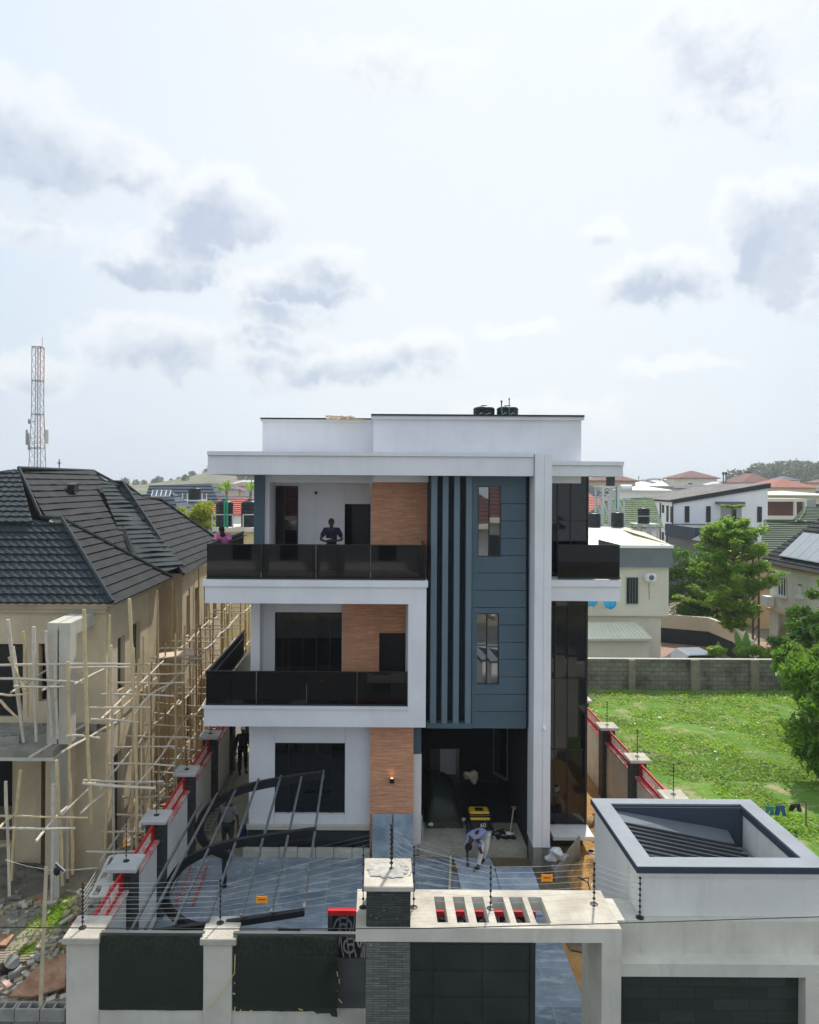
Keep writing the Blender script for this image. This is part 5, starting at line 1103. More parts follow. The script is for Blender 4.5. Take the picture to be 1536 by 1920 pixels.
for dx in (-.6, .1, .8):
    for yy in (54.4, 55.8): m.bar((c.x+dx, yy, 0), (c.x+dx, yy, c.z-.1), .1, .1)
for dx in (-.7, .85): m.bar((c.x+dx, 54.3, c.z), (c.x+dx, 54.3, c.z+.55), .05, .05)
m.bar((c.x-.7, 54.3, c.z+.55), (c.x+.85, 54.3, c.z+.55), .05, .05); m.build('frame', ALU, st)
for a2, y_ in ((1115, 989), (1158, 989)):
    c = P(a2, y_, 55.5); t = thing('block_platform', (c.x, 55.5, 0), 'concrete block base under the %s water tank' % ('dark grey' if a2 == 1115 else 'black lower tower'), 'platform'); m = MB(); m.box(c.x-.9, c.x+.9, 54.6, 57, 0, c.z-.03); m.build('block_base', CONC, t)
# twin tanks on poles, far
for px in (1356.5, 1361.5):
    c = P(px, 890, 140); t = water_tank(c, .22, .5, 'tiny tank of the twin pole tanks on the skyline, %s one' % ('left' if px < 1360 else 'right'), 'twin pole tanks'); m = MB(); m.bar(c-Vector((0, 0, 9)), c, .18, .18); m.build('pole', STEEL, t)
# porch house at right
t = thing('porch_house', P(1490, 960, 85), 'house with maroon wall behind a cream framed porch at right', 'house')
m = MB(); x0_, x1_, z0_, z1_ = px_wall(85, 1438, 935, 1540, 990); m.box(x0_, x1_, 87, 95, 0, z1_-.2); m.build('wall', ROOFBR, t)
m = MB(); m.box(x0_, P(1513, 935, 85).x, 85, 88, z1_-.35, z1_); [m.box(P(a2, 960, 85).x, P(b3, 960, 85).x, 85, 85.3, 0, z1_-.35) for a2, b3 in ((1490, 1494), (1509, 1513))]; zq = P(1460, 967, 85).z; m.box(x0_, P(1494, 967, 85).x, 84.9, 85.3, zq-.5, zq); m.build('porch_frame', CREAM, t)
m = MB(); m.box(P(1513, 950, 86).x, x1_, 86, 90, 0, z1_-.1); m.build('side_block', mat('grey_block', (.3, .33, .32), .9, .1, 1), t)
# green roof right
t = thing('dark_green_roof_house', P(1470, 1040, 56), 'house with a dark green tiled roof facing the camera at right', 'house')
m = MB(); roof_rows(m, [P(1421, 1047, 54), P(1560, 1047, 54), P(1560, 977, 60), P(1434, 977, 60)], .40, .06); roof_rows(m, [P(1484, 977, 59.5), P(1600, 977, 59.5), P(1600, 950, 63), P(1510, 950, 63)], .4, .06); m.build('roof', ROOFGR, t)
m = MB(); m.tube([P(1434, 977, 60), P(1441, 992, 58.5)], .12, 6); m.tube([P(1434, 976, 60), P(1490, 976, 59.6)], .1, 6); m.tube([P(1510, 950, 63), P(1508, 962, 61), P(1498, 977, 59.6)], .1, 6); m.build('ridge_caps', ROOFGR, t)
m = MB(); m.box(P(1430, 1046, 54).x, P(1560, 1046, 54).x, 54.5, 60, 0, P(1480, 1046, 54).z); m.build('wall', mat('orange_wall', (.55, .38, .22), .9, .1, 1), t)
# solar house
sh = thing('solar_house', (27, 48, 0), 'ivory house with large solar panels on a dark roof at the right edge', 'house')
spn = lambda mb, n, mt, label=None, **k: tag(mb.build(n, mt, sh, **k), label)
SX = 25.9; ez = P(1436, 1053, 49.6).z
cutw = MB(); cutw.box(SX, SX+8, 42, 49, 2.4, ez); cutw.box(SX+.3, SX+8, 42.3, 49, 0, 2.4); cutw.box(SX, SX+.3, 48, 49, 0, 2.4)
spn(cutw, 'wall', mat('ivory_wall2', (.68, .68, .60), .85, .05, .5, streak=.15))
m = MB(); m.box(SX-.12, SX, 41.9, 49.1, ez-.25, ez-.05); m.box(SX-.15, SX, 41.9, 49.1, 2.35, 2.5); spn(m, 'trim', mat('ochre_trim', (.62, .48, .25), .8, .1, 1))
def warch(y0, y1, z0, z1): 
    m = MB(); m.box(SX-.03, SX+.05, y0, y1, z0, z1); w = spn(m, 'window', BLACKM); m = MB()
    for y in (y0, (y0*2+y1)/3, (y0+2*y1)/3, y1): m.box(SX-.06, SX-.03, y-.04, y+.04, z0, z1)
    m.box(SX-.06, SX-.03, y0, y1, z1-.1, z1); m.box(SX-.2, SX, y0-.15, y1+.15, z0-.15, z0); m.build('frame', WHITEP, w)
warch(47.0, 47.9, 3.55, 4.75); warch(45.3, 45.6, 3.8, 4.5)
m = MB(); cy_ = 46.2; pts = [(SX-.02, cy_+1.7*math.cos(a), .6+1.6*math.sin(a)) for a in [math.pi*i/14 for i in range(15)]]+[(SX-.02, cy_-1.7, 0), (SX-.02, cy_+1.7, 0)]; m.prism(pts, (.04, 0, 0)); spn(m, 'arched_gate', mat('brown_gate', (.26, .22, .13), .8, .15, 3))
m = MB(); m.box(SX-.55, SX-.1, 48.3, 49, 2.7, 3.3); spn(m, 'air_conditioner', WHITEP)
r0 = Vector((SX-.5, 41.5, ez)); r1 = Vector((SX-.5, 49.6, ez)); r2_ = Vector((SX+3.3, 47.6, ez+3.6)); r3_ = Vector((SX+3.3, 41.5, ez+3.6))
m = MB(); roof_rows(m, [r0, r1, r2_, r3_], .35, .05, 0, .2); m.add([r1, r2_, r2_+Vector((5, 0, 0)), r1+Vector((9, 0, 0))], [(0, 1, 2, 3)]); spn(m, 'roof', ROOFC)
sn = (r1-r0).cross(r3_-r0).normalized(); sn = sn if sn.z > 0 else -sn; dv_ = (r3_-r0).normalized(); dy_ = Vector((0, 1, 0))
st2 = thing('solar_array', (26.5, 45, ez+1), 'large grey solar panel array on the dark roof at the right edge', 'solar panels')
for i in range(7):
    c = r0+dv_*1.75+dy_*(1.6+i*1.02)+sn*.16
    if c.y > 47.7: continue
    m = MB(); m.obox(c, dv_, dy_, sn, 1.05, .49, .02); m.build('panel', mat('solar_glare', (.30, .33, .36), .25, .05, 1, spec=.8) if i == 0 else bpy.data.materials['solar_glare'], st2)
    m = MB(); m.obox(c-sn*.01, dv_, dy_, sn, 1.08, .51, .012); m.build('frame', FRM, st2)
# tv antenna tower beside tree, parked car
t = thing('lattice_pole', (21.5, 47.3, 0), 'rusty brown lattice pole behind the bright tree', 'pole'); c = G(1424, 1190, 0)
m = MB(); D = 47
for dx in (-8, 3): m.bar(P(1420+dx, 1210, D), P(1420+dx, 1035, D), .09, .09)
for i in range(8): m.bar(P(1412, 1205-i*20, D), P(1423, 1190-i*20, D), .05, .05)
m.build('lattice', mat('rust', (.12, .09, .07), .8, .2, 2), t)
cr = thing('parked_car', (17.6, 40.2, 0), 'silver car parked behind the block wall, only its roof showing', 'car')
CARP = mat('silver_car_paint', (.42, .46, .52), .25, .03, 1, metal=.5)
xc, yc = 17.75, 40.3
prof = [(-2.0, .35), (-2.05, .75), (-1.5, .88), (-.85, 1.36), (.55, 1.40), (1.15, 1.0), (2.0, .85), (2.05, .4)]
m = MB(); m.prism([(xc+a_2*.92, yc, b3) for a_2, b3 in prof], (0, 1.7, 0)); m.build('body', CARP, cr, bevel=.06)
m = MB(); m.prism([(xc+a_2*.92, yc-.01, b3) for a_2, b3 in ((-1.35, .9), (-.82, 1.30), (.5, 1.33), (1.0, 1.0), (1.0, .92))], (0, 1.72, 0)); m.build('window', GLASSD, cr)
for a_2 in (-1.3, 1.3):
    for yy in (yc+.02, yc+1.5): m = MB(); m.tube([(xc+a_2*.92, yy, .32), (xc+a_2*.92, yy+.18, .32)], .32, 14); m.build('wheel', BLACKM, cr)
# ---------------------------------------------------------------- vegetation
def leaves(name, mt, pts, size, seed, parent=None, droop=.3, asp=.42, up=.35, curve=False):
    rg = np.random.default_rng(seed); pts = np.asarray(pts, dtype=np.float32); n = len(pts)
    nrm = rg.normal(size=(n, 3)); nrm[:, 2] = np.abs(nrm[:, 2])+up; nrm /= np.linalg.norm(nrm, axis=1, keepdims=True)
    a = rg.normal(size=(n, 3)); a[:, 2] -= droop; a -= nrm*np.sum(a*nrm, axis=1, keepdims=True); a /= np.linalg.norm(a, axis=1, keepdims=True)+1e-6
    b = np.cross(nrm, a); s = (size*rg.uniform(.6, 1.35, n))[:, None]
    V = np.stack([pts-a*s, pts-b*s*asp+a*s*.1, pts+a*s-nrm*s*.25, pts+b*s*asp+a*s*.1], axis=1).reshape(-1, 3)
    if parent: o_ = org(parent); V = V-np.array([o_.x, o_.y, o_.z], dtype=np.float32)
    me = bpy.data.meshes.new(name); me.vertices.add(4*n); me.vertices.foreach_set('co', V.astype(np.float32).ravel()); me.loops.add(4*n); me.loops.foreach_set('vertex_index', np.arange(4*n, dtype=np.int32))
    me.polygons.add(n); me.polygons.foreach_set('loop_start', np.arange(0, 4*n, 4, dtype=np.int32)); me.polygons.foreach_set('loop_total', np.full(n, 4, dtype=np.int32)); me.update(calc_edges=True); me.materials.append(mt)
    o = bpy.data.objects.new(name, me); S.collection.objects.link(o)
    if parent: o.parent = parent; ORG[o.name] = org(parent)
    return o
def clump_pts(clumps, n, seed, shell=.55):
    rg = np.random.default_rng(seed); w = np.array([c[3]*c[4]*c[5] if len(c) > 5 else c[3]**3 for c in clumps])**.7; w /= w.sum(); out = []
    for c, k in zip(clumps, w):
        m = int(n*k)+1; d = rg.normal(size=(m, 3)); d /= np.linalg.norm(d, axis=1, keepdims=True); r = (shell+(1-shell)*rg.random(m))**.8*rg.uniform(.75, 1.12, m)
        rad = np.array([c[3], c[4] if len(c) > 5 else c[3], c[5] if len(c) > 5 else c[3]]); out.append(np.array(c[:3])+d*r[:, None]*rad)
    return np.concatenate(out)
def tree(name, label, base, centre, rx, rz, ncl, cl, nleaf, lsize, mt, seed, ry=None, trunk_r=.18, group=None, droop=.3, bottom=-.8, asp=.36):
    rr = random.Random(seed); t = thing(name, base, label, 'tree', group); c = Vector(centre); ry = ry or rx; cls = []; b = Vector(base)
    m = MB(); fork = b.lerp(c, .55); m.tube([b, b.lerp(fork, .5)+Vector((rr.uniform(-.1, .1), 0, 0)), fork], [trunk_r, trunk_r*.85, trunk_r*.7], 8)
    while len(cls) < ncl:
        p = Vector((rr.uniform(-1, 1), rr.uniform(-1, 1), rr.uniform(bottom, 1)))
        if p.length > 1 or p.length < .35: continue
        q = c+Vector((p.x*rx, p.y*ry, p.z*rz)); r = cl*rr.uniform(.6, 1.3); cls.append((q.x, q.y, q.z, r*1.15, r*1.15, r*.8))
        if len(cls) % 3 == 0: m.tube([fork, fork.lerp(q, .5)+Vector((0, 0, .1)), q], [trunk_r*.45, trunk_r*.25, trunk_r*.08], 5)
    m.build('trunk', BARK, t, True); leaves('crown', mt, clump_pts(cls, nleaf, seed, .15), lsize, seed, t, droop, asp); return t
# tiered bright tree
tb_ = G(1388, 1237, 0); D = 45.5; base = Vector((P(1384, 1200, D).x, D, 0))
t = thing('tiered_tree', base, 'tall bright green tree with tiered feathery branches and a slim trunk', 'tree')
topz = P(1374, 980, D).z; m = MB(); m.tube([base, base+Vector((-.1, 0, 3)), Vector((P(1374, 955, D).x, D, topz))], [.16, .12, .03], 8); cls = []; rr = random.Random(5)
lev = [(1172, 20, 2.4), (1140, 52, 2.9), (1115, 76, 3.0), (1090, 62, 2.9), (1068, 52, 2.5), (1044, 50, 2.2), (1022, 44, 1.9), (1004, 46, 1.7), (990, 22, 1.0)]
br = MB()
for y, w, _ in lev:
    z = P(1374, y, D).z; L = w/F*D*1.05; k = 9
    for i in range(k):
        a = 2*math.pi*(i+rr.random()*.7)/k; l = L*rr.uniform(.65, 1.15); o_ = Vector((P(1376, y, D).x, D, z-.35+rr.uniform(-.3, .3))); tip = o_+Vector((math.cos(a)*l, math.sin(a)*l, .15+l*rr.uniform(.2, .55))); br.tube([o_, o_.lerp(tip, .5)+Vector((0, 0, -.05)), tip], [.05, .03, .01], 4)
        for s in range(1, 7):
            f = .25+.78*s/6; p = o_.lerp(tip, f); sz = rr.uniform(.26, .5); cls.append((p.x+rr.uniform(-.2, .2), p.y, p.z+rr.uniform(-.15, .25), sz, sz, sz*rr.uniform(.4, .8)))
for px, py in ((1270, 1118), (1290, 1124), (1308, 1128), (1326, 1135), (1440, 1085), (1447, 1070), (1430, 1092)): p = P(px, py, D-.5); cls.append((p.x, p.y, p.z, .42, .4, .16)); br.tube([Vector((P(1376, 1150, D).x, D, P(1376, 1150, D).z)), p], [.05, .02], 4)
m.v += []; m.build('trunk', BARK, t, True); br.build('branches', BARK, t, True); leaves('crown', L_LIGHT, clump_pts(cls, 34000, 5, .2), .10, 5, t, 0.0, .5, .9)
c = P(1374, 950, D+1.6); m = None
tt = thing('umbrella_tree', Vector((c.x, D+1.6, 0)), 'small flat topped feathery tree rising above the tiered tree', 'tree'); m = MB(); m.tube([Vector((c.x, D+1.6, 0)), P(1373, 952, D+1.6)], [.06, .03], 6); m.build('trunk', BARK, tt); leaves('crown', L_LIGHT, clump_pts([(c.x+dx, D+1.6, c.z+abs(dx)*.12, .33, .3, .08) for dx in (-.5, -.25, 0, .25, .5)], 1500, 3, .2), .07, 3, tt, 0, .5, 1)
tree('mango_tree', 'dense dark green tree left of the tiered tree, beside the cream house', Vector((P(1300, 1180, 53).x, 53, 0)), P(1292, 1090, 53), 2.0, 2.9, 42, .72, 17000, .12, L_DARK, 21, trunk_r=.2)
tree('mango_tree', 'dark bushy tree behind the trunk of the tiered tree', Vector((P(1345, 1180, 52).x, 52, 0)), P(1350, 1110, 52), 1.8, 2.2, 26, .7, 9000, .12, L_DARK, 22, trunk_r=.2)
tree('mango_tree', 'large near mango tree with drooping glossy leaves at the right edge', Vector((17.2, 26.3, 0)), Vector((17.05, 26.3, 2.5)), 2.0, 2.6, 60, .55, 24000, .15, L_MANGO, 31, ry=2.2, trunk_r=.2, droop=1.3, bottom=-.9)
tree('guava_tree', 'upright leafy tree above the mango tree at the right edge', Vector((P(1545, 1200, 36).x, 36, 0)), P(1542, 1165, 36), 1.45, 2.1, 34, .42, 8000, .13, L_DARK, 33, trunk_r=.14)
tree('garden_bush', 'bright rounded bush between mango tree and block wall', Vector((P(1510, 1250, 33).x, 33, 0)), P(1512, 1250, 32), 1.25, .9, 24, .42, 7000, .13, L_MANGO, 37, trunk_r=.1, droop=.9)
tree('garden_bush', 'dark bush behind the right end of the block wall', Vector((P(1475, 1210, 40).x, 40, 0)), P(1477, 1210, 40), .8, .7, 14, .35, 2600, .1, L_DARK, 38, trunk_r=.08)
tree('acacia_tree', 'yellow green tree behind the left roof and below the dark roofed house', Vector((P(368, 1000, 46).x, 46, 0)), P(370, 966, 46), 1.15, .95, 24, .42, 6000, .10, L_YEL, 41)
for i, (px, py, D, r) in enumerate(((425, 920, 75, .9), (470, 921, 78, 1.0), (412, 926, 76, .8))):
    c = P(px, py, D); t = thing('palm_tree', (c.x, D, 0), ('spiky palm behind the red roof, nearest the dark roof', 'palm top beside the slate corner column', 'low bushy palm at the edge of the red roof')[i], 'tree', 'palms behind the red roof'); m = MB(); m.tube([(c.x, D, 0), (c.x, D, c.z)], [.2, .15], 6); m.build('trunk', BARK, t); m = MB(); rr = random.Random(i)
    for k in range(22):
        a = rr.uniform(0, 6.28); e = rr.uniform(-.1, 1.3); tip = c+Vector((math.cos(a)*math.cos(e), math.sin(a)*math.cos(e), math.sin(e)))*r*1.3; md_ = c.lerp(tip, .55)+Vector((0, 0, .2)); sd = Vector((-math.sin(a), math.cos(a), 0))*.14; m.add([c, md_+sd, tip, md_-sd], [(0, 1, 2, 3)])
    m.build('fronds', L_LIGHT, t)
# bananas
def banana(base, specs, label, seed):
    t = thing('banana_plant', base, label, 'plant', 'banana plants behind the block wall'); m = MB(); b = Vector(base); m.tube([b, b+Vector((0, 0, .9))], [.13, .09], 7); m.build('stem', mat('banana_stem', (.22, .28, .10), .8, .1, 3) if 'banana_stem' not in bpy.data.materials else bpy.data.materials['banana_stem'], t)
    rr = random.Random(seed)
    for (dx, dz, L, w) in specs:
        m = MB(); p0 = b+Vector((0, 0, .8)); n = 9; d = Vector((dx, rr.uniform(-.3, .3), dz)).normalized(); vs = []; fs = []
        for i in range(n+1):
            s = i/n; p = p0+d*L*s+Vector((0, 0, -.42*L*s*s*(1 if abs(dx) > .3 else .15))); ww = w*math.sin(math.pi*min(1, .12+s*.88))**.6; sd = d.cross(Vector((0, 1, .25))).normalized(); vs += [p+sd*ww+Vector((0, -.02, -.3*ww)), p, p-sd*ww+Vector((0, 0, -.3*ww))]
        for i in range(n): fs += [(3*i, 3*i+1, 3*i+4, 3*i+3), (3*i+1, 3*i+2, 3*i+5, 3*i+4)]
        m.add(vs, fs); m.build('leaf', L_BAN, t, True)
banana(Vector((P(1346, 1210, 41.5).x, 41.5, 0)), [(-.6, 1, 1.3, .18), (.35, 1, 1.2, .2), (.1, 1, 1.1, .2), (-.9, .5, 1, .2), (.9, .4, .9, .15)], 'banana plant left of the tiered tree trunk', 1)
banana(Vector((P(1396, 1215, 41).x, 41, 0)), [(-.15, 1, 1.9, .22), (.2, 1, 1.9, .24), (0.05, 1, 1.5, .2), (.6, .4, 1.1, .2)], 'tall upright banana plant right of the tiered tree trunk', 2)
banana(Vector((P(1480, 1225, 40).x, 40, 0)), [(-.35, 1, 1.6, .24), (-1, .8, 2.3, .22), (.8, .5, 1, .2), (-.7, .2, 1.3, .2)], 'banana plant with a long arching leaf near the arched gate', 3)
pts = clump_pts([(P(x, y, 40).x, 40+R.uniform(-.4, .8), P(x, y, 40).z, .5, .4, .25) for x, y in ((1405, 1225), (1425, 1222), (1440, 1225), (1455, 1224), (1350, 1222), (1465, 1222), (1485, 1226), (1500, 1228))], 3500, 9)
tag(leaves('ground_cover_plants', L_LIGHT, pts, .13, 9), 'low broad leafed plants along the far side of the block wall', 'plants', kind='stuff')
# hill trees (far), far tree mass
def farmass(label, X0_, X1_, Y0_, Y1_, n, r, seed, mt=None):
    rr = random.Random(seed); cl = []
    for i in range(n):
        x = rr.uniform(X0_, X1_); y = rr.uniform(Y0_, Y1_); s = r*rr.uniform(.5, 1.4); cl.append((x, y, terrain(x, y)+s*.6, s, s, s*.8))
    tag(leaves('distant_trees', mt or L_FAR, clump_pts(cl, n*150, seed), r*.28, seed), label, 'trees', kind='stuff')
farmass('hazy trees and scrub on the distant left hill', -150, -60, 430, 540, 55, 2.6, 51)
farmass('tree covered hill at the far right of the skyline', 235, 330, 400, 520, 170, 6, 52)
farmass('distant trees scattered between the far houses on the right', 45, 300, 150, 420, 90, 3.2, 53)
farmass('trees in the low ground beyond the left roofs', -100, -15, 75, 200, 60, 1.7, 54)
for i, (px, py, D, r, lb) in enumerate(((1400, 893, 160, 1.2, 'small dark tree on the skyline, right of a thin aerial'), (1387, 896, 165, .9, 'small dark tree beneath a thin aerial on the skyline'), (1500, 884, 380, 6.5, 'broad green treetop on the far right hill'))):
    c = P(px, py, D); tree('distant_tree', lb, (c.x, D, terrain(c.x, D)), c, r*1.5, r, 10, r*.5, 900, r*.12, L_FAR, 60+i, trunk_r=.15)
for i, (px, y0_, y1_, D) in enumerate(((1388, 880, 900, 165), (1374, 888, 905, 170), (1198, 892, 905, 200), (1237, 896, 905, 220), (1245, 898, 905, 220), (1215, 898, 906, 210))):
    t = thing('aerial_pole', P(px, y1_, D), ('thin aerial above the small dark skyline tree', 'lone thin pole right of the twin tanks', 'thin pole beside the nearest maroon roof', 'thicker pole on the middle skyline', 'thin pole next to the thicker skyline pole', 'faint pole left of the middle skyline')[i], 'pole', 'poles on the skyline'); m = MB(); m.bar(P(px, y1_+3, D), P(px, y0_, D), .14, .14); m.bar(P(px-1.5, y0_+3, D), P(px+1.5, y0_+3, D), .1, .1); m.build('pole', STEEL, t)
# lawn
rg = np.random.default_rng(4); n = 150000; gx = rg.uniform(8.1, 27, n); gy = 38.2-(38.2-14.5)*rg.random(n)**.75
k = np.array([mnoise.noise(Vector((x*.45, y*.45, 2)))+.5*mnoise.noise(Vector((x*1.7, y*1.7, 5))) for x, y in zip(gx, gy)]); keep = k > -.30+.20*rg.random(n); gx, gy, k = gx[keep], gy[keep], k[keep]
tag(leaves('lawn_weeds', L_GRASS, np.stack([gx, gy, .03+.07*rg.random(len(gx))+.06*np.clip(k, 0, 1)], 1), .058, 4, droop=0, asp=.5, up=1.0), 'bright green creeping weeds covering the open plot', 'ground cover', kind='stuff')
n = 3800; q = rg.random(n); cx_ = rg.choice([0, 1, 2, 3, 4, 5], n); cc_ = np.array([G(88, 1745, 0)[:2], G(75, 1762, 0)[:2], G(110, 1725, 0)[:2], G(95, 1800, 0)[:2], G(50, 1795, 0)[:2], G(125, 1708, 0)[:2]])
sg_ = np.array([.26, .22, .20, .15, .10, .2]); g2 = cc_[cx_]+rg.normal(size=(n, 2))*sg_[cx_][:, None]*[1, 1.3]; g2 = g2[(g2[:, 0] < -5.5) & (g2[:, 1] > 13.9)]
tag(leaves('grass_tufts', L_GRASS, np.stack([g2[:, 0], g2[:, 1], .05+.10*rg.random(len(g2))], 1), .05, 8, droop=0, asp=.3, up=.5), 'bright grass tufts growing through the rubble beside the left fence', 'grass', kind='stuff')
# ---------------------------------------------------------------- rubble
rub = MB(); rr = random.Random(12); RUBM = [mat('rubble_tan', (.42, .34, .23), .9, .2, 3), mat('rubble_grey', (.30, .29, .26), .95, .2, 3), mat('rubble_pale', (.58, .54, .47), .9, .15, 3), mat('rubble_brown', (.32, .18, .09), .9, .2, 3)]
def gz_(x, y): return .06
for i in range(1700):
    y = rr.uniform(15.2, 34); x = rr.uniform(-7.1 if y > 20 else -7.4, -5.5) if rr.random() < .86 else rr.uniform(-9, -5.5)
    if y > 19.5 and x < -6.95: continue
    a = rr.uniform(0, 3.14); L = rr.uniform(.08, .38); w = rr.uniform(.05, .14); ux = Vector((math.cos(a), math.sin(a), rr.uniform(-.25, .25))).normalized(); uy = Vector((-math.sin(a), math.cos(a), 0)); uz = ux.cross(uy)
    rub.obox((x, y, .05+rr.uniform(0, .16)*(1-abs(x+6.3)*.3)), ux, uy, uz, L/2, w/2, rr.uniform(.01, .05), rr.choice([0, 0, 0, 1, 1, 2, 3]))
for i in range(500):
    y = rr.uniform(13.9, 18.5); x = rr.uniform(-9.8, -5.5); r = rr.uniform(.02, .09); rub.obox((x, y, .05+r*.3), Vector((1, .3, .2)).normalized(), Vector((-.3, 1, 0)).normalized(), Vector((-.2, 0, 1)).normalized(), r, r*.8, r*.5, rr.choice([1, 1, 2, 0]))
solo(rub, 'rubble', RUBM, 'broken timber offcuts and stones strewn along the side alley of the unfinished house', 'rubble', kind='stuff')
lit = MB()
for i in range(60):
    x = rr.uniform(8.5, 24); y = rr.uniform(16, 37); lit.obox((x, y, .1), (1, 0, 0), (0, 1, 0), (0, 0, 1), rr.uniform(.02, .07), rr.uniform(.02, .06), .02, rr.choice([0, 1]))
solo(lit, 'litter', [WHITEP, RUBM[0]], 'small scraps of pale litter scattered over the green plot', 'litter', kind='stuff')
def mound(name, c, rx, ry, h, mt, label, cat, seed, rough=.25, n=34):
    m = MB(); vs = [(0, 0, 0)]; vs = []; c = Vector(c)
    for j in range(n+1):
        for i in range(n+1):
            u, v = i/n*2-1, j/n*2-1; d = math.sqrt(u*u+v*v); z = max(0, 1-d)**.8*h; z *= 1+rough*mnoise.fractal(Vector((u*3+seed, v*3, seed)), 1, 2, 5)*2; vs.append((c.x+u*rx, c.y+v*ry, c.z+max(-.05, z)+(-.06 if d > 1 else 0)))
    m.add(vs, [(j*(n+1)+i, j*(n+1)+i+1, (j+1)*(n+1)+i+1, (j+1)*(n+1)+i) for j in range(n) for i in range(n)]); return solo(m, name, mt, label, cat, None, True)
mound('sand_heap', G(1135, 1655), 1.05, 1.35, .62, SAND, 'orange sand heap nearest the gatehouse wall', 'sand heap', 3, .35)
mound('sand_heap', G(1128, 1563), .85, 1.0, .38, groundmat('rubbly_sand', [(.40, .27, .13), (.5, .38, .22), (.33, .22, .1)], 3, 1.0), 'rubbly tan heap beside the white ledge of the glass corner', 'sand heap', 8, .6)
mound('mortar_heap', G(30, 1650), 1.6, .9, .3, groundmat('grey_mortar', [(.17, .15, .12), (.22, .20, .16), (.14, .12, .1)], 2, .6), 'grey heap of mixed earth before the porch columns', 'earth heap', 12, .4)
# ---------------------------------------------------------------- left foreground things
hb = thing('hollow_block_wall', (-8, 13.5, 0), 'low wall of hollow concrete blocks with open cells, bottom left corner', 'block wall'); zt_h = P(60, 1888, 13.45).z
x = P(122, 1890, 13.4).x; k = 0
while x > -10.5:
    m = MB(); x1_ = x; x0_ = x-.44; y0_, y1_ = 13.38, 13.60
    for a3 in ((x0_, x1_, y0_, y0_+.04), (x0_, x1_, y1_-.04, y1_), (x0_, x0_+.04, y0_+.04, y1_-.04), (x1_-.04, x1_, y0_+.04, y1_-.04), ((x0_+x1_)/2-.02, (x0_+x1_)/2+.02, y0_+.04, y1_-.04)): m.box(*a3, zt_h-.22, zt_h)
    m.build('hollow_block', BLK if 'BLK' in globals() else RUBM[1], hb); x -= .455; k += 1
m = MB(); m.box(-10.5, P(122, 1890, 13.4).x, 13.37, 13.61, -.2, zt_h-.225); m.build('lower_courses', BLOCK, hb)
def plate(pts, th, mt, name, label, cat): m = MB(); m.prism(pts, (0, 0, -th)); return solo(m, name, mt, label, cat, bevel=0)
rust = mat('rusty_sheet', (.44, .22, .12), .85, .22, 3, col2=(.58, .36, .24))
plate([G(15, 1868, .30), G(62, 1868, .22), G(122, 1850, .2), G(124, 1790, .45), G(80, 1803, .5)], .03, rust, 'rusty_metal_sheet', 'large rust brown metal sheet lying beside the street corner post', 'metal sheet')
plate([G(-4, 1750, .2), G(26, 1752, .2), G(12, 1772, .2), G(-6, 1772, .2)], .03, rust, 'plywood_offcut', 'small reddish board lying at the left edge above the planks', 'board')
plate([G(0, 1838, .3), G(8, 1834, .3), G(25, 1846, .3), G(14, 1852, .3)], .05, mat('pink_plank', (.60, .42, .33), .8, .1, 4), 'short_plank', 'short pinkish plank near the black drum', 'plank')
c = G(22, 1803, .35); t = thing('oil_drum', c, 'black drum with a pale grey lid tipped in the rubble', 'drum'); rot = Matrix.Rotation(math.radians(28), 3, 'Y') @ Matrix.Rotation(math.radians(15), 3, 'X')
m = MB(); m.lathe((0, 0, 0), [(.155, -.3), (.17, -.2), (.16, -.1), (.17, 0)], 18); m.v = [tuple(c+rot @ Vector(v)) for v in m.v]; m.build('drum_body', BLACKM, t, True); m = MB(); m.lathe((0, 0, 0), [(.165, 0), (.165, .012), (.03, .02)], 18); m.v = [tuple(c+rot @ Vector(v)) for v in m.v]; m.build('lid', RUBM[1], t)
m = MB(); c = G(28, 1825, .15); m.obox(c, Vector((1, .4, .3)).normalized(), Vector((-.4, 1, 0)).normalized(), (0, 0, 1), .13, .1, .09); solo(m, 'concrete_chunk', RUBM[1], 'broken grey concrete block next to the black drum', 'concrete block', bevel=.02)
for i, (px, py, D, sz, lb) in enumerate(((19, 1384, 18.4, .22, 'hollow block lying at the front of the porch slab'), (78, 1363, 19.2, .20, 'hollow block standing by the concrete frame on the porch slab'))):
    c = P(px, py, D); c.z = 4.03+.1; m = MB(); ux = Vector((.95, .3, 0)).normalized(); uy = Vector((-.3, .95, 0)).normalized()
    for u_, v_, a4, b4 in ((0, -.09, .22, .015), (0, .09, .22, .015), (-.2, 0, .015, .08), (.2, 0, .015, .08), (0, 0, .015, .08)): m.obox(c+ux*u_+uy*v_, ux, uy, (0, 0, 1), a4, b4, .1)
    solo(m, 'hollow_block', RUBM[1], lb, 'concrete block', 'loose hollow blocks on the porch slab')
pl2 = MB()
for i in range(9): a5 = G(-8, 1770+i*4.5, .06+.01*i); b5 = G(rr.uniform(110, 122), 1758+i*5, .06+.012*i); pl2.bar(a5, b5, .06, .03)
solo(pl2, 'plank_stack', mat('weathered_planks', (.30, .25, .18), .9, .2, 4), 'loose stack of long weathered planks lying behind the drum', 'planks')
m = MB(); m.bar(G(76, 1886, zt_h*.98), P(87, 1625, 15.2), .07, .045); solo(m, 'timber_post', mat('timber_post_wood', (.40, .33, .22), .85, .15, 4), 'tall thin leaning timber post in front of the porch, holding a small solar lamp', 'timber post')
c = P(112, 1627, 15.1); t = thing('solar_lamp', c, 'small white framed solar panel lamp fixed near the leaning timber post', 'solar lamp'); ux = Vector((.75, 0, -.66)); uy = Vector((.5, -.6, .6)).normalized(); uz = ux.cross(uy).normalized(); uy = uz.cross(ux)
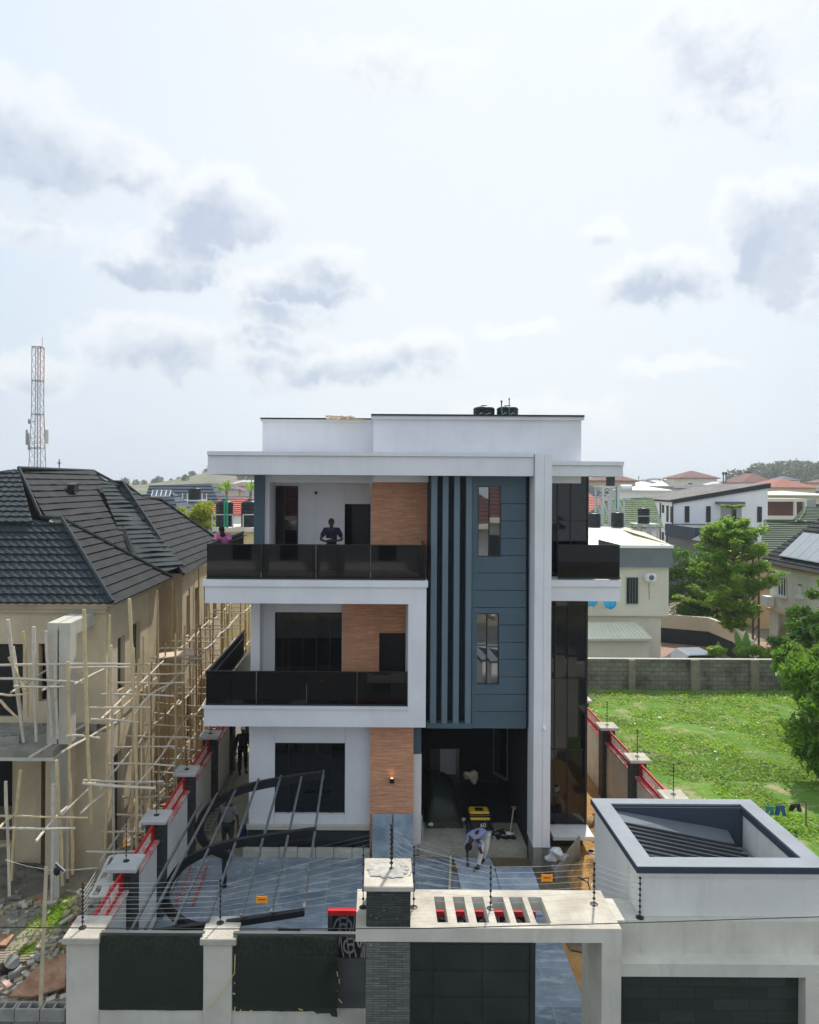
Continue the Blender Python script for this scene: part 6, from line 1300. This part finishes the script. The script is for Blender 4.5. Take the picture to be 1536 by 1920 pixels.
m = MB(); m.obox(c, ux, uy, uz, .13, .075, .008); m.build('frame', WHITEP, t); m = MB(); m.obox(c+(uz if uz.y < 0 else -uz)*.009, ux, uy, uz, .115, .06, .002); m.build('panel', SOLAR, t); m = MB(); m.ball(c+Vector((-.08, .05, -.1)), .07, .05, .09); m.build('lamp_head', BLACKM, t)
tk = thing('metal_frame_panel', G(200, 1650), 'old pale slotted frame panel lying over the rubble beside the first fence cap', 'frame panel'); D_ = 15.6
a6, b6, c6, d6 = P(170, 1682, 15.2), P(213, 1680, 15.2), P(237, 1606, 16.6), P(206, 1606, 16.6)
m = MB()
for p_, q_ in ((a6, b6), (b6, c6), (c6, d6), (d6, a6)): m.bar(p_, q_, .06, .03)
for s in (.35, .68): m.bar(a6.lerp(d6, s), b6.lerp(c6, s), .3, .02)
m.bar((a6+b6)/2, (c6+d6)/2, .16, .022); m.build('frame', mat('dull_white_paint', (.5, .49, .44), .8, .15, 3), tk)
m = MB(); m.box(a6.x, b6.x+.1, 15.3, 15.9, -.1, .5); m.build('support', RUBM[1], tk)
m = MB(); m.tube([P(10, 1612, 16.4), P(50, 1624, 16.4), P(92, 1631, 15.3), P(140, 1631, 16), P(182, 1627, 16.2)], .006, 4); solo(m, 'string_line', WHITEP, 'thin white string line tied between poles before the porch', 'string')
def bag(c, r, mt, label, seed, name='cement_bag', cat='bag'):
    m = MB(); m.ball(c, r, r*.8, r*.55, 14, 10); m.v = [tuple(Vector(v)+(Vector(v)-Vector(c))*(.5*mnoise.noise(Vector(v)*6/max(r, .1)*.3+Vector((seed, 0, 0))))) for v in m.v]; return solo(m, name, mt, label, cat, None, True)
bag(G(186, 1588, .15), .28, mat('pink_cloth', (.50, .42, .40), .9, .2, 6), 'crumpled pinkish cloth sack on the rubble between scaffold poles', 3, 'cloth_sack', 'sack')
# ---------------------------------------------------------------- yard things
def lad(p0, p1, w, n, mtr, mts, label, sidev):
    p0, p1 = Vector(p0), Vector(p1); sv = Vector(sidev).normalized()*w/2; t = thing('ladder', p0, label, 'ladder')
    for s_ in (-1, 1): m = MB(); m.bar(p0+sv*s_, p1+sv*s_, .03, .07); m.build('rail', mtr, t)
    m = MB(); [m.bar(p0.lerp(p1, (i+.5)/n)-sv, p0.lerp(p1, (i+.5)/n)+sv, .03, .03) for i in range(n)]; m.build('rungs', mts, t)
lad(G(345, 1698, .1), G(373, 1625, .15), .42, 12, mat('red_ladder_rail', (.55, .12, .08), .5, .1, 4), ALU, 'short red railed aluminium ladder lying under the curved canopy frame', (1, .08, 0))
lad(G(388, 1560, .12), G(450, 1418, .12), .22, 26, mat('dull_alu', (.30, .30, .30), .5, .1, 4), mat('dull_alu2', (.32, .32, .32), .5, .1, 4), 'long narrow aluminium ladder lying along the left alley', (1, .05, 0))
SLAB = mat('blue_marble', (.20, .29, .38), .35, .18, 2, spec=.5, col2=(.40, .48, .54))
for a7, b7, lb in ((698, 735.5, 'left blue grey slab leaning on the brown tile strip'), (738, 775, 'right blue grey slab leaning on the brown tile strip')):
    m = MB(); p_, q_ = P(a7, 1611, 20.6), P(b7, 1611, 20.6); zt3 = P(735, 1527, 20.95).z; m.prism([(p_.x, 20.62, .02), (q_.x, 20.62, .02), (q_.x, 20.96, zt3), (p_.x, 20.96, zt3)], (0, .03, 0)); solo(m, 'stone_slab', SLAB, lb, 'stone slab', 'slabs leaning on the tile strip')
# new slabs being laid
def slab(pxs, label, z=.03): 
    m = MB(); m.prism([G(x, y, z+.02) for x, y in pxs], (0, 0, -.025)); solo(m, 'floor_slab', SLABL, label, 'floor slab', 'new pale slabs being laid')
SLABL = mat('pale_blue_slab', (.32, .42, .56), .4, .16, 1.6, spec=.45, col2=(.56, .62, .68))
slab([(851, 1608), (919, 1609), (928, 1627), (856, 1627)], 'new slab under the bending worker')
slab([(857, 1628), (927, 1628), (938, 1672), (866, 1672)], 'new slab in front of the bending worker')
slab([(929, 1627), (998, 1626), (1013, 1669), (939, 1671)], 'new pale slab right of the bending worker')
slab([(939, 1672), (1014, 1670), (1030, 1715), (950, 1716)], 'new pale slab nearest the gate canopy')
def flat(name, pxs, mt, z=.012, th=.0): 
    m = MB(); m.add([G(x, y, z) for x, y in pxs], [tuple(range(len(pxs)))]); return struct(m, name, mt)
flat('wet_screed_bed', [(840, 1593), (985, 1590), (1003, 1628), (1018, 1668), (1032, 1720), (1070, 1790), (1100, 1860), (1130, 1860), (1075, 1720), (1040, 1640), (1045, 1605)][:3]+[(1006, 1640), (850, 1640)], WET, .014)
flat('wet_earth_strip', [(1000, 1618), (1045, 1612), (1088, 1640), (1080, 1680), (1110, 1790), (1070, 1780), (1020, 1690)], WET, .05)
m = MB(); m.bar(G(846, 1592, .06), G(843, 1670, .06), .06, .04); solo(m, 'screed_board', mat('straight_edge', (.55, .52, .36), .7, .05, 2), 'long pale straight edge board lying on the paving left of the worker', 'board')
m = MB(); p_ = G(522, 1741, .04); m.prism([G(521, 1739, .05), G(563, 1742, .05), G(563, 1744, .05), G(521, 1747, .05)], (0, 0, -.04)); solo(m, 'steel_offcut', BLACKM, 'small dark steel offcut lying on the paving near the fence', 'steel offcut')
def bucket(c, r, h, label, mt=WHITEP, lidz=True, cat='bucket', name='bucket', bands=True):
    t = thing(name, c, label, cat); m = MB(); m.lathe(c, [(r*.85, 0), (r*.93, h*.6), (r*1.02, h*.62), (r*.95, h*.66), (r, h)], 18); m.build('bucket_body', mt, t, True); m = MB(); m.lathe(Vector(c)+Vector((0, 0, h)), [(r*1.04, -.02), (r*1.04, .012), (r*.9, .016), (r*.88, .0), (.01, .0)], 18); m.build('lid', WHITEP, t)
    if bands: m = MB(); m.lathe(Vector(c)+Vector((0, 0, h*.42)), [(r*.92+.004, 0), (r*.93+.006, h*.12)], 18); m.build('label_band', ROOFSL, t)
bucket(G(1160, 1702, .03), .15, .38, 'white paint bucket with dark bands against the gatehouse wall')
bucket(G(1109, 1604, .08), .10, .11, 'low white tub lid standing on the sand', WHITEP, cat='tub', name='tub', bands=False)
bucket(G(1117, 1664, .3), .10, .03, 'round white lid lying on the orange sand behind the gate canopy', WHITEP, cat='lid', name='plastic_disc', bands=False)
gp2 = thing('garden_fork', G(1100, 1670), 'dark Y shaped iron fork standing in the sand behind the canopy', 'tool'); m = MB(); q_ = P(1103, 1655, 18.0); m.tube([P(1108, 1675, 18), q_, P(1084, 1645, 18)], .016, 6); m.tube([q_, P(1104, 1646, 18), P(1092, 1648, 18)], .014, 6); m.build('fork', BLACKM, gp2)
# cement bags on the planter
for i, (px, py, z, r, lb) in enumerate(((1046, 1597, .72, .17, 'open crumpled white sack on top behind the sloping planter edge'), (1036, 1607, .5, .17, 'crumpled white sack lowest beside the tall pillar'), (1054, 1606, .5, .16, 'folded grey white sack at the right of the sack pile'))):
    c = G(px, py, z); m = MB(); m.ball(c, r, r*.8, r*.5, 22, 14); m.v = [tuple(Vector(v)+(Vector(v)-c).normalized()*(.5*r*mnoise.noise((Vector(v)-c)*9+Vector((i*5, 0, 0))))) for v in m.v]; solo(m, 'cement_sack', mat('sack_%d' % i, ((.62, .63, .66), (.55, .57, .62), (.35, .35, .36))[i], .8, .2, 8), lb, 'sack', 'sacks by the tall pillar')
# porch contents
gn = thing('generator', (0, 0, 0), 'black portable generator with a yellow fuel tank in the porch', 'generator'); gc = Vector((P(898, 1560, 21.9).x, 21.9, .29))
def gb(m, x0, x1, y0, y1, z0, z1): return m.box(gc.x+x0, gc.x+x1, gc.y+y0, gc.y+y1, gc.z+z0, gc.z+z1)
gn.location = gc; ORG[gn.name] = gc
m = MB()
for x in (-.34, .34):
    for y in (-.25, .25): gb(m, x-.015, x+.015, y-.015, y+.015, .1, .62)
for z in (.12, .6):
    gb(m, -.34, .34, -.265, -.235, z, z+.03); gb(m, -.34, .34, .235, .265, z, z+.03); gb(m, -.355, -.325, -.25, .25, z, z+.03); gb(m, .325, .355, -.25, .25, z, z+.03)
m.build('frame', BLACKM, gn)
m = MB(); gb(m, -.29, .29, -.2, .22, .48, .66); m.build('fuel_tank', YELLOW, gn, bevel=.04); m = MB(); gb(m, -.12, .12, -.1, .1, .66, .67); gb(m, -.31, .31, -.27, -.2, .42, .56); m.build('control_panel', BLACKM, gn)
m = MB(); gb(m, -.28, .28, -.2, .2, .14, .46); m.build('engine', mat('engine_dark', (.03, .03, .035), .5, .2, 5), gn, bevel=.03); m = MB(); gb(m, -.28, .28, -.275, -.27, .47, .54); m.build('yellow_stripe', YELLOW, gn)
for x in (-.36, .36): m = MB(); m.tube([gc+Vector((x-.04, -.28, .12)), gc+Vector((x+.04, -.28, .12))], .12, 12); m.build('wheel', BLACKM, gn)
cu = bpy.data.curves.new('t', 'FONT'); cu.body = '60'; cu.size = .17; cu.extrude = .003; to = bpy.data.objects.new('t', cu); S.collection.objects.link(to); bpy.context.view_layer.update(); me = bpy.data.meshes.new_from_object(to.evaluated_get(bpy.context.evaluated_depsgraph_get())); bpy.data.objects.remove(to)
lo = bpy.data.objects.new('number_marking', me); S.collection.objects.link(lo); me.materials.clear(); me.materials.append(WHITEP); lo.parent = gn; lo.rotation_euler = (math.pi/2, 0, 0); lo.location = (.0, -.285, .27)
m = MB(); c = G(962, 1568, .3); c2 = P(963, 1518, c.y+.25)
sv_ = thing('shovel', c, 'shovel with a long handle and steel blade leaning in the porch', 'shovel'); pb_ = P(957, 1560, c.y)
m.tube([pb_, c2], .018, 6); hd = c2; m.tube([hd, hd+Vector((-.05, 0, .07)), hd+Vector((0.05, 0, .09)), hd+Vector((.07, 0, .03)), hd], .013, 5); m.build('handle', mat('handle_wood', (.55, .42, .28), .7, .1, 4), sv_)
m = MB(); vs = [];
d_ = (pb_-c2).normalized(); s_ = d_.cross(Vector((0, -1, 0))).normalized(); m.prism([pb_-s_*.11, pb_-s_*.12+d_*.2, pb_+d_*.3, pb_+s_*.12+d_*.2, pb_+s_*.11], (0, -.012, 0)); m.build('blade', ALU, sv_)
# covered heap and plastic bag
c = Vector((P(826, 1540, 23.6).x, 23.6, .29)); m = MB(); n = 26; vs = []
for j in range(n+1):
    for i in range(n+1):
        u, v = i/n*2-1, j/n*2-1; e = max(0, 1-abs(u)**4)*max(0, 1-abs(v)**4); z = e**.5*(.95 if v < .3 else .8)*(1.05-.25*u)+.06*mnoise.noise(Vector((u*3, v*3, 1))); vs.append((c.x+u*.55, c.y+v*1.5, c.z+max(0, z)))
m.add(vs, [(j*(n+1)+i, j*(n+1)+i+1, (j+1)*(n+1)+i+1, (j+1)*(n+1)+i) for j in range(n) for i in range(n)]); solo(m, 'covered_stack', TARP, 'tall stack covered with shiny black nylon in the porch', 'covered stack', None, True)
def pbag(px, py, D, r, label, mt=WHITEP, z=None, nm='plastic_bag'):
    c = P(px, py, D); m = MB(); m.ball(c, r, r*.5, r*.6, 18, 12); m.v = [tuple(Vector(v)+(Vector(v)-c).normalized()*(.7*r*mnoise.noise((Vector(v)-c)*(2.6/r)*.6+Vector((px, 0, 0))))) for v in m.v]; return solo(m, nm, mt, label, 'plastic bag', None, True)
pbag(883, 1456, 23.9, .26, 'white and yellow plastic bag hung high in the porch', mat('cream_bag', (.66, .64, .56), .6, .25, 4, col2=(.75, .62, .30)))
pbag(869, 1536, 22.4, .10, 'small white plastic bag beside the generator')
pbag(809, 1545, 22.0, .08, 'scrap of white plastic at the foot of the covered stack')
tm = MB()
for i in range(26): c = G(rr.uniform(918, 960), rr.uniform(1560, 1573), .3); tm.obox(c+Vector((0, 0, .03)), Vector((rr.uniform(-1, 1), rr.uniform(-1, 1), .2)).normalized(), Vector((0, 0, 1)), Vector((1, 0, 0)), rr.uniform(.04, .16), .03, .04, rr.choice([0, 1]))
solo(tm, 'builders_scraps', [BLACKM, RUBM[1]], 'heap of dark offcuts and scraps beside the shovel', 'scraps', kind='stuff')
m = MB(); [m.bar(G(793+i*2, 1588-i*4, .1), P(790+i*.6, 1530, 21.3), .02, .05) for i in range(3)]; solo(m, 'leaning_trims', ALU, 'thin metal trims leaning inside the left side of the porch', 'trim')
# washing on the lawn line
wlx = MB(); A_ = P(1426, 1512, 22.3); B_ = P(1512, 1503, 23)
ln = thing('washing_line', A_, 'thin washing line across the lawn corner by the gatehouse', 'washing line'); wlx.tube([A_, B_], .008, 4); wlx.build('line', BLACKM, ln)
m = MB()
for p_ in (A_, B_): m.tube([Vector((p_.x, p_.y, 0)), p_], .025, 6)
m.build('post', BARK, ln)
def trousers(px, py, D, w, h, mt, label):
    c = P(px, py, D); m = MB(); pr = [(-.5, 0), (.5, 0), (.62, -1), (.22, -1), (.05, -.45), (-.05, -.45), (-.22, -1), (-.6, -1)]; m.prism([c+Vector((a*w, 0, b*h)) for a, b in pr], (0, .03, 0)); m.v = [(v[0], v[1]+.04*math.sin(v[2]*12+v[0]*9), v[2]) for v in m.v]; solo(m, 'hanging_trousers', mt, label, 'clothes', 'clothes on the washing line')
trousers(1464, 1511, 22.6, .26, .30, mat('denim', (.03, .10, .22), .9, .15, 8), 'blue jeans hanging on the washing line by the gatehouse')
trousers(1492, 1507, 22.9, .30, .24, BLACKM, 'black shorts hanging at the right of the washing line')
trousers(1444, 1512, 22.4, .22, .28, mat('teal_cloth', (.06, .22, .25), .9, .15, 8), 'teal garment hanging left of the blue jeans')
m = MB(); m.ball(G(1203, 1487, 1.3)+Vector((-.4, 0, 0)), .06, .06, .13); 
# ---------------------------------------------------------------- people
SKIN = mat('dark_skin', (.055, .028, .017), .55, .1, 8); HAIR = mat('black_hair', (.008, .007, .007), .8, .1, 20)
def skinmesh(verts, edges, radii, name, mt, parent, sub=2):
    o_ = org(parent); me = bpy.data.meshes.new(name); me.from_pydata([tuple(Vector(v)-o_) for v in verts], edges, []); ob = bpy.data.objects.new(name, me); S.collection.objects.link(ob)
    md = ob.modifiers.new('skin', 'SKIN'); md.use_smooth_shade = True
    for i, r in enumerate(radii): me.skin_vertices[0].data[i].radius = (r, r) if not isinstance(r, tuple) else r
    me.skin_vertices[0].data[0].use_root = True; sb = ob.modifiers.new('sub', 'SUBSURF'); sb.levels = sub; sb.render_levels = sub
    bpy.context.view_layer.update(); nm = bpy.data.meshes.new_from_object(ob.evaluated_get(bpy.context.evaluated_depsgraph_get())); bpy.data.objects.remove(ob)
    nm.materials.clear(); nm.materials.append(mt); return nm
def addto(me, mb, o_):
    bm = bmesh.new(); bm.from_mesh(me); vs = [bm.verts.new((v[0]-o_.x, v[1]-o_.y, v[2]-o_.z)) for v in mb.v]
    for f in mb.f:
        try: bm.faces.new([vs[i] for i in f]).smooth = True
        except ValueError: pass
    bm.to_mesh(me); bm.free()
def person(loc, yaw, J, label, shirt, trous, shoes, hair=True, short=False, longsleeve=False, cap=None, seed=0, barelegs=False):
    loc = Vector(loc); rot = Matrix.Rotation(yaw, 3, 'Z'); T = lambda v: loc+rot @ Vector(v); t = thing('person', loc, label, 'person')
    K = ['pel', 'waist', 'chest', 'neck', 'head', 'sL', 'eL', 'wL', 'hL', 'sR', 'eR', 'wR', 'hR', 'pL', 'kL', 'aL', 'fL', 'pR', 'kR', 'aR', 'fR']
    rad = dict(pel=(.13, .10), waist=(.12, .09), chest=(.12, .09), neck=.055, head=.06, s=.062, e=.042, w=.028, h=.032, p=.088, k=.058, a=.038, f=.036)
    V = [T(J[k]) for k in K]; ix = {k: i for i, k in enumerate(K)}; E = [('pel', 'waist'), ('waist', 'chest'), ('chest', 'neck'), ('neck', 'head')]
    for s in 'LR': E += [('chest', 's'+s), ('s'+s, 'e'+s), ('e'+s, 'w'+s), ('w'+s, 'h'+s), ('pel', 'p'+s), ('p'+s, 'k'+s), ('k'+s, 'a'+s), ('a'+s, 'f'+s)]
    rr_ = [rad.get(k, rad.get(k[0])) for k in K]
    me = skinmesh(V, [(ix[a], ix[b]) for a, b in E], rr_, 'person_body', SKIN, t)
    m = MB(); hd = T(J['head']); fwd = rot @ Vector(J.get('look', (0, -1, -.2))).normalized(); up_ = (hd-T(J['neck'])).normalized(); sd = fwd.cross(up_).normalized(); up2 = sd.cross(fwd); hr = Matrix((sd, fwd, up2)).transposed()
    hc = hd+up_*.07; m.ball(hc, .076, .095, .115, 16, 12, rot=hr); m.ball(hc+fwd*.095-up2*.005, .014, .022, .02, 8, 6, rot=hr); m.ball(hc+fwd*.08-up2*.05, .028, .015, .009, 8, 5, rot=hr)
    for s_ in (-1, 1): m.ball(hc+sd*.077*s_, .012, .022, .032, 8, 6, rot=hr); m.ball(hc+fwd*.085+sd*.032*s_+up2*.012, .012, .01, .008, 8, 5, rot=hr)
    m.ball(hc+fwd*.06-up2*.08, .035, .03, .025, 8, 6, rot=hr)
    for s in 'LR':
        w_, h_ = T(J['w'+s]), T(J['h'+s]); d = (h_-w_).normalized(); n_ = d.cross(rot @ Vector((0, 1, .3))).normalized(); pn = n_.cross(d); sg = 1 if s == 'L' else -1
        m.ball(h_+d*.03, .038, .018, .045, 10, 8, rot=Matrix((n_, pn, d)).transposed())
        for i in range(4): b_0 = h_+d*.065+n_*(-.028+.019*i); L = (.065, .075, .07, .055)[i]; m.tube([b_0, b_0+d*L*.5+pn*.012, b_0+d*L*.85+pn*.035], [.0095, .009, .007], 6)
        b_0 = h_+d*.015+n_*.03*sg; m.tube([b_0, b_0+n_*.025*sg+d*.02, b_0+n_*.035*sg+d*.05+pn*.01], [.011, .010, .008], 6)
    addto(me, m, loc); me.name = 'person_body'; ob = bpy.data.objects.new('person_body', me); S.collection.objects.link(ob); ob.parent = t
    def cloth_(keys, rads, nm, mt):
        vv = [T(J[k]) if isinstance(k, str) else T(k) for k in keys[0]]; mm = skinmesh(vv, keys[1], rads, nm, mt, t); oo = bpy.data.objects.new(nm, mm); S.collection.objects.link(oo); oo.parent = t
    el = lambda a, b, f: tuple(Vector(J[a]).lerp(Vector(J[b]), f))
    hem = tuple(Vector(J['pel'])+(Vector(J['pel'])-Vector(J['waist']))*.15)
    kk = [hem, 'waist', 'chest', el('chest', 'neck', .55), 'sL', el('sL', 'eL', .75), 'sR', el('sR', 'eR', .75)]; ee = [(0, 1), (1, 2), (2, 3), (2, 4), (4, 5), (2, 6), (6, 7)]; rd = [(.165, .125), (.155, .125), (.19, .145), .085, .09, .072, .09, .072]
    if longsleeve: kk += ['wL', 'wR']; kk[5] = 'eL'; kk[7] = 'eR'; ee += [(5, 8), (7, 9)]; rd += [.042, .042]
    cloth_((kk, ee), rd, 'shirt', shirt)
    f = .85 if short else 1
    kk = ['pel', 'pL', el('pL', 'kL', .8) if short else 'kL', 'pR', el('pR', 'kR', .8) if short else 'kR']; ee = [(0, 1), (1, 2), (0, 3), (3, 4)]; rd = [(.145, .12), .108, .088 if short else .078, .108, .088 if short else .078]
    if not short: kk += [el('kL', 'aL', .92), el('kR', 'aR', .92)]; ee += [(2, 5), (4, 6)]; rd += [.066, .066]
    cloth_((kk, ee), rd, 'trousers', trous)
    for s in 'LR':
        m = MB(); a_, f_ = T(J['a'+s]), T(J['f'+s]); m.tube([a_+Vector((0, 0, .0)), a_-Vector((0, 0, .035))+(a_-f_)*.15, a_.lerp(f_, .6)-Vector((0, 0, .012)), f_+(f_-a_)*.3], [.045, .052, .05, .03], 10); m.build('shoe', shoes, t, True)
    m = MB(); m.ball(hc+up2*.028-fwd*.016, .083, .096, .100, 16, 10, rot=hr)
    if cap: 
        m.v = [v for v in m.v]; m.build('cap', cap, t, True); m = MB(); c_ = hc+up2*.05+fwd*.09; m.obox(c_, sd, fwd, up2, .06, .05, .006); m.build('cap_peak', cap, t)
    else: m.build('hair', HAIR, t, True)
    return t
def stand(h=1.72, **k):
    s = h/1.72; J = dict(pel=(0, 0, .95), waist=(0, 0, 1.08), chest=(0, -.01, 1.30), neck=(0, -.01, 1.47), head=(0, -.02, 1.55), sL=(-.18, 0, 1.38), eL=(-.26, .02, 1.10), wL=(-.27, -.05, .86), hL=(-.27, -.07, .80), sR=(.18, 0, 1.38), eR=(.26, .02, 1.10), wR=(.27, -.05, .86), hR=(.27, -.07, .80),
         pL=(-.09, 0, .90), kL=(-.11, -.02, .50), aL=(-.12, 0, .09), fL=(-.13, -.13, .05), pR=(.09, 0, .90), kR=(.11, -.01, .50), aR=(.12, 0, .09), fR=(.13, -.13, .05), look=(0, -1, -.1)); J.update(k)
    return {a: tuple(x*s for x in v) if a != 'look' else v for a, v in J.items()}
NV = mat('navy_shirt', (.006, .009, .026), .85, .1, 8); BLK_ = mat('black_cloth', (.008, .008, .01), .9, .1, 8); PINK = mat('pink_shirt', (.72, .22, .46), .85, .08, 8); GREY = mat('grey_tee', (.16, .16, .155), .9, .1, 8); LAV = mat('lavender_shirt', (.24, .26, .42), .85, .1, 8); WHT = mat('white_trousers', (.72, .70, .66), .85, .06, 8); SHOE = mat('dark_shoe', (.02, .018, .018), .6, .1, 8); WSHOE = mat('white_shoe', (.7, .7, .7), .6, .1, 8)
zf = zf2+.02
pd = P(622, 1000, 21.2)
person((pd.x, 21.2, zf-.02), 0, stand(1.78, chest=(0, -.05, 1.30), neck=(0, -.09, 1.46), head=(0, -.13, 1.53), eL=(-.30, -.08, 1.12), wL=(-.10, -.30, 1.08), hL=(-.05, -.33, 1.10), eR=(.30, -.08, 1.12), wR=(.10, -.30, 1.10), hR=(.06, -.33, 1.11), look=(0, -.75, -.6)),
       'person in dark navy shirt looking down at a phone on the top balcony', NV, BLK_, SHOE)
m = MB(); c = P(616, 1010.5, 20.83); m.obox(c, (1, 0, .1), (0, 1, 0), (0, 0, 1), .075, .02, .012); solo(m, 'phone', mat('phone_glow', (.7, .7, .55), .3, .05, 3), 'pale phone held by the person on the top balcony', 'phone')
pd = P(421, 1000, 22.4)
person((pd.x, 22.4, zf-.05), .0, stand(1.60, waist=(0, -.06, 1.08), chest=(0, -.20, 1.26), neck=(0, -.32, 1.39), head=(0, -.38, 1.44), sL=(-.18, -.22, 1.31), sR=(.18, -.22, 1.31), eL=(-.27, -.34, 1.08), wL=(-.14, -.50, 1.0), hL=(-.10, -.54, 1.0), eR=(.27, -.34, 1.08), wR=(.14, -.5, 1.0), hR=(.1, -.54, 1.0), look=(0, -.6, -.8)),
       'person in pink shirt bending forward at the left end of the top balcony', PINK, BLK_, SHOE)
pd = G(455, 1449, .01); person((pd.x, pd.y, .01), .35, stand(1.68, kL=(-.12, -.08, .50), aL=(-.13, -.10, .09), fL=(-.14, -.23, .05)), 'person in black clothes and white cap standing far down the left alley', BLK_, BLK_, SHOE, cap=WHITEP, longsleeve=True)
pd = G(427, 1606, .01); person((pd.x, pd.y, .01), -.25, stand(1.72, eL=(-.27, .05, 1.12), wL=(-.28, -.02, .90), eR=(.28, .04, 1.1), wR=(.33, -.04, .87), hR=(.34, -.06, .81)), 'person in grey shirt and shorts standing in the alley behind the curved frame', GREY, mat('dark_shorts', (.03, .032, .03), .9, .1, 8), WSHOE, short=True)
pd = G(896, 1627, .04)
# bending worker: hips up to the right, head down to the left, reaching the slab
person((pd.x+.03, pd.y+.0, .04), 0, dict(pel=(.14, .05, .93), waist=(.05, -.03, 1.00), chest=(-.16, -.20, 1.00), neck=(-.27, -.30, .86), head=(-.31, -.34, .79), sL=(-.30, -.16, .95), eL=(-.36, -.33, .66), wL=(-.36, -.40, .42), hL=(-.36, -.42, .36), sR=(-.10, -.34, .93), eR=(-.02, -.42, .68), wR=(.02, -.28, .56), hR=(.04, -.24, .53),
    pL=(.07, .08, .88), kL=(.06, -.05, .48), aL=(-.04, -.12, .10), fL=(-.14, -.20, .05), pR=(.22, .0, .88), kR=(.20, .05, .48), aR=(.16, .30, .10), fR=(.10, .20, .05), look=(-.5, -.3, -.8)),
    'bending worker in lavender shirt and white trousers laying a floor slab', LAV, WHT, SHOE)
pd = G(455, 1585, 0); t = thing('blue_jerrycan', pd, 'dark blue can standing at the left corner of the stone plinth', 'can'); m = MB(); m.box(pd.x-.12, pd.x+.12, pd.y-.1, pd.y+.15, 0, .55); m.build('can_body', mat('can_blue', (.01, .04, .14), .5, .1, 4), t, bevel=.04); m = MB(); m.tube([pd+Vector((0, 0, .55)), pd+Vector((0, 0, .62))], .04, 10); m.build('can_cap', BLACKM, t)
# ---------------------------------------------------------------- small distant roofs, the house across the street, haze
rr = random.Random(77); gsh = 'small hazy roofs of the distant town'
for i in range(34):
    D = rr.uniform(170, 420); px = rr.uniform(1185, 1540) if i < 26 else rr.uniform(395, 480); x = (px-CX)/F*D; g = terrain(x, D); w = rr.uniform(5, 9)
    t = thing('town_house', (x, D, g), 'small hazy house of the distant town on the %s skyline' % ('right' if i < 26 else 'left'), 'house', gsh+(' on the right' if i < 26 else ' on the left'))
    m = MB(); h = rr.uniform(3, 5.5)*(1 if D > 230 else .7); m.box(x-w, x+w, D, D+9, g-1, g+h); m.build('wall', rr.choice(CW), t); m = MB(); hiproof(m, x-w, x+w, D, D+9, g+h, g+h+rr.uniform(1.5, 2.8), .6); m.build('roof', rr.choice([ROOFBR, ROOFSL, ROOFBR, CW[3], ROOFW]), t)
oh = thing('house_across_street', (0, -16, 0), 'white columned house across the street, reflected in the dark glass', 'house')
m = MB(); m.box(-13, 13, -24, -16, 0, 7.4); m.build('wall', IVORY, oh)
m = MB(); hiproof(m, -13, 13, -24, -16, 7.4, 11, .8, .5); m.build('roof', mat('dim_maroon_roof', (.12, .05, .045), .8, .15, .5), oh)
for k, x in enumerate((-8.2, -4.4, -2.6, 3.4, 6.3, 11)):
    m = MB(); m.lathe((x, -14.2, 0), [(.32, 0), (.32, 6.9), (.45, 7.0), (.45, 7.4)], 16); m.build('column', IVORY, oh, True)
for x in (-10.2, -6.6, .9, 8.6):
    for z in (1, 4.6): m = MB(); m.box(x-.7, x+.7, -16, -15.95, z, z+1.7); m.build('window', BLACKM, oh)
m = MB(); m.box(-13, 13, -16, -14, 3.6, 3.9); m.box(-13, 13, -16, -13.8, 7.4, 7.7); m.build('balcony_slab', CONC, oh)
hm = bpy.data.materials.new('haze_air'); hm.use_nodes = True; nt = hm.node_tree; nt.nodes.clear(); v = N('ShaderNodeVolumePrincipled'); v.inputs['Color'].default_value = (.88, .93, 1, 1); v.inputs['Density'].default_value = .00045; v.inputs['Anisotropy'].default_value = .2
o = N('ShaderNodeOutputMaterial'); nt.links.new(v.outputs[0], o.inputs['Volume'])
m = MB(); m.box(-1400*1.6, 1400*1.7, -70, 4600, -2.5, 46); hz_ = m.build('haze', hm); tag(hz_, kind='stuff'); hz_['label'] = 'thin pale daylight haze over the whole town'
